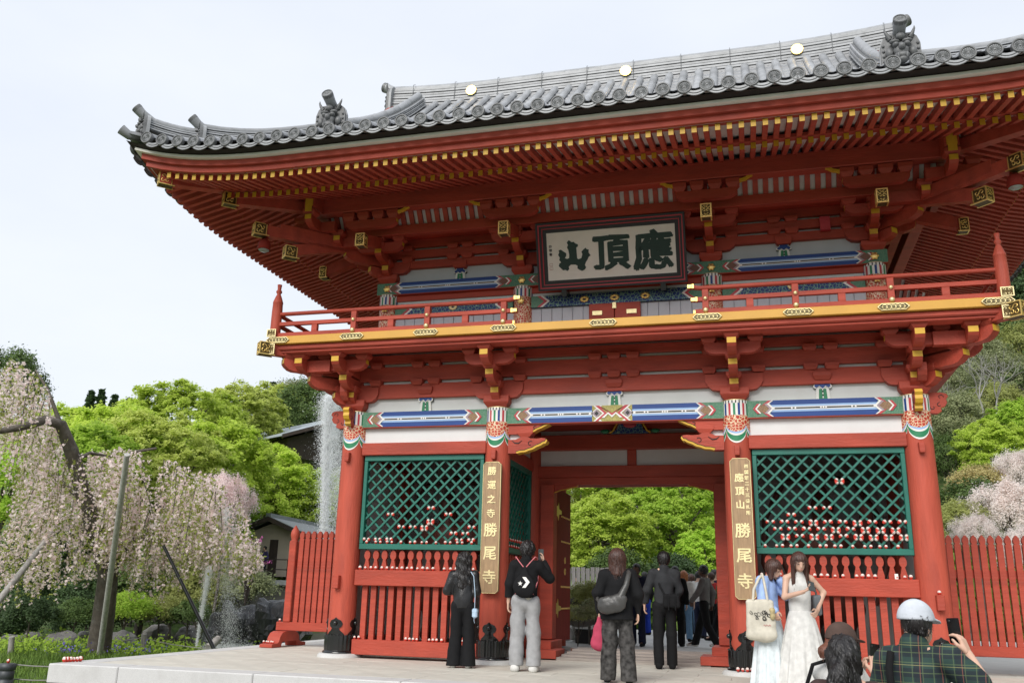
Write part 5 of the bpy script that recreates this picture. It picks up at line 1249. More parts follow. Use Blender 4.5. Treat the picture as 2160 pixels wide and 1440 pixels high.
def skirt(zt, zb, rt, rb, nf=13, depth=.06, flat=.8, seed=4):
    def f(K):
        c = np.array(K['pelvis'], float)
        def F(P):
            x, y, z = P[..., 0]-c[0], (P[..., 1]-c[1])/flat, P[..., 2]; t = np.clip((zt-z)/(zt-zb), 0, 1); th = np.arctan2(y, x)
            r = rt+(rb-rt)*t**.8; r = r*(1+depth*t*(np.sin(nf*th+seed)+.5*np.sin(nf*1.7*th+2*t+seed*2))); return (np.sqrt(x*x+y*y)-r)*.8
        return [F], dict(k=.02, lo=(c[0]-rb-.12, c[1]-rb-.12, zb-.03), hi=(c[0]+rb+.12, c[1]+rb+.12, zt+.03), cuts=[above(zb), below(zt)])
    return f
def shoes(L=.17, r=.045, sole=.0):
    def f(d):
        def g(K):
            a = np.array(K['an'+d], float); return [('c', shift(a, (0, -.03, -.035)), shift(a, (0, .02, -.01)), r, r*.95), ('c', shift(a, (0, -.02, -.045)), shift(a, (0.012 if d == 'R' else -.012, L, -.055)), r*.95, r*.78)], dict(k=.03, cuts=[above(a[2]-.085)], h=.009)
        return g
    return f
def shoe_pair(m, **kw): q = shoes(**kw); return [('shoe', m, q('R')), ('shoe', m, q('L'))]
def hair(length=0., w=.085, back=.03, vol=.016, fringe=True, wave=0., curl=0., look=0., nod=0., bun=None, open_=.62, seed=5):
    "cap of hair cut away over the face; length = how far it hangs below the head centre"
    def f(K):
        hd = np.array(K['head'], float); R_ = Matrix.Rotation(look, 3, 'Z') @ Matrix.Rotation(-nod, 3, 'X'); hp = lambda x, y, z: tuple(hd+np.array(R_ @ Vector((x, y, z))))
        pr = [('e', hp(0, -.012, .022), (.080+vol, .094+vol, .098+vol), look)]
        if length:
            for x in (-w*.75, -w*.35, 0, w*.35, w*.75):
                y = -back-.045+.6*abs(x); pr.append(('c', hp(x*.8, y*.6, .02), tuple(np.array(hp(x, y, 0))+(0, 0, -length*(1-.12*abs(x)/w))), .042, .03))
            for sx in (-1, 1): pr.append(('c', hp(sx*.075, -.01, .03), tuple(np.array(hp(sx*.085, -.005, 0))+(0, 0, -length*.85)), .026, .022))
        if bun: pr += bun(hp)
        Ri = np.array(R_.transposed()); 
        def facecut(P):
            q = (P-hd)@Ri.T; a = q/np.array((.070, .09, .088)); c = np.array((0, open_, -.28))
            z0 = .046 if fringe else .07
            return np.maximum.reduce([.04-q[..., 1], np.abs(q[..., 0])-.070, q[..., 2]-z0])*-1.
        def strands(P):
            q = P-hd; th = np.arctan2(q[..., 0], -q[..., 1]); return -.0022*np.sin(th*46+6*np.sin(q[..., 2]*(9+30*wave)))-.002*np.sin(th*21+4)-wave*.010*np.sin(q[..., 2]*42+3*th)-curl*.012*(np.sin(q[..., 2]*95+8*q[..., 0]*9)*np.sin(th*17+q[..., 2]*55)+.5*np.sin(q[..., 0]*120+q[..., 2]*60))
        def wrapped(P): return evals(P, pr, .03)+strands(P)
        L = np.array((hd[0]-.2, hd[1]-.24, hd[2]-length-.1)); Hh = np.array((hd[0]+.2, hd[1]+.2, hd[2]+.17))
        return [wrapped], dict(lo=L, hi=Hh, cuts=[facecut], h=.0085)
    return f
def cap(look=0., nod=0., brim=1):
    def f(K):
        hd = np.array(K['head'], float); R_ = Matrix.Rotation(look, 3, 'Z') @ Matrix.Rotation(-nod, 3, 'X'); hp = lambda x, y, z: tuple(hd+np.array(R_ @ Vector((x, y, z))))
        Ri = np.array(R_.transposed())
        def F(P):
            q = (P-hd)@Ri.T; e = np.linalg.norm((q-np.array((0, -.008, .040)))/np.array((.100, .118, .118)), axis=-1)-1; d = np.maximum(e*.095, .028-q[..., 2]+.10*np.clip(-q[..., 1], 0, .08))
            br = np.maximum.reduce([np.abs(q[..., 2]-.036+.9*(q[..., 1]-.09)**1*.25)-.006, np.sqrt((q[..., 0]/.078)**2+((q[..., 1]-.085)/.10)**2)*.08-.08, .05-q[..., 1]])
            return np.minimum(d, br)
        return [F], dict(lo=hd-.24, hi=hd+.24, h=.0085)
    return f
def strap(pts, r, m, name, label, cat='strap'): pass
PH = mat('phone_black', (.008, .008, .009), .15); PHG = mat('phone_case', (.05, .06, .06), .4)
def phone(p, rot, label, m=PH):
    b = B(); b.box(-.037, .037, -.0045, .0045, -.077, .077, m); me = bevelled(b.mesh('phone'), .0035, 2); o = put(me, 'phone', None, p, rot, label=label, cat='phone'); l = B(); l.ball((-.02, -.006, .058), (.009, .003, .009), PBLK, 8, 4); l.obj('camera_lens', o); return o
def loc(T, p): return T.matrix_basis @ Vector(p)
# ---------------------------------------------------------------- the visitors
# 1 leather jacket
A = person('person in black leather jacket and black flared trousers with long wavy black hair', (-2.0, -1.0, 0), .12, 1.545, dict(head=(-.01, .03, 1.57), elL=(-.25, .0, 1.12), wrL=(-.12, .17, 1.10), elR=(.22, .0, 1.12), wrR=(.10, .18, 1.05), anR=(.11, -.02, .085), anL=(-.12, -.04, .085)),
    parts=[('trousers', CBLK, pants(.135, .10, .088, .115, .03, 1.0)), ('jacket', LEATH, top(.87, .158, (.075, .064, .052), folds=.0065, collar=.01, seed=11))]+shoe_pair(CWHT)+[('hair', HAIRK, hair(.38, .14, .105, .042, wave=.7, curl=.5))], hands=(('L', (.6, .6, .2), (0, 0, -1), .7, 1), ('R', (-.6, .6, .2), (0, 0, -1), .7, -1)))
bg = empty('shoulder_bag', loc(A, (.20, -.05, .80)), .1, label='tiny pale blue shoulder bag on a thin strap at the hip of the leather jacket', cat='bag')
PBLU = mat('pale_blue_leather', (.42, .55, .68), .5, .06, 10, .1, 50)
put(bevelled(B().box(-.035, .035, -.055, .055, -.06, .06, PBLU).mesh('bag_body'), .014, 2), 'bag_body', bg); put(bevelled(B().box(-.037, .038, -.057, .057, .005, .066, PBLU).mesh('flap'), .012, 2), 'flap', bg)
B().tube([(.0, -.045, .05), (.005, -.07, .25), (-.02, -.085, .5), (-.07, -.05, .56), (-.09, .03, .54)], .006, PBLU, 6).obj('strap', bg); B().tube([(0, -.06, -.06), (.0, -.065, -.10), (.01, -.06, -.13)], .004, PBLU, 5).obj('charm', bg)
# 2 backpack and grey trousers
A = person('person in black jacket and grey trousers photographing the gate with a raised phone', (-1.05, -1.15, 0), .08, 1.70, dict(head=(.01, .02, 1.585), elR=(.31, .10, 1.22), wrR=(.20, .27, 1.43), elL=(-.23, -.02, 1.13), wrL=(-.25, .02, .89), anR=(.12, -.02, .085), anL=(-.13, -.02, .085), knR=(.11, .015, .49), knL=(-.115, .015, .49)),
    parts=[('trousers', CGRY, pants(.14, .105, .09, .098, .075, 1.02, .006)), ('undershirt', CCRM, top(.905, .150, (.06, .05, .04), 'none', .72, .003)), ('jacket', CBLK, top(.95, .156, (.076, .066, .05), folds=.003, collar=.02, seed=13))]+shoe_pair(CWHT, L=.205, r=.058)+[('hair', HAIRK, hair(0, vol=.026, curl=.7, look=-.25))], look=-.25, hands=(('R', (-.15, .15, 1), (-1, -.1, 0), .5, 1), ('L', (0, .1, -1), (1, 0, 0), .5, -1)))
phone(loc(A, (.155, .285, 1.545)), (0, 0, .25), 'dark phone held up in the raised hand of the person with the drawstring bag', PHG)
bk = empty('drawstring_bag', loc(A, (0, -.135, 1.16)), .08, label='black drawstring backpack with a white star and chevron and pink cords', cat='bag')
b = B(); addsolid(b, CBLK, [('e', (0, -.035, -.06), (.145, .065, .14)), ('c', (0, -.02, -.05), (0, -.02, .17), .13, .028, .45)], k=.05, h=.01, folds=.003, ff=22); b.obj('bag_body', bg if False else bk)
b = B(); st = [(.034*cos(pi/2+k*pi/5)*(1 if k % 2 == 0 else .42)-.045, .034*sin(pi/2+k*pi/5)*(1 if k % 2 == 0 else .42)) for k in range(10)]; b.prism([(x, z-.02) for x, z in st], 'y', -.108, -.100, PWHT)
b.obj('white_star', bk); b = B(); b.prism([(-.018, .065), (.03, .065), (.085, .0), (.03, -.075), (-.018, -.075), (.035, -.005)], 'y', -.108, -.098, PWHT); b.obj('white_chevron', bk)
PKC = mat('pink_cord', (.62, .18, .20), .7, .3, 80)
for s in (-1, 1): B().tube([(s*.02, -.02, .20), (s*.08, -.015, .27), (s*.135, .02, .335), (s*.15, .10, .33), (s*.165, .16, .2), (s*.16, .12, .02), (s*.145, .02, -.08), (s*.12, -.03, -.16)], .007, PKC, 6).obj('cord', bk)
# 3 black blouse, rose bag
A = person('person in black puff-sleeved blouse and grey wide trousers with straight brown hair', (.36, -2.15, 0), .06, 1.55, dict(elR=(.27, -.03, 1.13), wrR=(.27, .03, .88), elL=(-.26, -.03, 1.13), wrL=(-.25, .03, .90), knR=(.12, .015, .49), knL=(-.12, .015, .49), anR=(.145, -.02, .085), anL=(-.145, .03, .085)),
    parts=[('trousers', CMEL, pants(.14, .105, .098, .105, .03, 1.02, .005)), ('blouse', CBLK, top(.80, .155, (.095, .085, .04), folds=.006, flare=.075, seed=17)), ('hair', HAIRB, hair(.20, .12, .055, .034))]+shoe_pair(CBLK), hands=(('R', (0, .1, -1), (-1, 0, 0), .6, 1), ('L', (0, .1, -1), (1, 0, 0), .9, -1)))
bg = empty('hobo_bag', loc(A, (0, -.19, 1.0)), .06, label='slouchy grey leather bag worn across the back of the black blouse', cat='bag')
b = B(); addsolid(b, CGRB, [('c', (-.14, -.01, -.02), (.06, -.02, .06), .085, .075, .55), ('e', (-.06, -.015, -.02), (.15, .05, .09))], k=.05, h=.01, folds=.004, ff=25); b.obj('bag_body', bg)
B().tube([(.05, -.02, .08), (.12, -.0, .22), (.15, .06, .36), (.14, .16, .40), (.05, .30, .30)], [.05, .035, .03, .03, .02], CGRB, 8).obj('strap', bg); B().tube([(-.19, -.01, .0), (-.24, .06, .05), (-.22, .2, .12)], .02, CGRB, 6).obj('strap', bg)
bg = empty('shopping_bag', loc(A, (-.27, .02, .60)), .06, label='rose pink cloth bag hanging from the hand of the black blouse', cat='bag')
b = B(); addsolid(b, CPNK, [('c', (0, 0, -.10), (.01, 0, .06), .09, .06, .7), ('c', (.01, 0, .06), (.03, 0, .27), .055, .02, .6)], k=.04, h=.01, folds=.004, ff=22); b.obj('bag_body', bg)
# 4 charcoal jacket, shoulder bag
A = person('person in charcoal jacket and black trousers with a black shoulder bag, short black hair', (.68, .42, 0), .15, 1.66, dict(elL=(-.25, -.0, 1.13), wrL=(-.30, .10, .92), elR=(.23, .03, 1.13), wrR=(.16, .14, .98), anL=(-.10, -.02, .085), anR=(.10, .06, .085)),
    parts=[('trousers', CBLK, pants(.125, .092, .076, .074, .05, 1.02)), ('jacket', CCHA, top(.93, .16, (.082, .07, .05), folds=.005, collar=.01, seed=19)), ('hair', HAIRK, hair(0, vol=.017, look=.35))]+shoe_pair(CBLK, L=.19, r=.048), look=.35, hands=(('L', (0, .2, -1), (1, 0, 0), .5, -1),))
for d in 'RL': p = J0['an'+d]; 
bg = empty('messenger_bag', loc(A, (.10, -.16, .98)), .15, label='black shoulder bag with buckles on the back of the charcoal jacket', cat='bag')
b = B(); addsolid(b, CBLK, [('b', (0, 0, 0), (.12, .05, .10), .035)], k=.03, h=.01, folds=.003, ff=25); b.obj('bag_body', bg)
for x in (-.05, .05): B().tube([(x, -.055, .07), (x, -.06, 0), (x, -.055, -.13)], .010, CBLK, 5).obj('buckle_strap', bg)
B().tube([(-.10, .0, .09), (-.17, .06, .22), (-.18, .14, .36), (-.05, .22, .44)], .016, CBLK, 6).obj('strap', bg)
# 5 the two women by the right bay
A = person('person in pale blue shirt and long pale skirt with hand raised to the chin', (2.15, -1.62, 0), -1.95, 1.50, dict(head=(0.0, .10, 1.555), neck=(0, .03, 1.44), elL=(-.22, .20, 1.22), wrL=(-.08, .16, 1.40), elR=(.23, .02, 1.14), wrR=(.20, .16, 1.0)),
    parts=[('skirt', CPALE, skirt(1.02, .04, .15, .34, 11, .07)), ('shirt', CSKY, top(.86, .165, (.088, .078, .055), folds=.007, flare=.02, seed=23)), ('hood', CSKY, lambda K: ([('e', (0, -.07, 1.40), (.12, .075, .06))], dict(folds=.004, ff=30))), ('hair', HAIRB, hair(.16, .105, .03, .026, nod=.45))]+shoe_pair(CWHT), nod=.45, face=1, hands=(('L', (.1, -.4, .8), (.6, .6, 0), .9, -1), ('R', (0, .3, -1), (-1, 0, 0), .6, 1)))
bg = empty('tote_bag', (2.05, -1.90, .80), .12, label='cream canvas tote bag with black sketch print hanging from the pale blue shirt', cat='bag')
b = B(); addsolid(b, CCRM, [('b', (0, 0, -.02), (.165, .05, .23), .045), ('e', (0, 0, -.20), (.17, .07, .08))], k=.04, h=.010, folds=.004, ff=18); b.obj('bag_body', bg)
for s in (-1, 1): B().tube([(s*.085, -.03, .19), (s*.07, -.02, .32), (s*.03+.03, .04, .44), (.06, .14, .50)], .016, CCRM, 6).obj('handle', bg)
pb = random.Random(3)
for k in range(16):
    x, z = pb.uniform(-.12, .12), pb.uniform(-.02, .07); b = B(); b.tube([(x+.018*cos(t*.9+k), -.0585-.0, z+.022*sin(t*(.7+.1*(k % 3))+k)) for t in range(7)], .0032, PBLK, 4); b.obj('printed_sketch', bg)
b = B(); b.tube([(.02+.012*t, -.0600, -.09+.010*sin(t*2.4)) for t in range(8)], .0025, PRED, 4); b.obj('printed_sketch', bg)
b = B(); addsolid(b, mat('plush_tan', (.42, .34, .18), .9, .25, 30), [('e', (.13, -.07, .02), (.032, .03, .05)), ('e', (.13, -.07, .085), (.035, .03, .03))], k=.02, h=.008); b.obj('key_charm', bg)
A = person('person in white sleeveless dress with long brown hair looking down at a phone', (2.52, -1.75, 0), pi+.25, 1.565, dict(head=(.0, .06, 1.575), neck=(0, .0, 1.45), elR=(.22, .06, 1.13), wrR=(.03, .27, 1.20), elL=(-.33, -.05, 1.20), wrL=(-.21, .03, .97)),
    parts=[('skirt', CWHT, skirt(.96, .04, .145, .36, 13, .07)), ('dress_top', CWHT, top(.93, .142, (.03, .03, .03), 'none', .70, .003, collar=.015, seed=29)), ('hair', HAIRB, hair(.36, .105, .01, .024, look=0, nod=.35, fringe=True))]+shoe_pair(CWHT), nod=.35, face=1, hands=(('R', (-.6, .5, .35), (0, .2, 1), .8, -1), ('L', (.5, .6, -.5), (.7, -.5, 0), .7, -1)))
phone(loc(A, (-.05, .35, 1.27)), (-.75, .25, .25), 'phone with patterned case in the hand of the white dress', PHG)
bg = empty('shoulder_bag', loc(A, (-.23, -.08, 1.08)), .25, label='soft grey shoulder bag behind the arm of the white dress', cat='bag')
b = B(); addsolid(b, mat('cloth_slate', (.12, .13, .14), .7, .1, 10), [('b', (0, 0, -.04), (.05, .09, .12), .03)], k=.03, h=.01, folds=.003, ff=20); b.obj('bag_body', bg); B().tube([(0, -.05, .06), (-.02, -.03, .2), (-.06, .02, .33), (-.05, .08, .3)], .012, CGRB, 6).obj('strap', bg)
# 6 the three at the foot of the steps
A = person('person in white shirt and brown cap holding up a phone', (2.53, -6.75, -.765), -1.0, 1.60, dict(head=(.0, .05, 1.575), elR=(.20, .12, 1.18), wrR=(.09, .24, 1.38), elL=(-.20, .12, 1.18), wrL=(-.06, .24, 1.37)),
    parts=[('trousers', CBLK, pants()), ('shirt', CWHT, top(.86, .16, (.085, .08, .05), 'short', folds=.005, seed=31)), ('hair', HAIRO if False else mat('hair_chestnut', (.16, .06, .035), .4, .3, 40, .5, 90, stretch=(1, 1, .08)), hair(0, vol=.008, bun=lambda hp: [('c', hp(0, -.10, .0), hp(0, -.16, -.05), .035, .035), ('c', hp(0, -.16, -.05), hp(0, -.15, -.16), .035, .02)])), ('cap', CCAPB, cap())]+shoe_pair(CWHT), hands=(('R', (-.2, .3, 1), (-.8, .4, 0), .7, 1), ('L', (.2, .3, 1), (.8, .4, 0), .7, -1)), h=.011)
phone(loc(A, (.02, .31, 1.50)), (0, .08, -.75), 'black phone held in both hands by the person in the brown cap')
bg = empty('shoulder_bag', loc(A, (-.20, -.10, .92)), -.75, label='beige shoulder bag with a black strap over the white shirt', cat='bag'); put(bevelled(B().box(-.05, .05, -.10, .10, -.10, .08, CTAN).mesh('bag_body'), .02, 2), 'bag_body', bg); B().tube([(-.0, -.02, .08), (.0, -.06, .3), (.09, -.07, .48), (.2, .03, .53)], .014, CBLK, 6).obj('strap', bg)
A = person('person with long dark curly hair in a brown long-sleeved top, back turned', (2.50, -7.62, -.765), .10, 1.555, dict(head=(.0, .02, 1.58), elR=(.24, .02, 1.14), wrR=(.16, .16, 1.0), elL=(-.24, -.0, 1.14), wrL=(-.2, .1, .93)),
    parts=[('trousers', CBLK, pants()), ('shirt', CBRN, top(.88, .148, (.068, .058, .045), folds=.003, seed=37)), ('hair', HAIRK, hair(.31, .085, .06, .022, wave=.6, curl=.5, bun=lambda hp: [('c', hp(-.01, -.10, .0), hp(-.07, -.13, -.14), .05, .055), ('c', hp(-.07, -.13, -.14), hp(-.13, -.12, -.27), .055, .035)]))]+shoe_pair(CBLK), h=.011)
bg = empty('sling_bag', loc(A, (.02, -.13, 1.10)), .1, label='taupe cloth sling worn over the brown top below the curly hair', cat='bag'); b = B(); addsolid(b, CTAN, [('c', (.06, .0, .22), (-.02, -.035, -.05), .035, .06, .5), ('c', (-.02, -.035, -.05), (-.05, -.02, -.35), .07, .11, .5)], k=.04, h=.01, folds=.004, ff=22); b.obj('bag_body', bg)
A = person('person in green plaid shirt and pale cap raising a phone with bent arm', (2.95, -7.25, -.765), -.30, 1.745, dict(head=(.02, .03, 1.585), elR=(.40, .04, 1.20), wrR=(.26, .24, 1.43), elL=(-.24, .05, 1.14), wrL=(-.2, .16, .95), shR=(.18, -.01, 1.40)),
    parts=[('trousers', CBLK, pants()), ('shirt', PLAID, top(.86, .168, (.088, .082, .06), 'short', folds=.005, collar=.03, seed=41)), ('hair', HAIRK, hair(0, vol=.006)), ('cap', CCAPW, cap(look=-.5))]+shoe_pair(CBLK), look=-.5, hands=(('R', (-.35, .2, 1), (-.9, .3, 0), .7, 1),), h=.011)
phone(loc(A, (.19, .30, 1.56)), (.1, -.05, -.4), 'black phone raised beside the pale cap')
bg = empty('backpack_strap', loc(A, (-.12, -.13, 1.2)), -.3, label='black pack strap over the shoulder of the plaid shirt', cat='strap'); B().tube([(0, .02, .24), (-.01, -.02, .15), (0, -.045, 0), (.01, -.05, -.25)], .024, CBLK, 6).obj('strap_webbing', bg)
# 7 people beyond the gate (smaller: coarser cloth)
def walker(label, p, rz, H, topm, legm, hairm, skin=SKIN, J=None, hl=0., shoe=CBLK, group='visitors beyond the gate', **kw):
    return person(label, p, rz, H, J, skin=skin, group=group, h=.02, parts=[('trousers', legm, pants(folds=0)), ('top', topm, top(kw.get('hem', .88), .155, (.075, .065, .05), folds=.004, seed=kw.get('seed', 5))), ('hair', hairm, hair(hl, .09, .03, .012))]+shoe_pair(shoe), hands=(('R', (0, .1, -1), (-1, 0, 0), .5, 1), ('L', (0, .1, -1), (1, 0, 0), .5, -1)))
stp = dict(knR=(.10, .14, .50), anR=(.10, .27, .10), knL=(-.09, -.06, .47), anL=(-.09, -.30, .12), elR=(.23, -.12, 1.13), wrR=(.23, -.08, .90), elL=(-.23, .08, 1.13), wrL=(-.22, .22, .97))
P_ = lambda u, v: (lambda q: (q.x, q.y, 0))(pixz(u, v, 0))
walker('person in navy jacket facing the camera just behind the charcoal jacket', P_(1345, 1362), pi-.15, 1.70, CNAV, CNAV, HAIRK, SKIND, dict(wrR=(.12, .2, 1.05), wrL=(-.10, .2, 1.05)))
walker('person in black coat with a black backpack beyond the gate', P_(1428, 1362), -.1, 1.68, CBLK, CBLK, HAIRK)
walker('person with long ginger hair, white knit top and blue jeans', P_(1446, 1352), -.05, 1.66, cloth('knit', (.55, .52, .48)), CJEAN, HAIRO, hl=.22, hem=1.0)
walker('person in grey jacket and black trousers striding left beyond the gate', P_(1490, 1366), 1.35, 1.70, CGJK, CBLK, HAIRK, SKIND, stp, shoe=CWHT, hem=.80)
walker('person in white shirt, dark hair, in the crowd beyond the gate', P_(1478, 1345), -.6, 1.72, CWHT, CNAV, HAIRK)
walker('person in navy hooded top at the edge of the crowd beyond the gate', P_(1512, 1343), .4, 1.80, CNAV, CBLK, HAIRK)
walker('person in red top half hidden by the grey jacket', P_(1505, 1350), 1.2, 1.66, cloth('red', (.45, .03, .03)), CBLK, HAIRB)
walker('person in brown coat, ginger-brown hair, behind the white knit top', P_(1462, 1340), .2, 1.68, cloth('rust', (.14, .06, .04)), CJEAN, HAIRB, hl=.2)
walker('person in beige top raising both arms at the back of the crowd', P_(1452, 1337), .0, 1.74, CTAN, CBLK, HAIRK, J=dict(elR=(.2, .2, 1.3), wrR=(.08, .3, 1.55), elL=(-.2, .2, 1.3), wrL=(-.08, .3, 1.55)))
walker('person in blue trousers and dark top far behind the charcoal jacket', P_(1362, 1338), .9, 1.70, CBLK, cloth('blue', (.02, .05, .35)), HAIRK)
walker('person in loose white clothes beside the garden fence beyond the gate', P_(1216, 1318), 2.6, 1.70, CWHT, CWHT, HAIRK)
walker('person in red and white top behind the long picket fence', (7.05, 3.1, 0), 2.9, 1.60, cloth('cardigan', (.50, .22, .22)), CBLK, HAIRK, hl=.25, group='visitors behind the picket fence')
walker('person in pale grey shirt deep in the crowd beyond the gate', P_(1470, 1334), .3, 1.72, cloth('pale_grey', (.45, .46, .48)), CNAV, HAIRK)
walker('person in black top with brown hair at the back of the crowd', P_(1500, 1332), -.4, 1.66, CBLK, CJEAN, HAIRB, hl=.2)
walker('person in white top between the charcoal jacket and the black coat', P_(1405, 1336), 2.9, 1.68, CWHT, CBLK, HAIRK)
walker('person in olive jacket walking behind the grey jacket', P_(1525, 1352), 1.5, 1.70, cloth('olive', (.10, .10, .05)), CBLK, HAIRK, J=stp)
# ================================================================ trees, garden, pond, buildings behind
def quads(name, V, m, parent=None, loc=(0, 0, 0), nrm=None, **kw):
    "mesh from an (n,4,3) array of quads, fast"
    n = len(V)
    if nrm is not None:
        gn = np.cross(V[:, 1]-V[:, 0], V[:, 3]-V[:, 0]); gn /= np.linalg.norm(gn, axis=1)[:, None]+1e-9; fl_ = (gn*nrm).sum(1) < 0; V = V.copy(); V[fl_] = V[fl_][:, ::-1]; gn[fl_] *= -1; nrm = nrm*.75+gn*.45; nrm /= np.linalg.norm(nrm, axis=1)[:, None]
    me = bpy.data.meshes.new(name); me.vertices.add(n*4); me.vertices.foreach_set('co', np.ascontiguousarray(V, np.float32).ravel())
    me.loops.add(n*4); me.loops.foreach_set('vertex_index', np.arange(n*4, dtype=np.int32)); me.polygons.add(n); me.polygons.foreach_set('loop_start', np.arange(0, n*4, 4, dtype=np.int32)); me.polygons.foreach_set('loop_total', np.full(n, 4, np.int32))
    me.materials.append(m); me.update(); me.validate()
    if nrm is not None:                                   # leaves shaded with the crown's own curvature
        me.polygons.foreach_set('use_smooth', np.ones(n, bool)); me.normals_split_custom_set_from_vertices(np.repeat(nrm, 4, 0))
    return me
def leaves(C, rng, size, up=.8, jitter=.5, asp=.62, sv=.35, out=None):
    "diamond leaves at centres C facing mostly up"
    n = len(C); N_ = rng.normal(0, jitter, (n, 3)); N_[:, 2] += up; N_ = N_ if out is None else N_+out*(C/(np.linalg.norm(C, axis=1)[:, None]+1e-6)); N_ /= np.linalg.norm(N_, axis=1)[:, None]
    a = rng.normal(size=(n, 3)); a -= N_*(a*N_).sum(1)[:, None]; a /= np.linalg.norm(a, axis=1)[:, None]; b = np.cross(N_, a)
    s = (size*(1+sv*rng.normal(size=n)).clip(.4, 1.8))[:, None]
    return np.stack([C-a*s*.5, C+b*s*.5*asp, C+a*s*.5, C-b*s*.5*asp], 1)
def leafmat(name, c1, c2, c3=None, trans=.4, scale=5., rough=.55):
    m = bpy.data.materials.new(name); m.use_nodes = True; N = m.node_tree.nodes; L = m.node_tree.links; b = N['Principled BSDF']; b.inputs['Roughness'].default_value = rough; b.inputs['Specular IOR Level'].default_value = .25
    tc = N.new('ShaderNodeTexCoord'); nz = N.new('ShaderNodeTexNoise'); nz.inputs['Scale'].default_value = scale; nz.inputs['Detail'].default_value = 6; nz.inputs['Roughness'].default_value = .75
    rp = N.new('ShaderNodeValToRGB'); e = rp.color_ramp.elements; e[0].position = .32; e[0].color = (*c1, 1); e[1].position = .66; e[1].color = (*c2, 1)
    if c3: q = e.new(.5); q.color = (*c3, 1)
    oi = N.new('ShaderNodeObjectInfo'); hs = N.new('ShaderNodeHueSaturation'); mr = N.new('ShaderNodeMapRange'); mr.inputs[3].default_value = .92; mr.inputs[4].default_value = 1.18
    L.new(oi.outputs['Random'], mr.inputs[0]); L.new(mr.outputs[0], hs.inputs['Value']); L.new(tc.outputs['Object'], nz.inputs['Vector']); L.new(nz.outputs[0], rp.inputs[0]); L.new(rp.outputs[0], hs.inputs['Color'])
    L.new(hs.outputs[0], b.inputs['Base Color']); tr = N.new('ShaderNodeBsdfTranslucent'); L.new(hs.outputs[0], tr.inputs[0]); mx = N.new('ShaderNodeMixShader'); mx.inputs[0].default_value = trans
    L.new(b.outputs[0], mx.inputs[1]); L.new(tr.outputs[0], mx.inputs[2]); L.new(mx.outputs[0], N['Material Output'].inputs[0]); return m
BARK = mat('bark', (.09, .075, .06), .9, .3, 6, .6, 20, dirt=((.20, .19, .17), .6, 5)); BARKG = mat('bark_grey', (.27, .26, .24), .9, .2, 6, .4, 20); BARKD = mat('bark_dark', (.04, .03, .024), .9, .3, 6, .5, 20)
LIME = leafmat('maple_lime', (.42, .56, .06), (.62, .74, .15), trans=.55); YGR = leafmat('maple_yellow_green', (.46, .55, .10), (.66, .72, .22), trans=.55); MIDG = leafmat('leaf_mid_green', (.33, .53, .05), (.54, .70, .12), trans=.55); OLIVE = leafmat('leaf_olive', (.28, .32, .09), (.42, .44, .15), trans=.45)
DKG = leafmat('evergreen_dark', (.03, .06, .022), (.08, .13, .045), trans=.25); EVG = leafmat('evergreen', (.06, .11, .03), (.15, .22, .06), trans=.3); OCHL = leafmat('leaf_ochre', (.40, .33, .14), (.50, .44, .20), trans=.4); GRYG = leafmat('leaf_grey_green', (.20, .24, .11), (.36, .38, .20), trans=.4)
PINK = leafmat('blossom', (.74, .56, .55), (.93, .85, .83), (.86, .72, .70), trans=.48, scale=4); PINKP = leafmat('blossom_pale', (.78, .68, .64), (.92, .86, .82), trans=.5)
def crown(seed, npad, per, leaf, flat=.34, spread=(.15, .30), low=-.7, up=.8, droop=.25):
    "unit crown (radius 1): leaf pads over a dome, hollow inside; returns quads and pad centres"
    r = np.random.default_rng(seed); th = r.uniform(0, 2*pi, npad); z = r.uniform(low, 1, npad); rad = np.sqrt(np.clip(1-np.clip(z, 0, 1)**2, .02, 1))*r.uniform(.70, 1.0, npad); rad[z < 0] *= r.uniform(.75, 1.0, (z < 0).sum())
    P = np.stack([rad*np.cos(th), rad*np.sin(th), z*.78], 1)*(1+(.12*np.sin(3*th+seed)+.10*np.sin(5*th+4*z+2*seed)+r.normal(0, .06, npad))[:, None]*np.array((1, 1, .8))); S = r.uniform(*spread, npad)
    k = r.integers(0, npad, per); o = r.normal(0, .5, (per, 3)); d2 = (o[:, :2]**2).sum(1)
    C = P[k]+o*S[k][:, None]*np.array((1, 1, flat)); C[:, 2] -= droop*d2*S[k]
    nr = C/(np.linalg.norm(C, axis=1)[:, None]+1e-6)*.75+np.array((0, 0, .55))+r.normal(0, .28, C.shape); nr /= np.linalg.norm(nr, axis=1)[:, None]
    return leaves(C, r, leaf, up, .55, out=.6, sv=.45), P, nr
def trunk_mesh(P, base, seed, r0, m, nl=11, wob=.08):
    r = np.random.default_rng(seed); b = B(); base = Vector(base); top = Vector((r.normal(0, .06), r.normal(0, .06), -.05)); mid = (base+top)*.5+Vector((r.normal(0, wob), r.normal(0, wob), 0))
    b.tube([base, base*.75+mid*.25, mid, top], [r0*1.25, r0, r0*.85, r0*.6], m, 8)
    for i in r.choice(len(P), min(nl, len(P)), False):
        e = Vector(P[i].tolist()); s = mid.lerp(top, r.uniform(.2, 1)); c = s.lerp(e, .5)+Vector((r.normal(0, .07), r.normal(0, .07), .08)); b.tube([s, s.lerp(c, .5), c, c.lerp(e, .6), e], [r0*.55, r0*.42, r0*.32, r0*.2, r0*.06], m, 6)
        for q in range(3): e2 = c.lerp(e, r.uniform(.2, .8)); b.tube([e2, e2+Vector(r.normal(0, .12, 3).tolist())+Vector((0, 0, .08))], [r0*.16, r0*.04], m, 5)
    return b.mesh('trunk')
CRN = {}
def crown_set(key, *a, **kw):
    if key not in CRN: CRN[key] = crown(*a, **kw)
    return CRN[key]
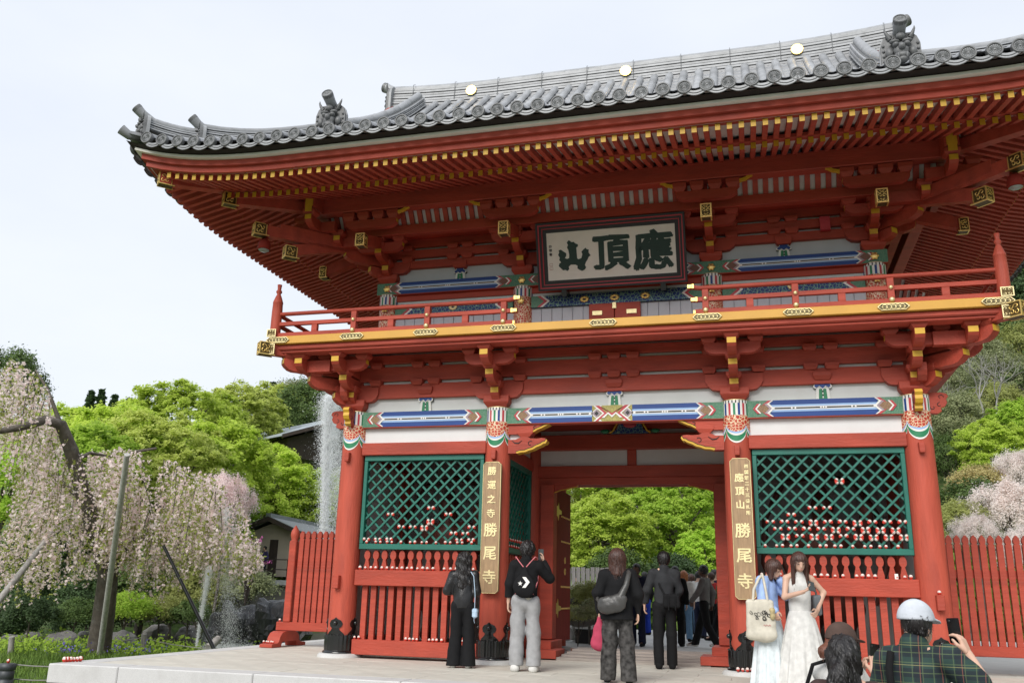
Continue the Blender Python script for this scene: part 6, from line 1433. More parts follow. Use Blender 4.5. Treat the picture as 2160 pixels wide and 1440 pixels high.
def tree(u, v, d, rpx, key, m, label, group, sq=1.0, rz=None, bark=BARK, name='tree', cat='tree', trunk=True, nl=11):
    c = pix(u, v, d); R = rpx*d/FPX; Q, P, NR = CRN[key]; rz = random.uniform(0, 6.28) if rz is None else rz; g = hgt(c.x, c.y)
    base = min(-.35, (g-.2-c.z)/R); T = empty(name, (c.x, c.y, c.z), rz, label=label, cat=cat, group=group); T.scale = (R, R, R*sq)
    mk = (key, m.name)
    if mk not in MESHC: MESHC[mk] = quads('crown', Q, m, nrm=NR)
    put(MESHC[mk], 'crown', T)
    if trunk: put(trunk_mesh(P, (0, 0, base/sq), int(u+v), .055, bark, nl), 'trunk', T)
    return T
MESHC = {}
crown_set('A', 1, 240, 40000, .056, flat=.55, spread=(.06, .19)); crown_set('B', 2, 280, 40000, .054, flat=.5, spread=(.06, .17)); crown_set('C', 3, 200, 36000, .058, flat=.5, spread=(.06, .2)); crown_set('fine', 4, 330, 70000, .041, flat=.5, spread=(.05, .16)); crown_set('fine2', 8, 300, 70000, .041, flat=.5, spread=(.05, .17))
crown_set('bush', 5, 60, 9000, .075, flat=.7, spread=(.25, .4), low=-.1, up=.5); crown_set('dense', 6, 110, 22000, .055, flat=.8, spread=(.18, .3), up=.4, low=-.9); crown_set('sparse', 7, 70, 6000, .05, flat=.5, spread=(.12, .22))
crown_set('blossom', 9, 130, 42000, .036, flat=1.1, spread=(.14, .24), low=-.5, up=.2, droop=.9)
g = 'fresh green maples behind the pond'
for i, (u, v, d, r, key, m, txt) in enumerate([(250, 950, 42, 105, 'A', LIME, 'lime green maple right behind the weeping cherry, its crown low and broad'), (395, 910, 48, 118, 'fine', LIME, 'tall lime maple with the highest crown behind the cherry'), (330, 985, 40, 115, 'fine2', YGR, 'yellow-green maple with dark twigs showing, in front of the lime maples'), (505, 880, 60, 80, 'B', YGR, 'pale yellow-green maple under the end of the eaves'), (455, 985, 44, 105, 'A', LIME, 'rounded yellow-green maple left of the fountain'), (585, 868, 78, 68, 'C', YGR, 'olive green tree just left of the fountain top'), (575, 1030, 56, 90, 'fine', LIME, 'bright maple hanging over the gabled roof by the fountain'), (130, 930, 50, 85, 'B', LIME, 'small lime maple at the far left of the maples'), (650, 1060, 57, 75, 'A', LIME, 'mid green maple close behind the fountain'), (180, 990, 36, 110, 'C', MIDG, 'mid green tree glimpsed through the cherry blossom'), (420, 1090, 46, 105, 'B', MIDG, 'shaded green maple between cherry and gabled house'), (575, 1120, 58, 80, 'B', MIDG, 'shaded maple just above the gabled roof'), (300, 1080, 44, 120, 'A', MIDG, 'green maple filling the middle behind the cherry'), (60, 970, 48, 90, 'A', LIME, 'lime maple at the left edge behind the cherry branches'), (380, 1160, 38, 85, 'C', MIDG, 'low green maple behind the cherry limbs')]):
    tree(u, v, d, r*1.12, key, m, txt, g, .9 if i % 2 else 1.0)
for i, (u, v, h) in enumerate([(196, 812, 70), (218, 810, 66), (245, 822, 62), (275, 828, 60), (300, 824, 62), (342, 812, 40), (578, 792, 30)]):   # cedars
    d = 92; tp = pix(u, v, d); g0 = hgt(tp.x, tp.y)-.3; H = tp.z-g0; r = np.random.default_rng(50+i); n = 5200; t = r.uniform(0.02, 1, n)**.75; rad = (.06+t*1.0)*.16*H*(.55+.45*np.abs(np.sin(t*38)))*np.sqrt(r.uniform(.2, 1, n)); th = r.uniform(0, 2*pi, n)
    C = np.stack([rad*np.cos(th), rad*np.sin(th), H*(1-t*.8)-.1*rad], 1); T = empty('cedar', (tp.x, tp.y, g0), label='dark pointed cedar on the skyline, %s from the left' % ('first', 'second', 'third', 'fourth', 'fifth', 'sixth', 'last')[i], cat='tree', group='cedars on the skyline')
    put(quads('crown', leaves(C, r, .42, .5, .5), DKG), 'crown', T); B().tube([(0, 0, 0), (0, 0, H*.95)], [.25, .03], BARKD, 7).obj('trunk', T)
g = 'evergreens around the pond'
for u, v, d, r, key, m, txt in [(20, 800, 60, 75, 'dense', EVG, 'dark evergreen rising above the cherry at the left edge of the picture'), (655, 860, 72, 70, 'dense', EVG, 'round dark evergreen behind the top of the fountain'), (628, 850, 85, 60, 'dense', GRYG, 'grey-green round tree on the hill left of the fountain'), (700, 900, 80, 70, 'sparse', OCHL, 'bare brownish tree on the hill behind the fountain'), (20, 1030, 40, 90, 'dense', MIDG, 'green tree filling the gap left of the cherry trunk'), (90, 1180, 36, 110, 'dense', DKG, 'dark evergreen in shade behind the cherry poles'), (300, 1240, 34, 95, 'dense', EVG, 'dark evergreen right of the cherry trunk'), (420, 1230, 34, 80, 'dense', OLIVE, 'olive brown shrub behind the black prop'), (10, 1290, 30, 70, 'dense', DKG, 'low dark evergreen at the left edge beyond the grass'), (190, 1270, 33, 80, 'dense', DKG, 'dark evergreen directly behind the cherry trunk')]:
    tree(u, v, d, r, key, m, txt, g, .9, name='evergreen_tree')
g = 'shrubs on the pond bank'
for u, v, d, r, m, txt in [(60, 1300, 27, 48, DKG, 'dark clipped shrub on the bank left of the cherry trunk'), (160, 1300, 28, 45, EVG, 'dark shrub between boulder and cherry trunk'), (270, 1290, 29, 50, MIDG, 'green shrub just right of the leaning grey pole'), (340, 1295, 30, 45, OLIVE, 'yellowish shrub beside the black prop'), (400, 1300, 30, 40, EVG, 'dark shrub left of the thin water jet'), (520, 1245, 34, 60, GRYG, 'grey-green shrub above the wet rocks'), (470, 1250, 36, 45, GRYG, 'small grey-green shrub beside the water jet')]:
    tree(u, v, d, r, 'bush', m, txt, g, .85, name='shrub', cat='shrub', nl=5)
# through the gate
g = 'maples seen through the gate'
for u, v, d, r, key, m, txt in [(1275, 1135, 37, 120, 'fine', LIME, 'pale lime maple filling the left half of the gateway'), (1430, 1115, 40, 125, 'fine2', MIDG, 'bright green maple filling the right half of the gateway'), (1350, 1060, 47, 130, 'fine', MIDG, 'green maple behind the others at the top of the gateway'), (1225, 1050, 48, 110, 'fine2', YGR, 'yellow-green maple at the upper left of the gateway'), (1500, 1050, 45, 120, 'fine', MIDG, 'green maple at the upper right of the gateway'), (1490, 1170, 36, 70, 'A', MIDG, 'low green maple behind the crowd'), (1360, 990, 60, 140, 'A', EVG, 'dark green tree high behind the gateway'), (1240, 1190, 38, 60, 'B', LIME, 'low lime maple above the garden fence')]:
    tree(u, v, d, r, key, m, txt, g, .9)
for u, v, d, r, m, txt in [(1300, 1205, 31, 60, EVG, 'dark shrub under the maples left of the brown hair'), (1240, 1262, 19.5, 45, OLIVE, 'yellow-green clipped shrub by the stone edging'), (1258, 1296, 17.5, 40, GRYG, 'small grey-green shrub above the log rail'), (1215, 1300, 18.5, 30, OLIVE, 'low olive shrub beside the door leaf'), (1420, 1215, 32, 60, DKG, 'dark shrub behind the ginger hair'), (1350, 1235, 27, 30, MIDG, 'bright green shrub right of the brown hair')]:
    tree(u, v, d, r, 'bush', m, txt, 'shrubs in the garden beyond the gate', .8, name='shrub', cat='shrub', nl=5)
# right-hand hillside
g = 'trees on the right hillside'
for u, v, d, r, key, m, txt in [(2090, 950, 44, 80, 'fine', LIME, 'bright lime maple on the hillside right of the end column'), (2150, 900, 48, 70, 'A', MIDG, 'green maple at the right edge of the hillside'), (2010, 880, 50, 60, 'dense', GRYG, 'grey-green tree hugging the end column'), (2110, 800, 62, 75, 'sparse', GRYG, 'thin-leaved tree high on the right hillside'), (2060, 760, 70, 60, 'dense', GRYG, 'grey-green tree just under the bracket corner'), (2150, 730, 75, 55, 'dense', OLIVE, 'olive tree high at the right edge'), (2150, 650, 88, 70, 'dense', DKG, 'dark tree near the hilltop below the eaves'), (2120, 600, 100, 70, 'dense', DKG, 'dark tree on the hilltop right of the newel post'), (2170, 560, 100, 60, 'dense', EVG, 'evergreen peeping past the balcony corner'), (2000, 960, 46, 50, 'dense', EVG, 'dark shrubby tree behind the painted column head'), (2060, 1030, 38, 55, 'dense', OCHL, 'ochre-leaved tree above the picket fence'), (2050, 1075, 34, 70, 'bush', EVG, 'dark hedge tree between the cherries'), (2020, 1110, 31, 60, 'dense', OLIVE, 'yellow-green tree above the first pickets'), (2100, 860, 58, 60, 'dense', OLIVE, 'olive crown behind the bare trunks'), (1990, 810, 66, 45, 'dense', GRYG, 'small grey-green tree beside the bracket set')]:
    tree(u, v, d, r, key, m, txt, g, .95)
for u, v, d, r, txt in [(2120, 1085, 31, 85, 'pale pink cherry in full bloom above the picket fence'), (2150, 1000, 38, 60, 'pale pink cherry further up at the right edge'), (2060, 1125, 29, 48, 'low pale cherry right behind the pickets'), (2170, 1160, 27, 60, 'pale cherry at the right edge behind the fence')]:
    tree(u, v, d, r, 'blossom', PINKP, txt, 'pale cherries beyond the picket fence', .9, name='cherry_tree')
def bare(u, v, d, hpx, label, seed):
    r = np.random.default_rng(seed); p = pix(u, v, d); H = hpx*d/FPX; T = empty('bare_tree', p, label=label, cat='tree', group='bare trees on the hillside'); b = B()
    def grow(s, dr, L, rad, n):
        e = s+dr*L; m = s.lerp(e, .5)+Vector(r.normal(0, .05*L, 3).tolist()); b.tube([s, m, e], [rad, rad*.8, rad*.6], BARKG, 5)
        if n: 
            for k in range(3 if n > 2 else 2): nd = (dr+Vector(r.normal(0, .42, 3).tolist())+Vector((0, 0, .12))).normalized(); grow(m.lerp(e, r.uniform(.3, 1)), nd, L*r.uniform(.55, .8), rad*.6, n-1)
    grow(Vector((0, 0, 0)), Vector((.1, 0, 1)).normalized(), H*.42, H*.016, 5); b.obj('trunk', T)
bare(2065, 905, 52, 170, 'leafless grey tree standing left on the right hillside', 3); bare(2105, 900, 52, 165, 'leafless grey tree standing right beside its twin on the hillside', 4); bare(2015, 900, 54, 110, 'small leafless tree beside the end column', 6)
# ---- the weeping cherry
def weeping(label, base, limbs, roots_poly, nst, d0, seed, dsp, lmax):
    r = np.random.default_rng(seed); T = empty('weeping_cherry', base, label=label, cat='tree', group='weeping cherries by the pond'); b = B(); bs = Vector(base)
    for pts, r0, r1 in limbs:
        w = [pix(*p)-bs for p in pts]; n = len(w); b.tube(w, [r0+(r1-r0)*i/(n-1) for i in range(n)], BARK, 9)
    b.obj('trunk', T)
    xs, tops, bots = roots_poly; u = r.uniform(xs[0], xs[-1], nst); tp = np.interp(u, xs, tops); bt = np.interp(u, xs, bots)
    v0 = tp+(bt-tp)*r.uniform(0, 1, nst)**1.35*.82; dd = d0+r.normal(0, dsp, nst).clip(-2.2*dsp, 2.2*dsp); Bl = []; Lf = []; st = B()
    fx = np.sin(u*.035+seed)+np.sin(u*.021+v0*.018)+.6*np.sin(v0*.04-u*.013)            # leave ragged gaps
    for i in range(nst):
        if fx[i] < (-.75 if u[i] > 110 else -.2) and r.random() < .88: continue
        p = pix(u[i], v0[i], dd[i])-bs; L = min(lmax, (bt[i]-v0[i])*dd[i]/FPX)*r.uniform(.5, 1.05)+.15; sway = r.normal(0, .10, 2); n = int(L*26)+3; t = np.sort(r.uniform(0, 1, n))
        arch = np.stack([sway[0]*np.sqrt(t)*1.6, sway[1]*np.sqrt(t)*1.6, .12*np.sqrt(t)-L*t**1.2], 1)
        pts = np.array(p)+arch+r.normal(0, .030, (n, 3)); q = r.random(n) < (.55 if r.random() < .65 else .15); Bl.append(pts[q]); Lf.append(pts[~q])
        if i % 5 == 0: st.tube([Vector(p), Vector(p)+Vector(arch[len(arch)//2]), Vector(p)+Vector(arch[-1])], [.012, .008, .003], BARK, 4)
    st.obj('twigs', T); Bl = np.concatenate(Bl); Lf = np.concatenate(Lf); Bl = np.concatenate([Bl, Bl+r.normal(0, .03, Bl.shape), Bl[::2]+r.normal(0, .03, Bl[::2].shape)])
    put(quads('blossom', leaves(Bl, r, .058, .0, 1., .9), PINK), 'blossom', T); put(quads('young_leaves', leaves(Lf, r, .075, .3, .8, .5), LIMEC), 'young_leaves', T); return T
LIMEC = leafmat('cherry_young_leaf', (.26, .30, .06), (.40, .44, .12), trans=.45)
D_ = 24.5
bs = pixz(212, 1382, -.75)
D_ = (Vector(bs)-Vector(CAM)).dot(CF)
weeping('large weeping cherry with a leaning dark trunk propped by a grey pole', tuple(bs), [([(205, 1388, D_), (218, 1300, D_), (228, 1210, D_), (205, 1130, D_-.3), (178, 1050, D_-.6), (150, 950, D_-1), (128, 895, D_-1.2), (95, 885, D_-1.5), (40, 902, D_-2), (-20, 912, D_-2.4)], .30, .06), ([(228, 1210, D_), (262, 1150, D_+.3), (300, 1135, D_+.6), (360, 1140, D_+.6), (420, 1160, D_+.4), (490, 1148, D_+.2)], .17, .03), ([(225, 1190, D_), (250, 1090, D_+.6), (262, 1000, D_+1), (270, 955, D_+1.2), (330, 945, D_+1.4)], .15, .03), ([(160, 970, D_-1), (190, 955, D_-.4), (250, 965, D_)], .07, .02), ([(180, 1055, D_), (120, 1010, D_+1.0), (60, 960, D_+1.8)], .09, .02), ([(128, 895, D_), (100, 820, D_), (75, 780, D_+.6)], .06, .02)],
    ((-40, 30, 90, 120, 170, 260, 330, 400, 470, 520, 545), (745, 750, 800, 890, 960, 945, 960, 985, 1020, 1080, 1150), (1265, 1275, 1265, 1255, 1235, 1200, 1270, 1235, 1190, 1230, 1200)), 1500, D_+.7, 5, 1.6, 2.2)
dd = 27
tree(470, 1060, 33, 62, 'blossom', PINK, 'small pink cherry at the right end of the weeping cherry', 'weeping cherries by the pond', 1.1, name='cherry_tree')
# magenta shrub and flowers
r = np.random.default_rng(77); T = empty('redbud_shrub', pix(525, 1190, 30), label='magenta flowering shrub in front of the gabled house', cat='shrub'); C = []; b = B()
for k in range(16):
    e = Vector((r.uniform(-.6, .7), r.uniform(-.4, .4), r.uniform(.1, .95))); b.tube([(0, 0, -1.3), e*.4, e], [.03, .02, .006], BARKD, 5); t = r.uniform(.3, 1, 60); C.append(np.outer(t, np.array(e))+r.normal(0, .03, (60, 3)))
b.obj('stem', T); put(quads('blossom', leaves(np.concatenate(C), r, .06, 0, 1.), leafmat('magenta_blossom', (.42, .08, .28), (.60, .18, .42), trans=.3)), 'blossom', T)
# ---- props, posts, ropes
POLEL = mat('pale_pole', (.46, .45, .43), .85, .2, 4, .3, 20, stretch=(5, 5, .6), dirt=((.25, .24, .22), .5, 3))
POLE = mat('weathered_pole', (.33, .31, .29), .85, .25, 4, .4, 20, stretch=(5, 5, .6), dirt=((.16, .15, .14), .5, 3))
def prop(a, c, rad, m, label): p, q = pix(*a), pix(*c); T = B().tube([p, p.lerp(q, .5), q], [rad, rad*.92, rad*.8], m, 10).obj('tree_prop', None, label=label, cat='pole', group='poles propping the cherry'); return T
prop((209, 1387, D_-.6), (268, 958, D_-3.6), .075, POLEL, 'long grey pole propping the cherry beside its trunk'); prop((451, 1367, 19.5), (345, 1150, D_-2.5), .045, BLK, 'thin black pole slanting from the platform into the cherry'); prop((-12, 1278, 20), (112, 1120, 22), .075, POLE, 'grey pole slanting up from the left edge into the cherry'); prop((440, 1366, 20.5), (462, 1345, 20.8), .10, POLE, 'short grey log lying at the foot of the black pole')
for i, (u, v, v2) in enumerate(((303, 1378, 1336), (24, 1376, 1342))):
    z = -.75; p = pixz(u, v, z); d = (p-Vector(CAM)).dot(CF); q = pix(u+1, v2, d); b = B(); b.tube([p-Vector((0, 0, .2)), q], [.075, .07], POLE, 10); b.obj('rope_post', None, label=('weathered post holding the rope right of the cherry trunk', 'weathered post holding the rope at the left edge')[i], cat='post', group='rope posts along the pond')
ROPE = mat('grey_rope', (.22, .21, .19), .9); 
def rope(pts, label): b = B(); b.tube([pix(*p) for p in pts], .011, ROPE, 5); b.obj('rope', None, label=label, cat='rope', group='ropes along the pond')
rope([(24, 1350, 25.5), (90, 1356, 26.5), (170, 1356, 26), (240, 1353, 25.5), (302, 1344, 24.5)], 'slack grey rope between the two posts behind the cherry trunk'); rope([(304, 1345, 24.5), (360, 1358, 22.5), (420, 1366, 20.5), (460, 1367, 19.5)], 'slack grey rope from the post towards the black pole')
rope([(12, 1399, 15.5), (70, 1404, 15), (128, 1406, 14.6)], 'upper rope between the dark bollard and the platform'); rope([(12, 1430, 15.5), (70, 1434, 15), (124, 1434, 14.6)], 'lower rope between the dark bollard and the platform')
p = pixz(8, 1452, -.75); d = (p-Vector(CAM)).dot(CF); q = pix(8, 1400, d); b = B(); h = q.z-p.z; b.lathe([(.13, 0), (.13, h*.35), (.11, h*.38), (.125, h*.42), (.125, h*.70), (.11, h*.73), (.135, h*.76), (.14, h), (.1, h+.01)], 0, 0, mat('dark_metal', (.06, .065, .07), .5, .2, 8, metal=.3), 18)
b.obj('bollard', None, (p.x, p.y, p.z), label='dark ribbed bollard at the lower left edge of the picture', cat='bollard'); dar((p.x, p.y, q.z+.012), 'lone daruma doll on the dark bollard', None, 1.5)
# ---- grass and flowers
r = np.random.default_rng(31); n = 34000; X = r.uniform(-21, -6.95, n); Y = r.uniform(-1, 13.5, n); k = (X+15.5)**2/12.2**2+(Y-21)**2/9.5**2 > 1; X, Y = X[k], Y[k]; n = len(X)
Z = np.array([hgt(x, y) for x, y in zip(X, Y)])+.05*np.sin(X*1.3)*np.cos(Y*1.1); hh = r.uniform(.06, .22, n); w = .014; a = r.uniform(0, pi, n); lx, ly = r.normal(0, .05, n), r.normal(0, .05, n)
V = np.stack([np.stack([X-w*np.cos(a), Y-w*np.sin(a), Z-.03], 1), np.stack([X+w*np.cos(a), Y+w*np.sin(a), Z-.03], 1), np.stack([X+lx+w*.3, Y+ly, Z+hh], 1), np.stack([X+lx-w*.3, Y+ly, Z+hh], 1)], 1)
o = put(quads('grass', V, leafmat('grass_blade', (.09, .17, .03), (.20, .30, .06), trans=.3, scale=.6)), 'grass', label='fresh green grass on the bank left of the platform', cat='grass', kind='stuff')
C = []
for u, v in ((160, 1368), (235, 1368), (300, 1370), (150, 1372), (245, 1372)): p = pixz(u, v, -.62); C.append(np.array(p)+r.normal(0, 1, (70, 3))*np.array((.35, .35, .09)))
put(quads('flowers', leaves(np.concatenate(C), r, .06, .5, .7), leafmat('violet_flower', (.12, .10, .42), (.25, .20, .60), trans=.2)), 'flowers', label='small violet flowers in the grass by the cherry trunk', cat='flowers', kind='stuff')
C = np.stack([r.uniform(-20, -8, 900), r.uniform(6.5, 12, 900), np.full(900, -.68)], 1)+r.normal(0, .06, (900, 3)); k = (C[:, 0]+15.5)**2/12.0**2+(C[:, 1]-21)**2/9.4**2 > 1
put(quads('ground_leaves', leaves(np.repeat(C[k], 8, 0)+r.normal(0, .10, (k.sum()*8, 3)), r, .09, .7, .5), MIDG), 'ground_cover', label='low leafy ground cover along the pond edge', cat='ground cover', kind='stuff')
# ---- boulders
ROCK = mat('boulder', (.16, .15, .145), .9, .25, 3, .6, 9, dirt=((.07, .085, .05), .6, 3)); WETR = mat('wet_rock', (.045, .047, .052), .35, .4, 5, .9, 10, stretch=(3, 3, .6))
def boulder(c, rx, ry, rz_, seed, m, label=None, group=None, name='boulder', n=22, sub=12, amp=.22, parent=None):
    r = np.random.default_rng(seed); b = B(); b.ball((0, 0, 0), 1, m, n, sub); V = np.array(b.v); dr = r.normal(size=(9, 3)); s = 1+sum(amp/(1+.35*i)*np.sin(V@(d*(1.5+i*.55))+r.uniform(0, 6)) for i, d in enumerate(dr))*.55; b.v = [tuple(q) for q in (V*s[:, None]*np.array((rx, ry, rz_)))]; b.sm = [False]*len(b.sm)
    return b.obj(name, parent, c, r.uniform(0, 6), label=label, cat='boulder' if label else None, group=group)
for i, (u, v, d, rp, txt) in enumerate([(128, 1352, 27, 32, 'large grey boulder left of the cherry trunk'), (70, 1352, 28, 26, 'grey boulder at the left end of the bank'), (255, 1348, 27.5, 34, 'grey boulder right behind the leaning grey pole'), (330, 1330, 31, 26, 'brownish boulder across the pond'), (395, 1335, 31, 26, 'boulder across the pond behind the black pole'), (180, 1345, 29, 25, 'dark boulder just left of the cherry trunk'), (20, 1350, 28, 22, 'small boulder at the left picture edge')]):
    p = pix(u, v, d); s = rp*d/FPX; boulder((p.x, p.y, p.z-.1), s*1.1, s, s*.85, i+3, ROCK, txt, 'boulders round the pond')
T = empty('rock_cascade', pix(500, 1360, 24), label='wall of dark wet rocks with trickling water behind the picket fence', cat='rocks'); bp = T.location.copy()
for i, (u, v, rp) in enumerate([(455, 1335, 34), (490, 1318, 42), (525, 1330, 44), (560, 1315, 40), (505, 1350, 34), (545, 1352, 34), (475, 1356, 24), (590, 1330, 44), (440, 1352, 20), (630, 1335, 40)]):
    p = pix(u, v, 24.4+.25*(i % 3))-bp; s = rp*24.4/FPX; boulder(tuple(p), s*.9, s*.8, s*1.15, 40+i, WETR, name='rock', parent=T, amp=.34)
# ---- water: jets as clouds of drops
SPRAY = mat('water_spray', (.95, .96, .97), .3, .02, 3, trans=.6)
def jet(label, pts, n, w0, w1, size, seed, fall=0.):
    r = np.random.default_rng(seed); W_ = np.array([list(pix(*p)) for p in pts]); t = r.uniform(0, 1, n)**.9; k = t*(len(W_)-1); i = np.minimum(k.astype(int), len(W_)-2); f = (k-i)[:, None]; C = W_[i]*(1-f)+W_[i+1]*f; sp = (w0+(w1-w0)*t)
    C = C+r.normal(0, 1, (n, 3))*np.stack([sp, sp, sp*.6], 1)*np.where(r.random(n) < .3, 1.7, .75)[:, None]; q = leaves(C, r, size, 0, 1., .7); q[..., 2] = C[:, None, 2]+(q[..., 2]-C[:, None, 2])*1.7
    o = put(quads('water_jet', q, SPRAY), 'water_jet', label=label, cat='fountain', kind='stuff'); return o
dg = 27.
jet('tall white fountain plume rising beside the end of the gate', [(679, 1230, dg), (684, 1130, dg), (688, 1000, dg), (692, 900, dg), (698, 835, dg)], 90000, .035, .11, .019, 1)
jet('falling mist drifting to the right of the tall plume', [(700, 830, dg), (708, 930, dg), (716, 1050, dg), (722, 1200, dg)], 50000, .10, .34, .012, 2)
jet('thin slanting water jet behind the platform edge', [(414, 1362, 21.5), (424, 1300, 21.5), (434, 1240, 21.5), (442, 1195, 21.5)], 14000, .010, .045, .012, 3)
jet('splashing water in front of the wet rocks', [(478, 1070, 23), (474, 1150, 23), (480, 1250, 23), (486, 1362, 23)], 16000, .10, .20, .012, 4)
jet('low foam on the pond by the wet rocks', [(430, 1366, 22.6), (480, 1366, 23), (530, 1366, 23)], 6000, .12, .12, .014, 5)
# ---- terrace and houses behind the pond
BEI = mat('beige_wall', (.60, .51, .42), .85, .05, 2); DWD = mat('dark_wood', (.055, .038, .03), .7, .2, 4); RGR = mat('slate_roof', (.22, .235, .25), .6, .12, 3, .2, 14, stretch=(1, 6, 6)); MET = mat('metal_roof', (.36, .40, .44), .5, .1, 2, .1, 8)
cT = pix(560, 1222, 46); B().box(-9, 14, 0, 8, -6, -.25, mat('terrace_wall', (.16, .15, .13), .9, .2, 2)).obj('terrace', None, (cT.x, cT.y, cT.z), .27, kind='structure')
T = empty('deck_edge', (cT.x, cT.y, cT.z), .27, label='pale deck edge with railing in front of the gabled house', cat='deck'); B().box(-9, 14, -.25, 0, -.25, 0, mat('pale_concrete', (.5, .5, .48), .8)).obj('deck_slab', T)
for k in range(9): B().box(-.03, .03, -.13, -.07, 0, 1.0, DWD).obj('baluster', T, (-8.5+k*1.6, 0, 0))
for z in (.5, 1.0): B().box(-9, 6, -.12, -.08, z, z+.05, DWD).obj('rail', T)
def house(label, u, v, d, rz, w, L, hw, hr, wall, roofm, over=.7, hip=False):
    p = pix(u, v, d); T = empty('house', (p.x, p.y, p.z), rz, label=label, cat='house', group='houses behind the pond')
    b = B(); b.box(-w/2, w/2, 0, L, 0, hw, wall); b.obj('wall', T); b = B(); b.prism([(-w/2, hw), (w/2, hw), (0, hw+hr*w/(w+2*over))], 'y', 0., L, wall); b.obj('gable', T)
    s = hr/(w/2+over); R_ = empty('roof', parent=T)
    for q in (-1, 1):
        b = B(); z0 = hw+hr-.1; e = w/2+over; b.add([(0, -over, z0), (q*e, -over, z0-s*e), (q*e, L+over, z0-s*e), (0, L+over, z0), (0, -over, z0+.14), (q*e, -over, z0-s*e+.14), (q*e, L+over, z0-s*e+.14), (0, L+over, z0+.14)], [(0, 1, 2, 3), (4, 5, 6, 7), (0, 1, 5, 4), (1, 2, 6, 5), (2, 3, 7, 6)], roofm); b.obj('roof_slope', R_)
        b = B(); b.add([(0, -over-.03, z0-.12), (q*e, -over-.03, z0-s*e-.12), (q*e, -over-.03, z0-s*e+.10), (0, -over-.03, z0+.12), (0, -over+.05, z0-.12), (q*e, -over+.05, z0-s*e-.12), (q*e, -over+.05, z0-s*e+.10), (0, -over+.05, z0+.12)], [(0, 1, 2, 3), (4, 5, 6, 7), (0, 1, 5, 4), (2, 3, 7, 6)], DWD); b.obj('barge_board', R_)
    B().box(-.14, .14, -over, L+over, hw+hr-.02, hw+hr+.18, roofm).obj('ridge_cap', R_)
    B().box(-w*.02, w*.10, -.03, .0, 0, hw*.95, DWD).obj('post', T)
    for k in range(3): B().box(w/2, w/2+.03, 1+k*2.2, 2.2+k*2.2, .6, 1.7, mat('window_dark', (.03, .035, .04), .2)).obj('window', T)
    return T
house('beige house with a wide grey gable roof behind the picket fence', 566, 1215, 47, .08, 3.9, 9, 2.0, 1.05, BEI, RGR)
house('far house with a pale grey roof half hidden by maples', 672, 972, 60, 1.05, 5.0, 12, 1.2, 1.35, DWD, MET, 1.1)
# ---- garden beyond the gate
T = empty('log_rail', label='thick weathered log rail lying beyond the door leaf', cat='rail'); B().tube([pix(1196, 1336, 20), pix(1255, 1322, 21.5), pix(1330, 1305, 23)], [.16, .15, .15], POLE, 12).obj('log', T)
for u, v, d in ((1215, 1352, 20.4), (1290, 1340, 22.5)): p = pix(u, v, d); B().tube([(p.x, p.y, -.02), (p.x, p.y, p.z+.3)], .09, POLE, 8).obj('log_support', T)
p = P_(1247, 1356); put(bevelled(B().box(-.34, .34, -.14, .14, 0, .30, PBLK).mesh('planter_box'), .01), 'planter_box', None, p, .1, label='low black box on the paving left of the rose bag', cat='box')
T = empty('garden_fence', pix(1190, 1226, 27), -.2, label='grey slatted garden fence under the maples', cat='fence')
for k in range(11): B().box(-.06, .06, -.02, .02, -.6, .42, POLE).obj('slat', T, (k*.155, 0, random.uniform(-.02, .02)))
for z in (-.2, .25): B().box(-.1, 1.65, .02, .06, z, z+.07, POLE).obj('rail', T)
for i, (u, v, d) in enumerate([(1212, 1262, 20), (1240, 1275, 19.5), (1275, 1262, 20.5), (1222, 1290, 19), (1300, 1280, 19.5), (1262, 1318, 22), (1270, 1240, 23), (1225, 1240, 23)]):
    p = pix(u, v, d); boulder((p.x, p.y, p.z-.15), .36, .3, .16, 80+i, ROCK, 'flat garden stone beyond the gate, %s in the bank' % ('lowest left', 'left middle', 'middle', 'lower left', 'right', 'nearest', 'upper right', 'upper left')[i], 'garden stones beyond the gate')
# lone figure on the far terrace
p = pix(553, 1219, 46.3); walker('person in purple standing at the end post of the picket fence on the far deck', (p.x, p.y, cT.z), 2.8, 1.7, CTEAL, CNAV, HAIRK, group='visitors on the far deck')

# ---- woods on the far slopes: one mass
def woods(label, n, xr, yr, m, seed, Rr=(1.6, 3.4), ok=lambda x, y: True):
    r = np.random.default_rng(seed); C = []; O = []
    while len(C) < n:
        x, y = r.uniform(*xr), r.uniform(*yr)
        if not ok(x, y): continue
        R = r.uniform(*Rr); z = hgt(x, y)+R*r.uniform(.5, 1.0); k = 420; d = r.normal(size=(k, 3)); d /= np.linalg.norm(d, axis=1)[:, None]; d[:, 2] = np.abs(d[:, 2])*1.25-.35; q = d*R*(r.uniform(.75, 1.05, (k, 1))+.15*np.sin(d@r.normal(0, 4, 3))[:, None]); C.append(np.array((x, y, z))+q); nn = d*.75+np.array((0, 0, .5))+r.normal(0, .25, d.shape); O.append(nn/np.linalg.norm(nn, axis=1)[:, None])
    C = np.concatenate(C); put(quads('woods', leaves(C, r, .42, .55, .6), m, nrm=np.concatenate(O)), 'woods', label=label, cat='woods', kind='stuff')
woods('mixed dark green woods covering the right hillside', 170, (4, 60), (42, 125), leafmat('woods_dark', (.05, .09, .03), (.17, .22, .07), (.09, .14, .045), trans=.3, scale=.35), 11)
woods('greyish spring woods on the right hillside among the dark trees', 90, (4, 55), (38, 110), leafmat('woods_spring', (.20, .24, .10), (.36, .36, .18), trans=.35, scale=.35), 12)
woods('olive woods on the hill behind the maples', 120, (-75, -12), (62, 120), leafmat('woods_olive', (.16, .20, .07), (.30, .32, .13), trans=.35, scale=.35), 13)
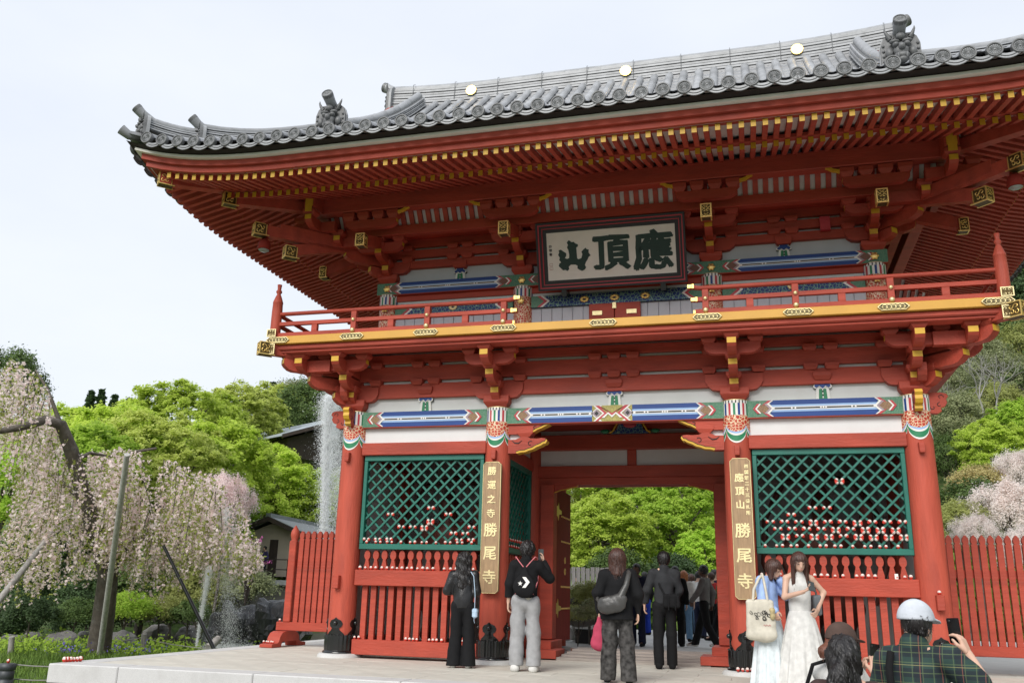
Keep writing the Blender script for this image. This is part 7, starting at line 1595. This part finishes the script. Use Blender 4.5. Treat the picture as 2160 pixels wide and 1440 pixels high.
woods('fresh green underwood behind the pond', 90, (-52, -6), (31, 44), leafmat('woods_fresh', (.16, .26, .04), (.30, .42, .08), trans=.4, scale=.6), 14, (1.0, 1.9))
woods('green underwood on the slope beyond the gate', 70, (-9, 14), (20, 36), leafmat('woods_slope', (.13, .24, .04), (.28, .42, .08), trans=.4, scale=.6), 15, (.7, 1.6), lambda x, y: y > 21+abs(x)*.1)

r = np.random.default_rng(90); C = np.stack([PX0+.1+r.uniform(0, 1, 260)**1.7*9, r.uniform(PY0+.05, 1.5, 260), np.full(260, .004)], 1)
put(quads('petals', leaves(C, r, .022, 3., .12), PINK), 'fallen_petals', label='scattered fallen cherry petals on the paving', cat='petals', kind='stuff')
# ================================================================ guardian figures in the niches
STAT = mat('statue_lacquer', (.075, .022, .015), .55, .3, 4, .3, 14, spec=.3)
for s, txt in ((-1, 'left'), (1, 'right')):
    T = empty('guardian_statue', (s*3.05, 1.25, .06), label='dark red guardian figure in the %s niche behind the lattice' % txt, cat='statue', group='guardian statues in the niches')
    b = B(); sx = s
    addsolid(b, STAT, [('c', (0, 0, 1.75), (0, 0, 1.25), .34, .28, .75), ('e', (0, -.04, 2.35), (.17, .19, .21)), ('e', (0, 0, 2.58), (.09, .09, .09)), ('c', (0, 0, 2.2), (0, 0, 1.9), .13, .22), ('c', (.32, 0, 1.98), (.58, -.02, 1.7), .14, .11), ('c', (.58, -.02, 1.7), (.62, -.2, 2.2), .11, .09), ('e', (.62, -.22, 2.3), (.10, .10, .12)), ('c', (-.32, 0, 1.98), (-.60, .0, 1.6), .14, .11), ('c', (-.60, 0, 1.6), (-.48, -.25, 1.25), .11, .09), ('e', (-.46, -.28, 1.16), (.10, .10, .10)), ('c', (.14, 0, 1.1), (.24, -.02, .65), .20, .14), ('c', (.24, -.02, .65), (.28, 0, .3), .13, .11), ('c', (-.14, 0, 1.1), (-.24, .02, .65), .20, .14), ('c', (-.24, .02, .65), (-.26, 0, .3), .13, .11), ('e', (.28, -.06, .26), (.12, .2, .08)), ('e', (-.26, -.06, .26), (.12, .2, .08)), ('c', (0, -.02, 1.1), (.25, 0, .85), .26, .26, .8), ('c', (0, -.02, 1.1), (-.25, 0, .85), .26, .26, .8), ('e', (0, -.22, 2.36), (.04, .05, .05)), ('c', (-.07, -.2, 2.42), (.07, -.2, 2.42), .035, .035)], k=.06, h=.035, folds=.008, ff=12)
    b.obj('figure', T); boulder((0, 0, .08), .62, .42, .14, 5, STAT, name='rock_base', parent=T)
    B().tube([(sx*.75 if False else .0, .35, 2.9), (.55, .3, 2.75), (.85, .25, 2.2), (.9, .2, 1.5), (.7, .2, .9)], [.05, .05, .05, .05, .03], STAT, 7).obj('sash', T); B().tube([(0, .35, 2.9), (-.55, .3, 2.75), (-.85, .25, 2.2), (-.9, .2, 1.5), (-.7, .2, .9)], [.05, .05, .05, .05, .03], STAT, 7).obj('sash', T)
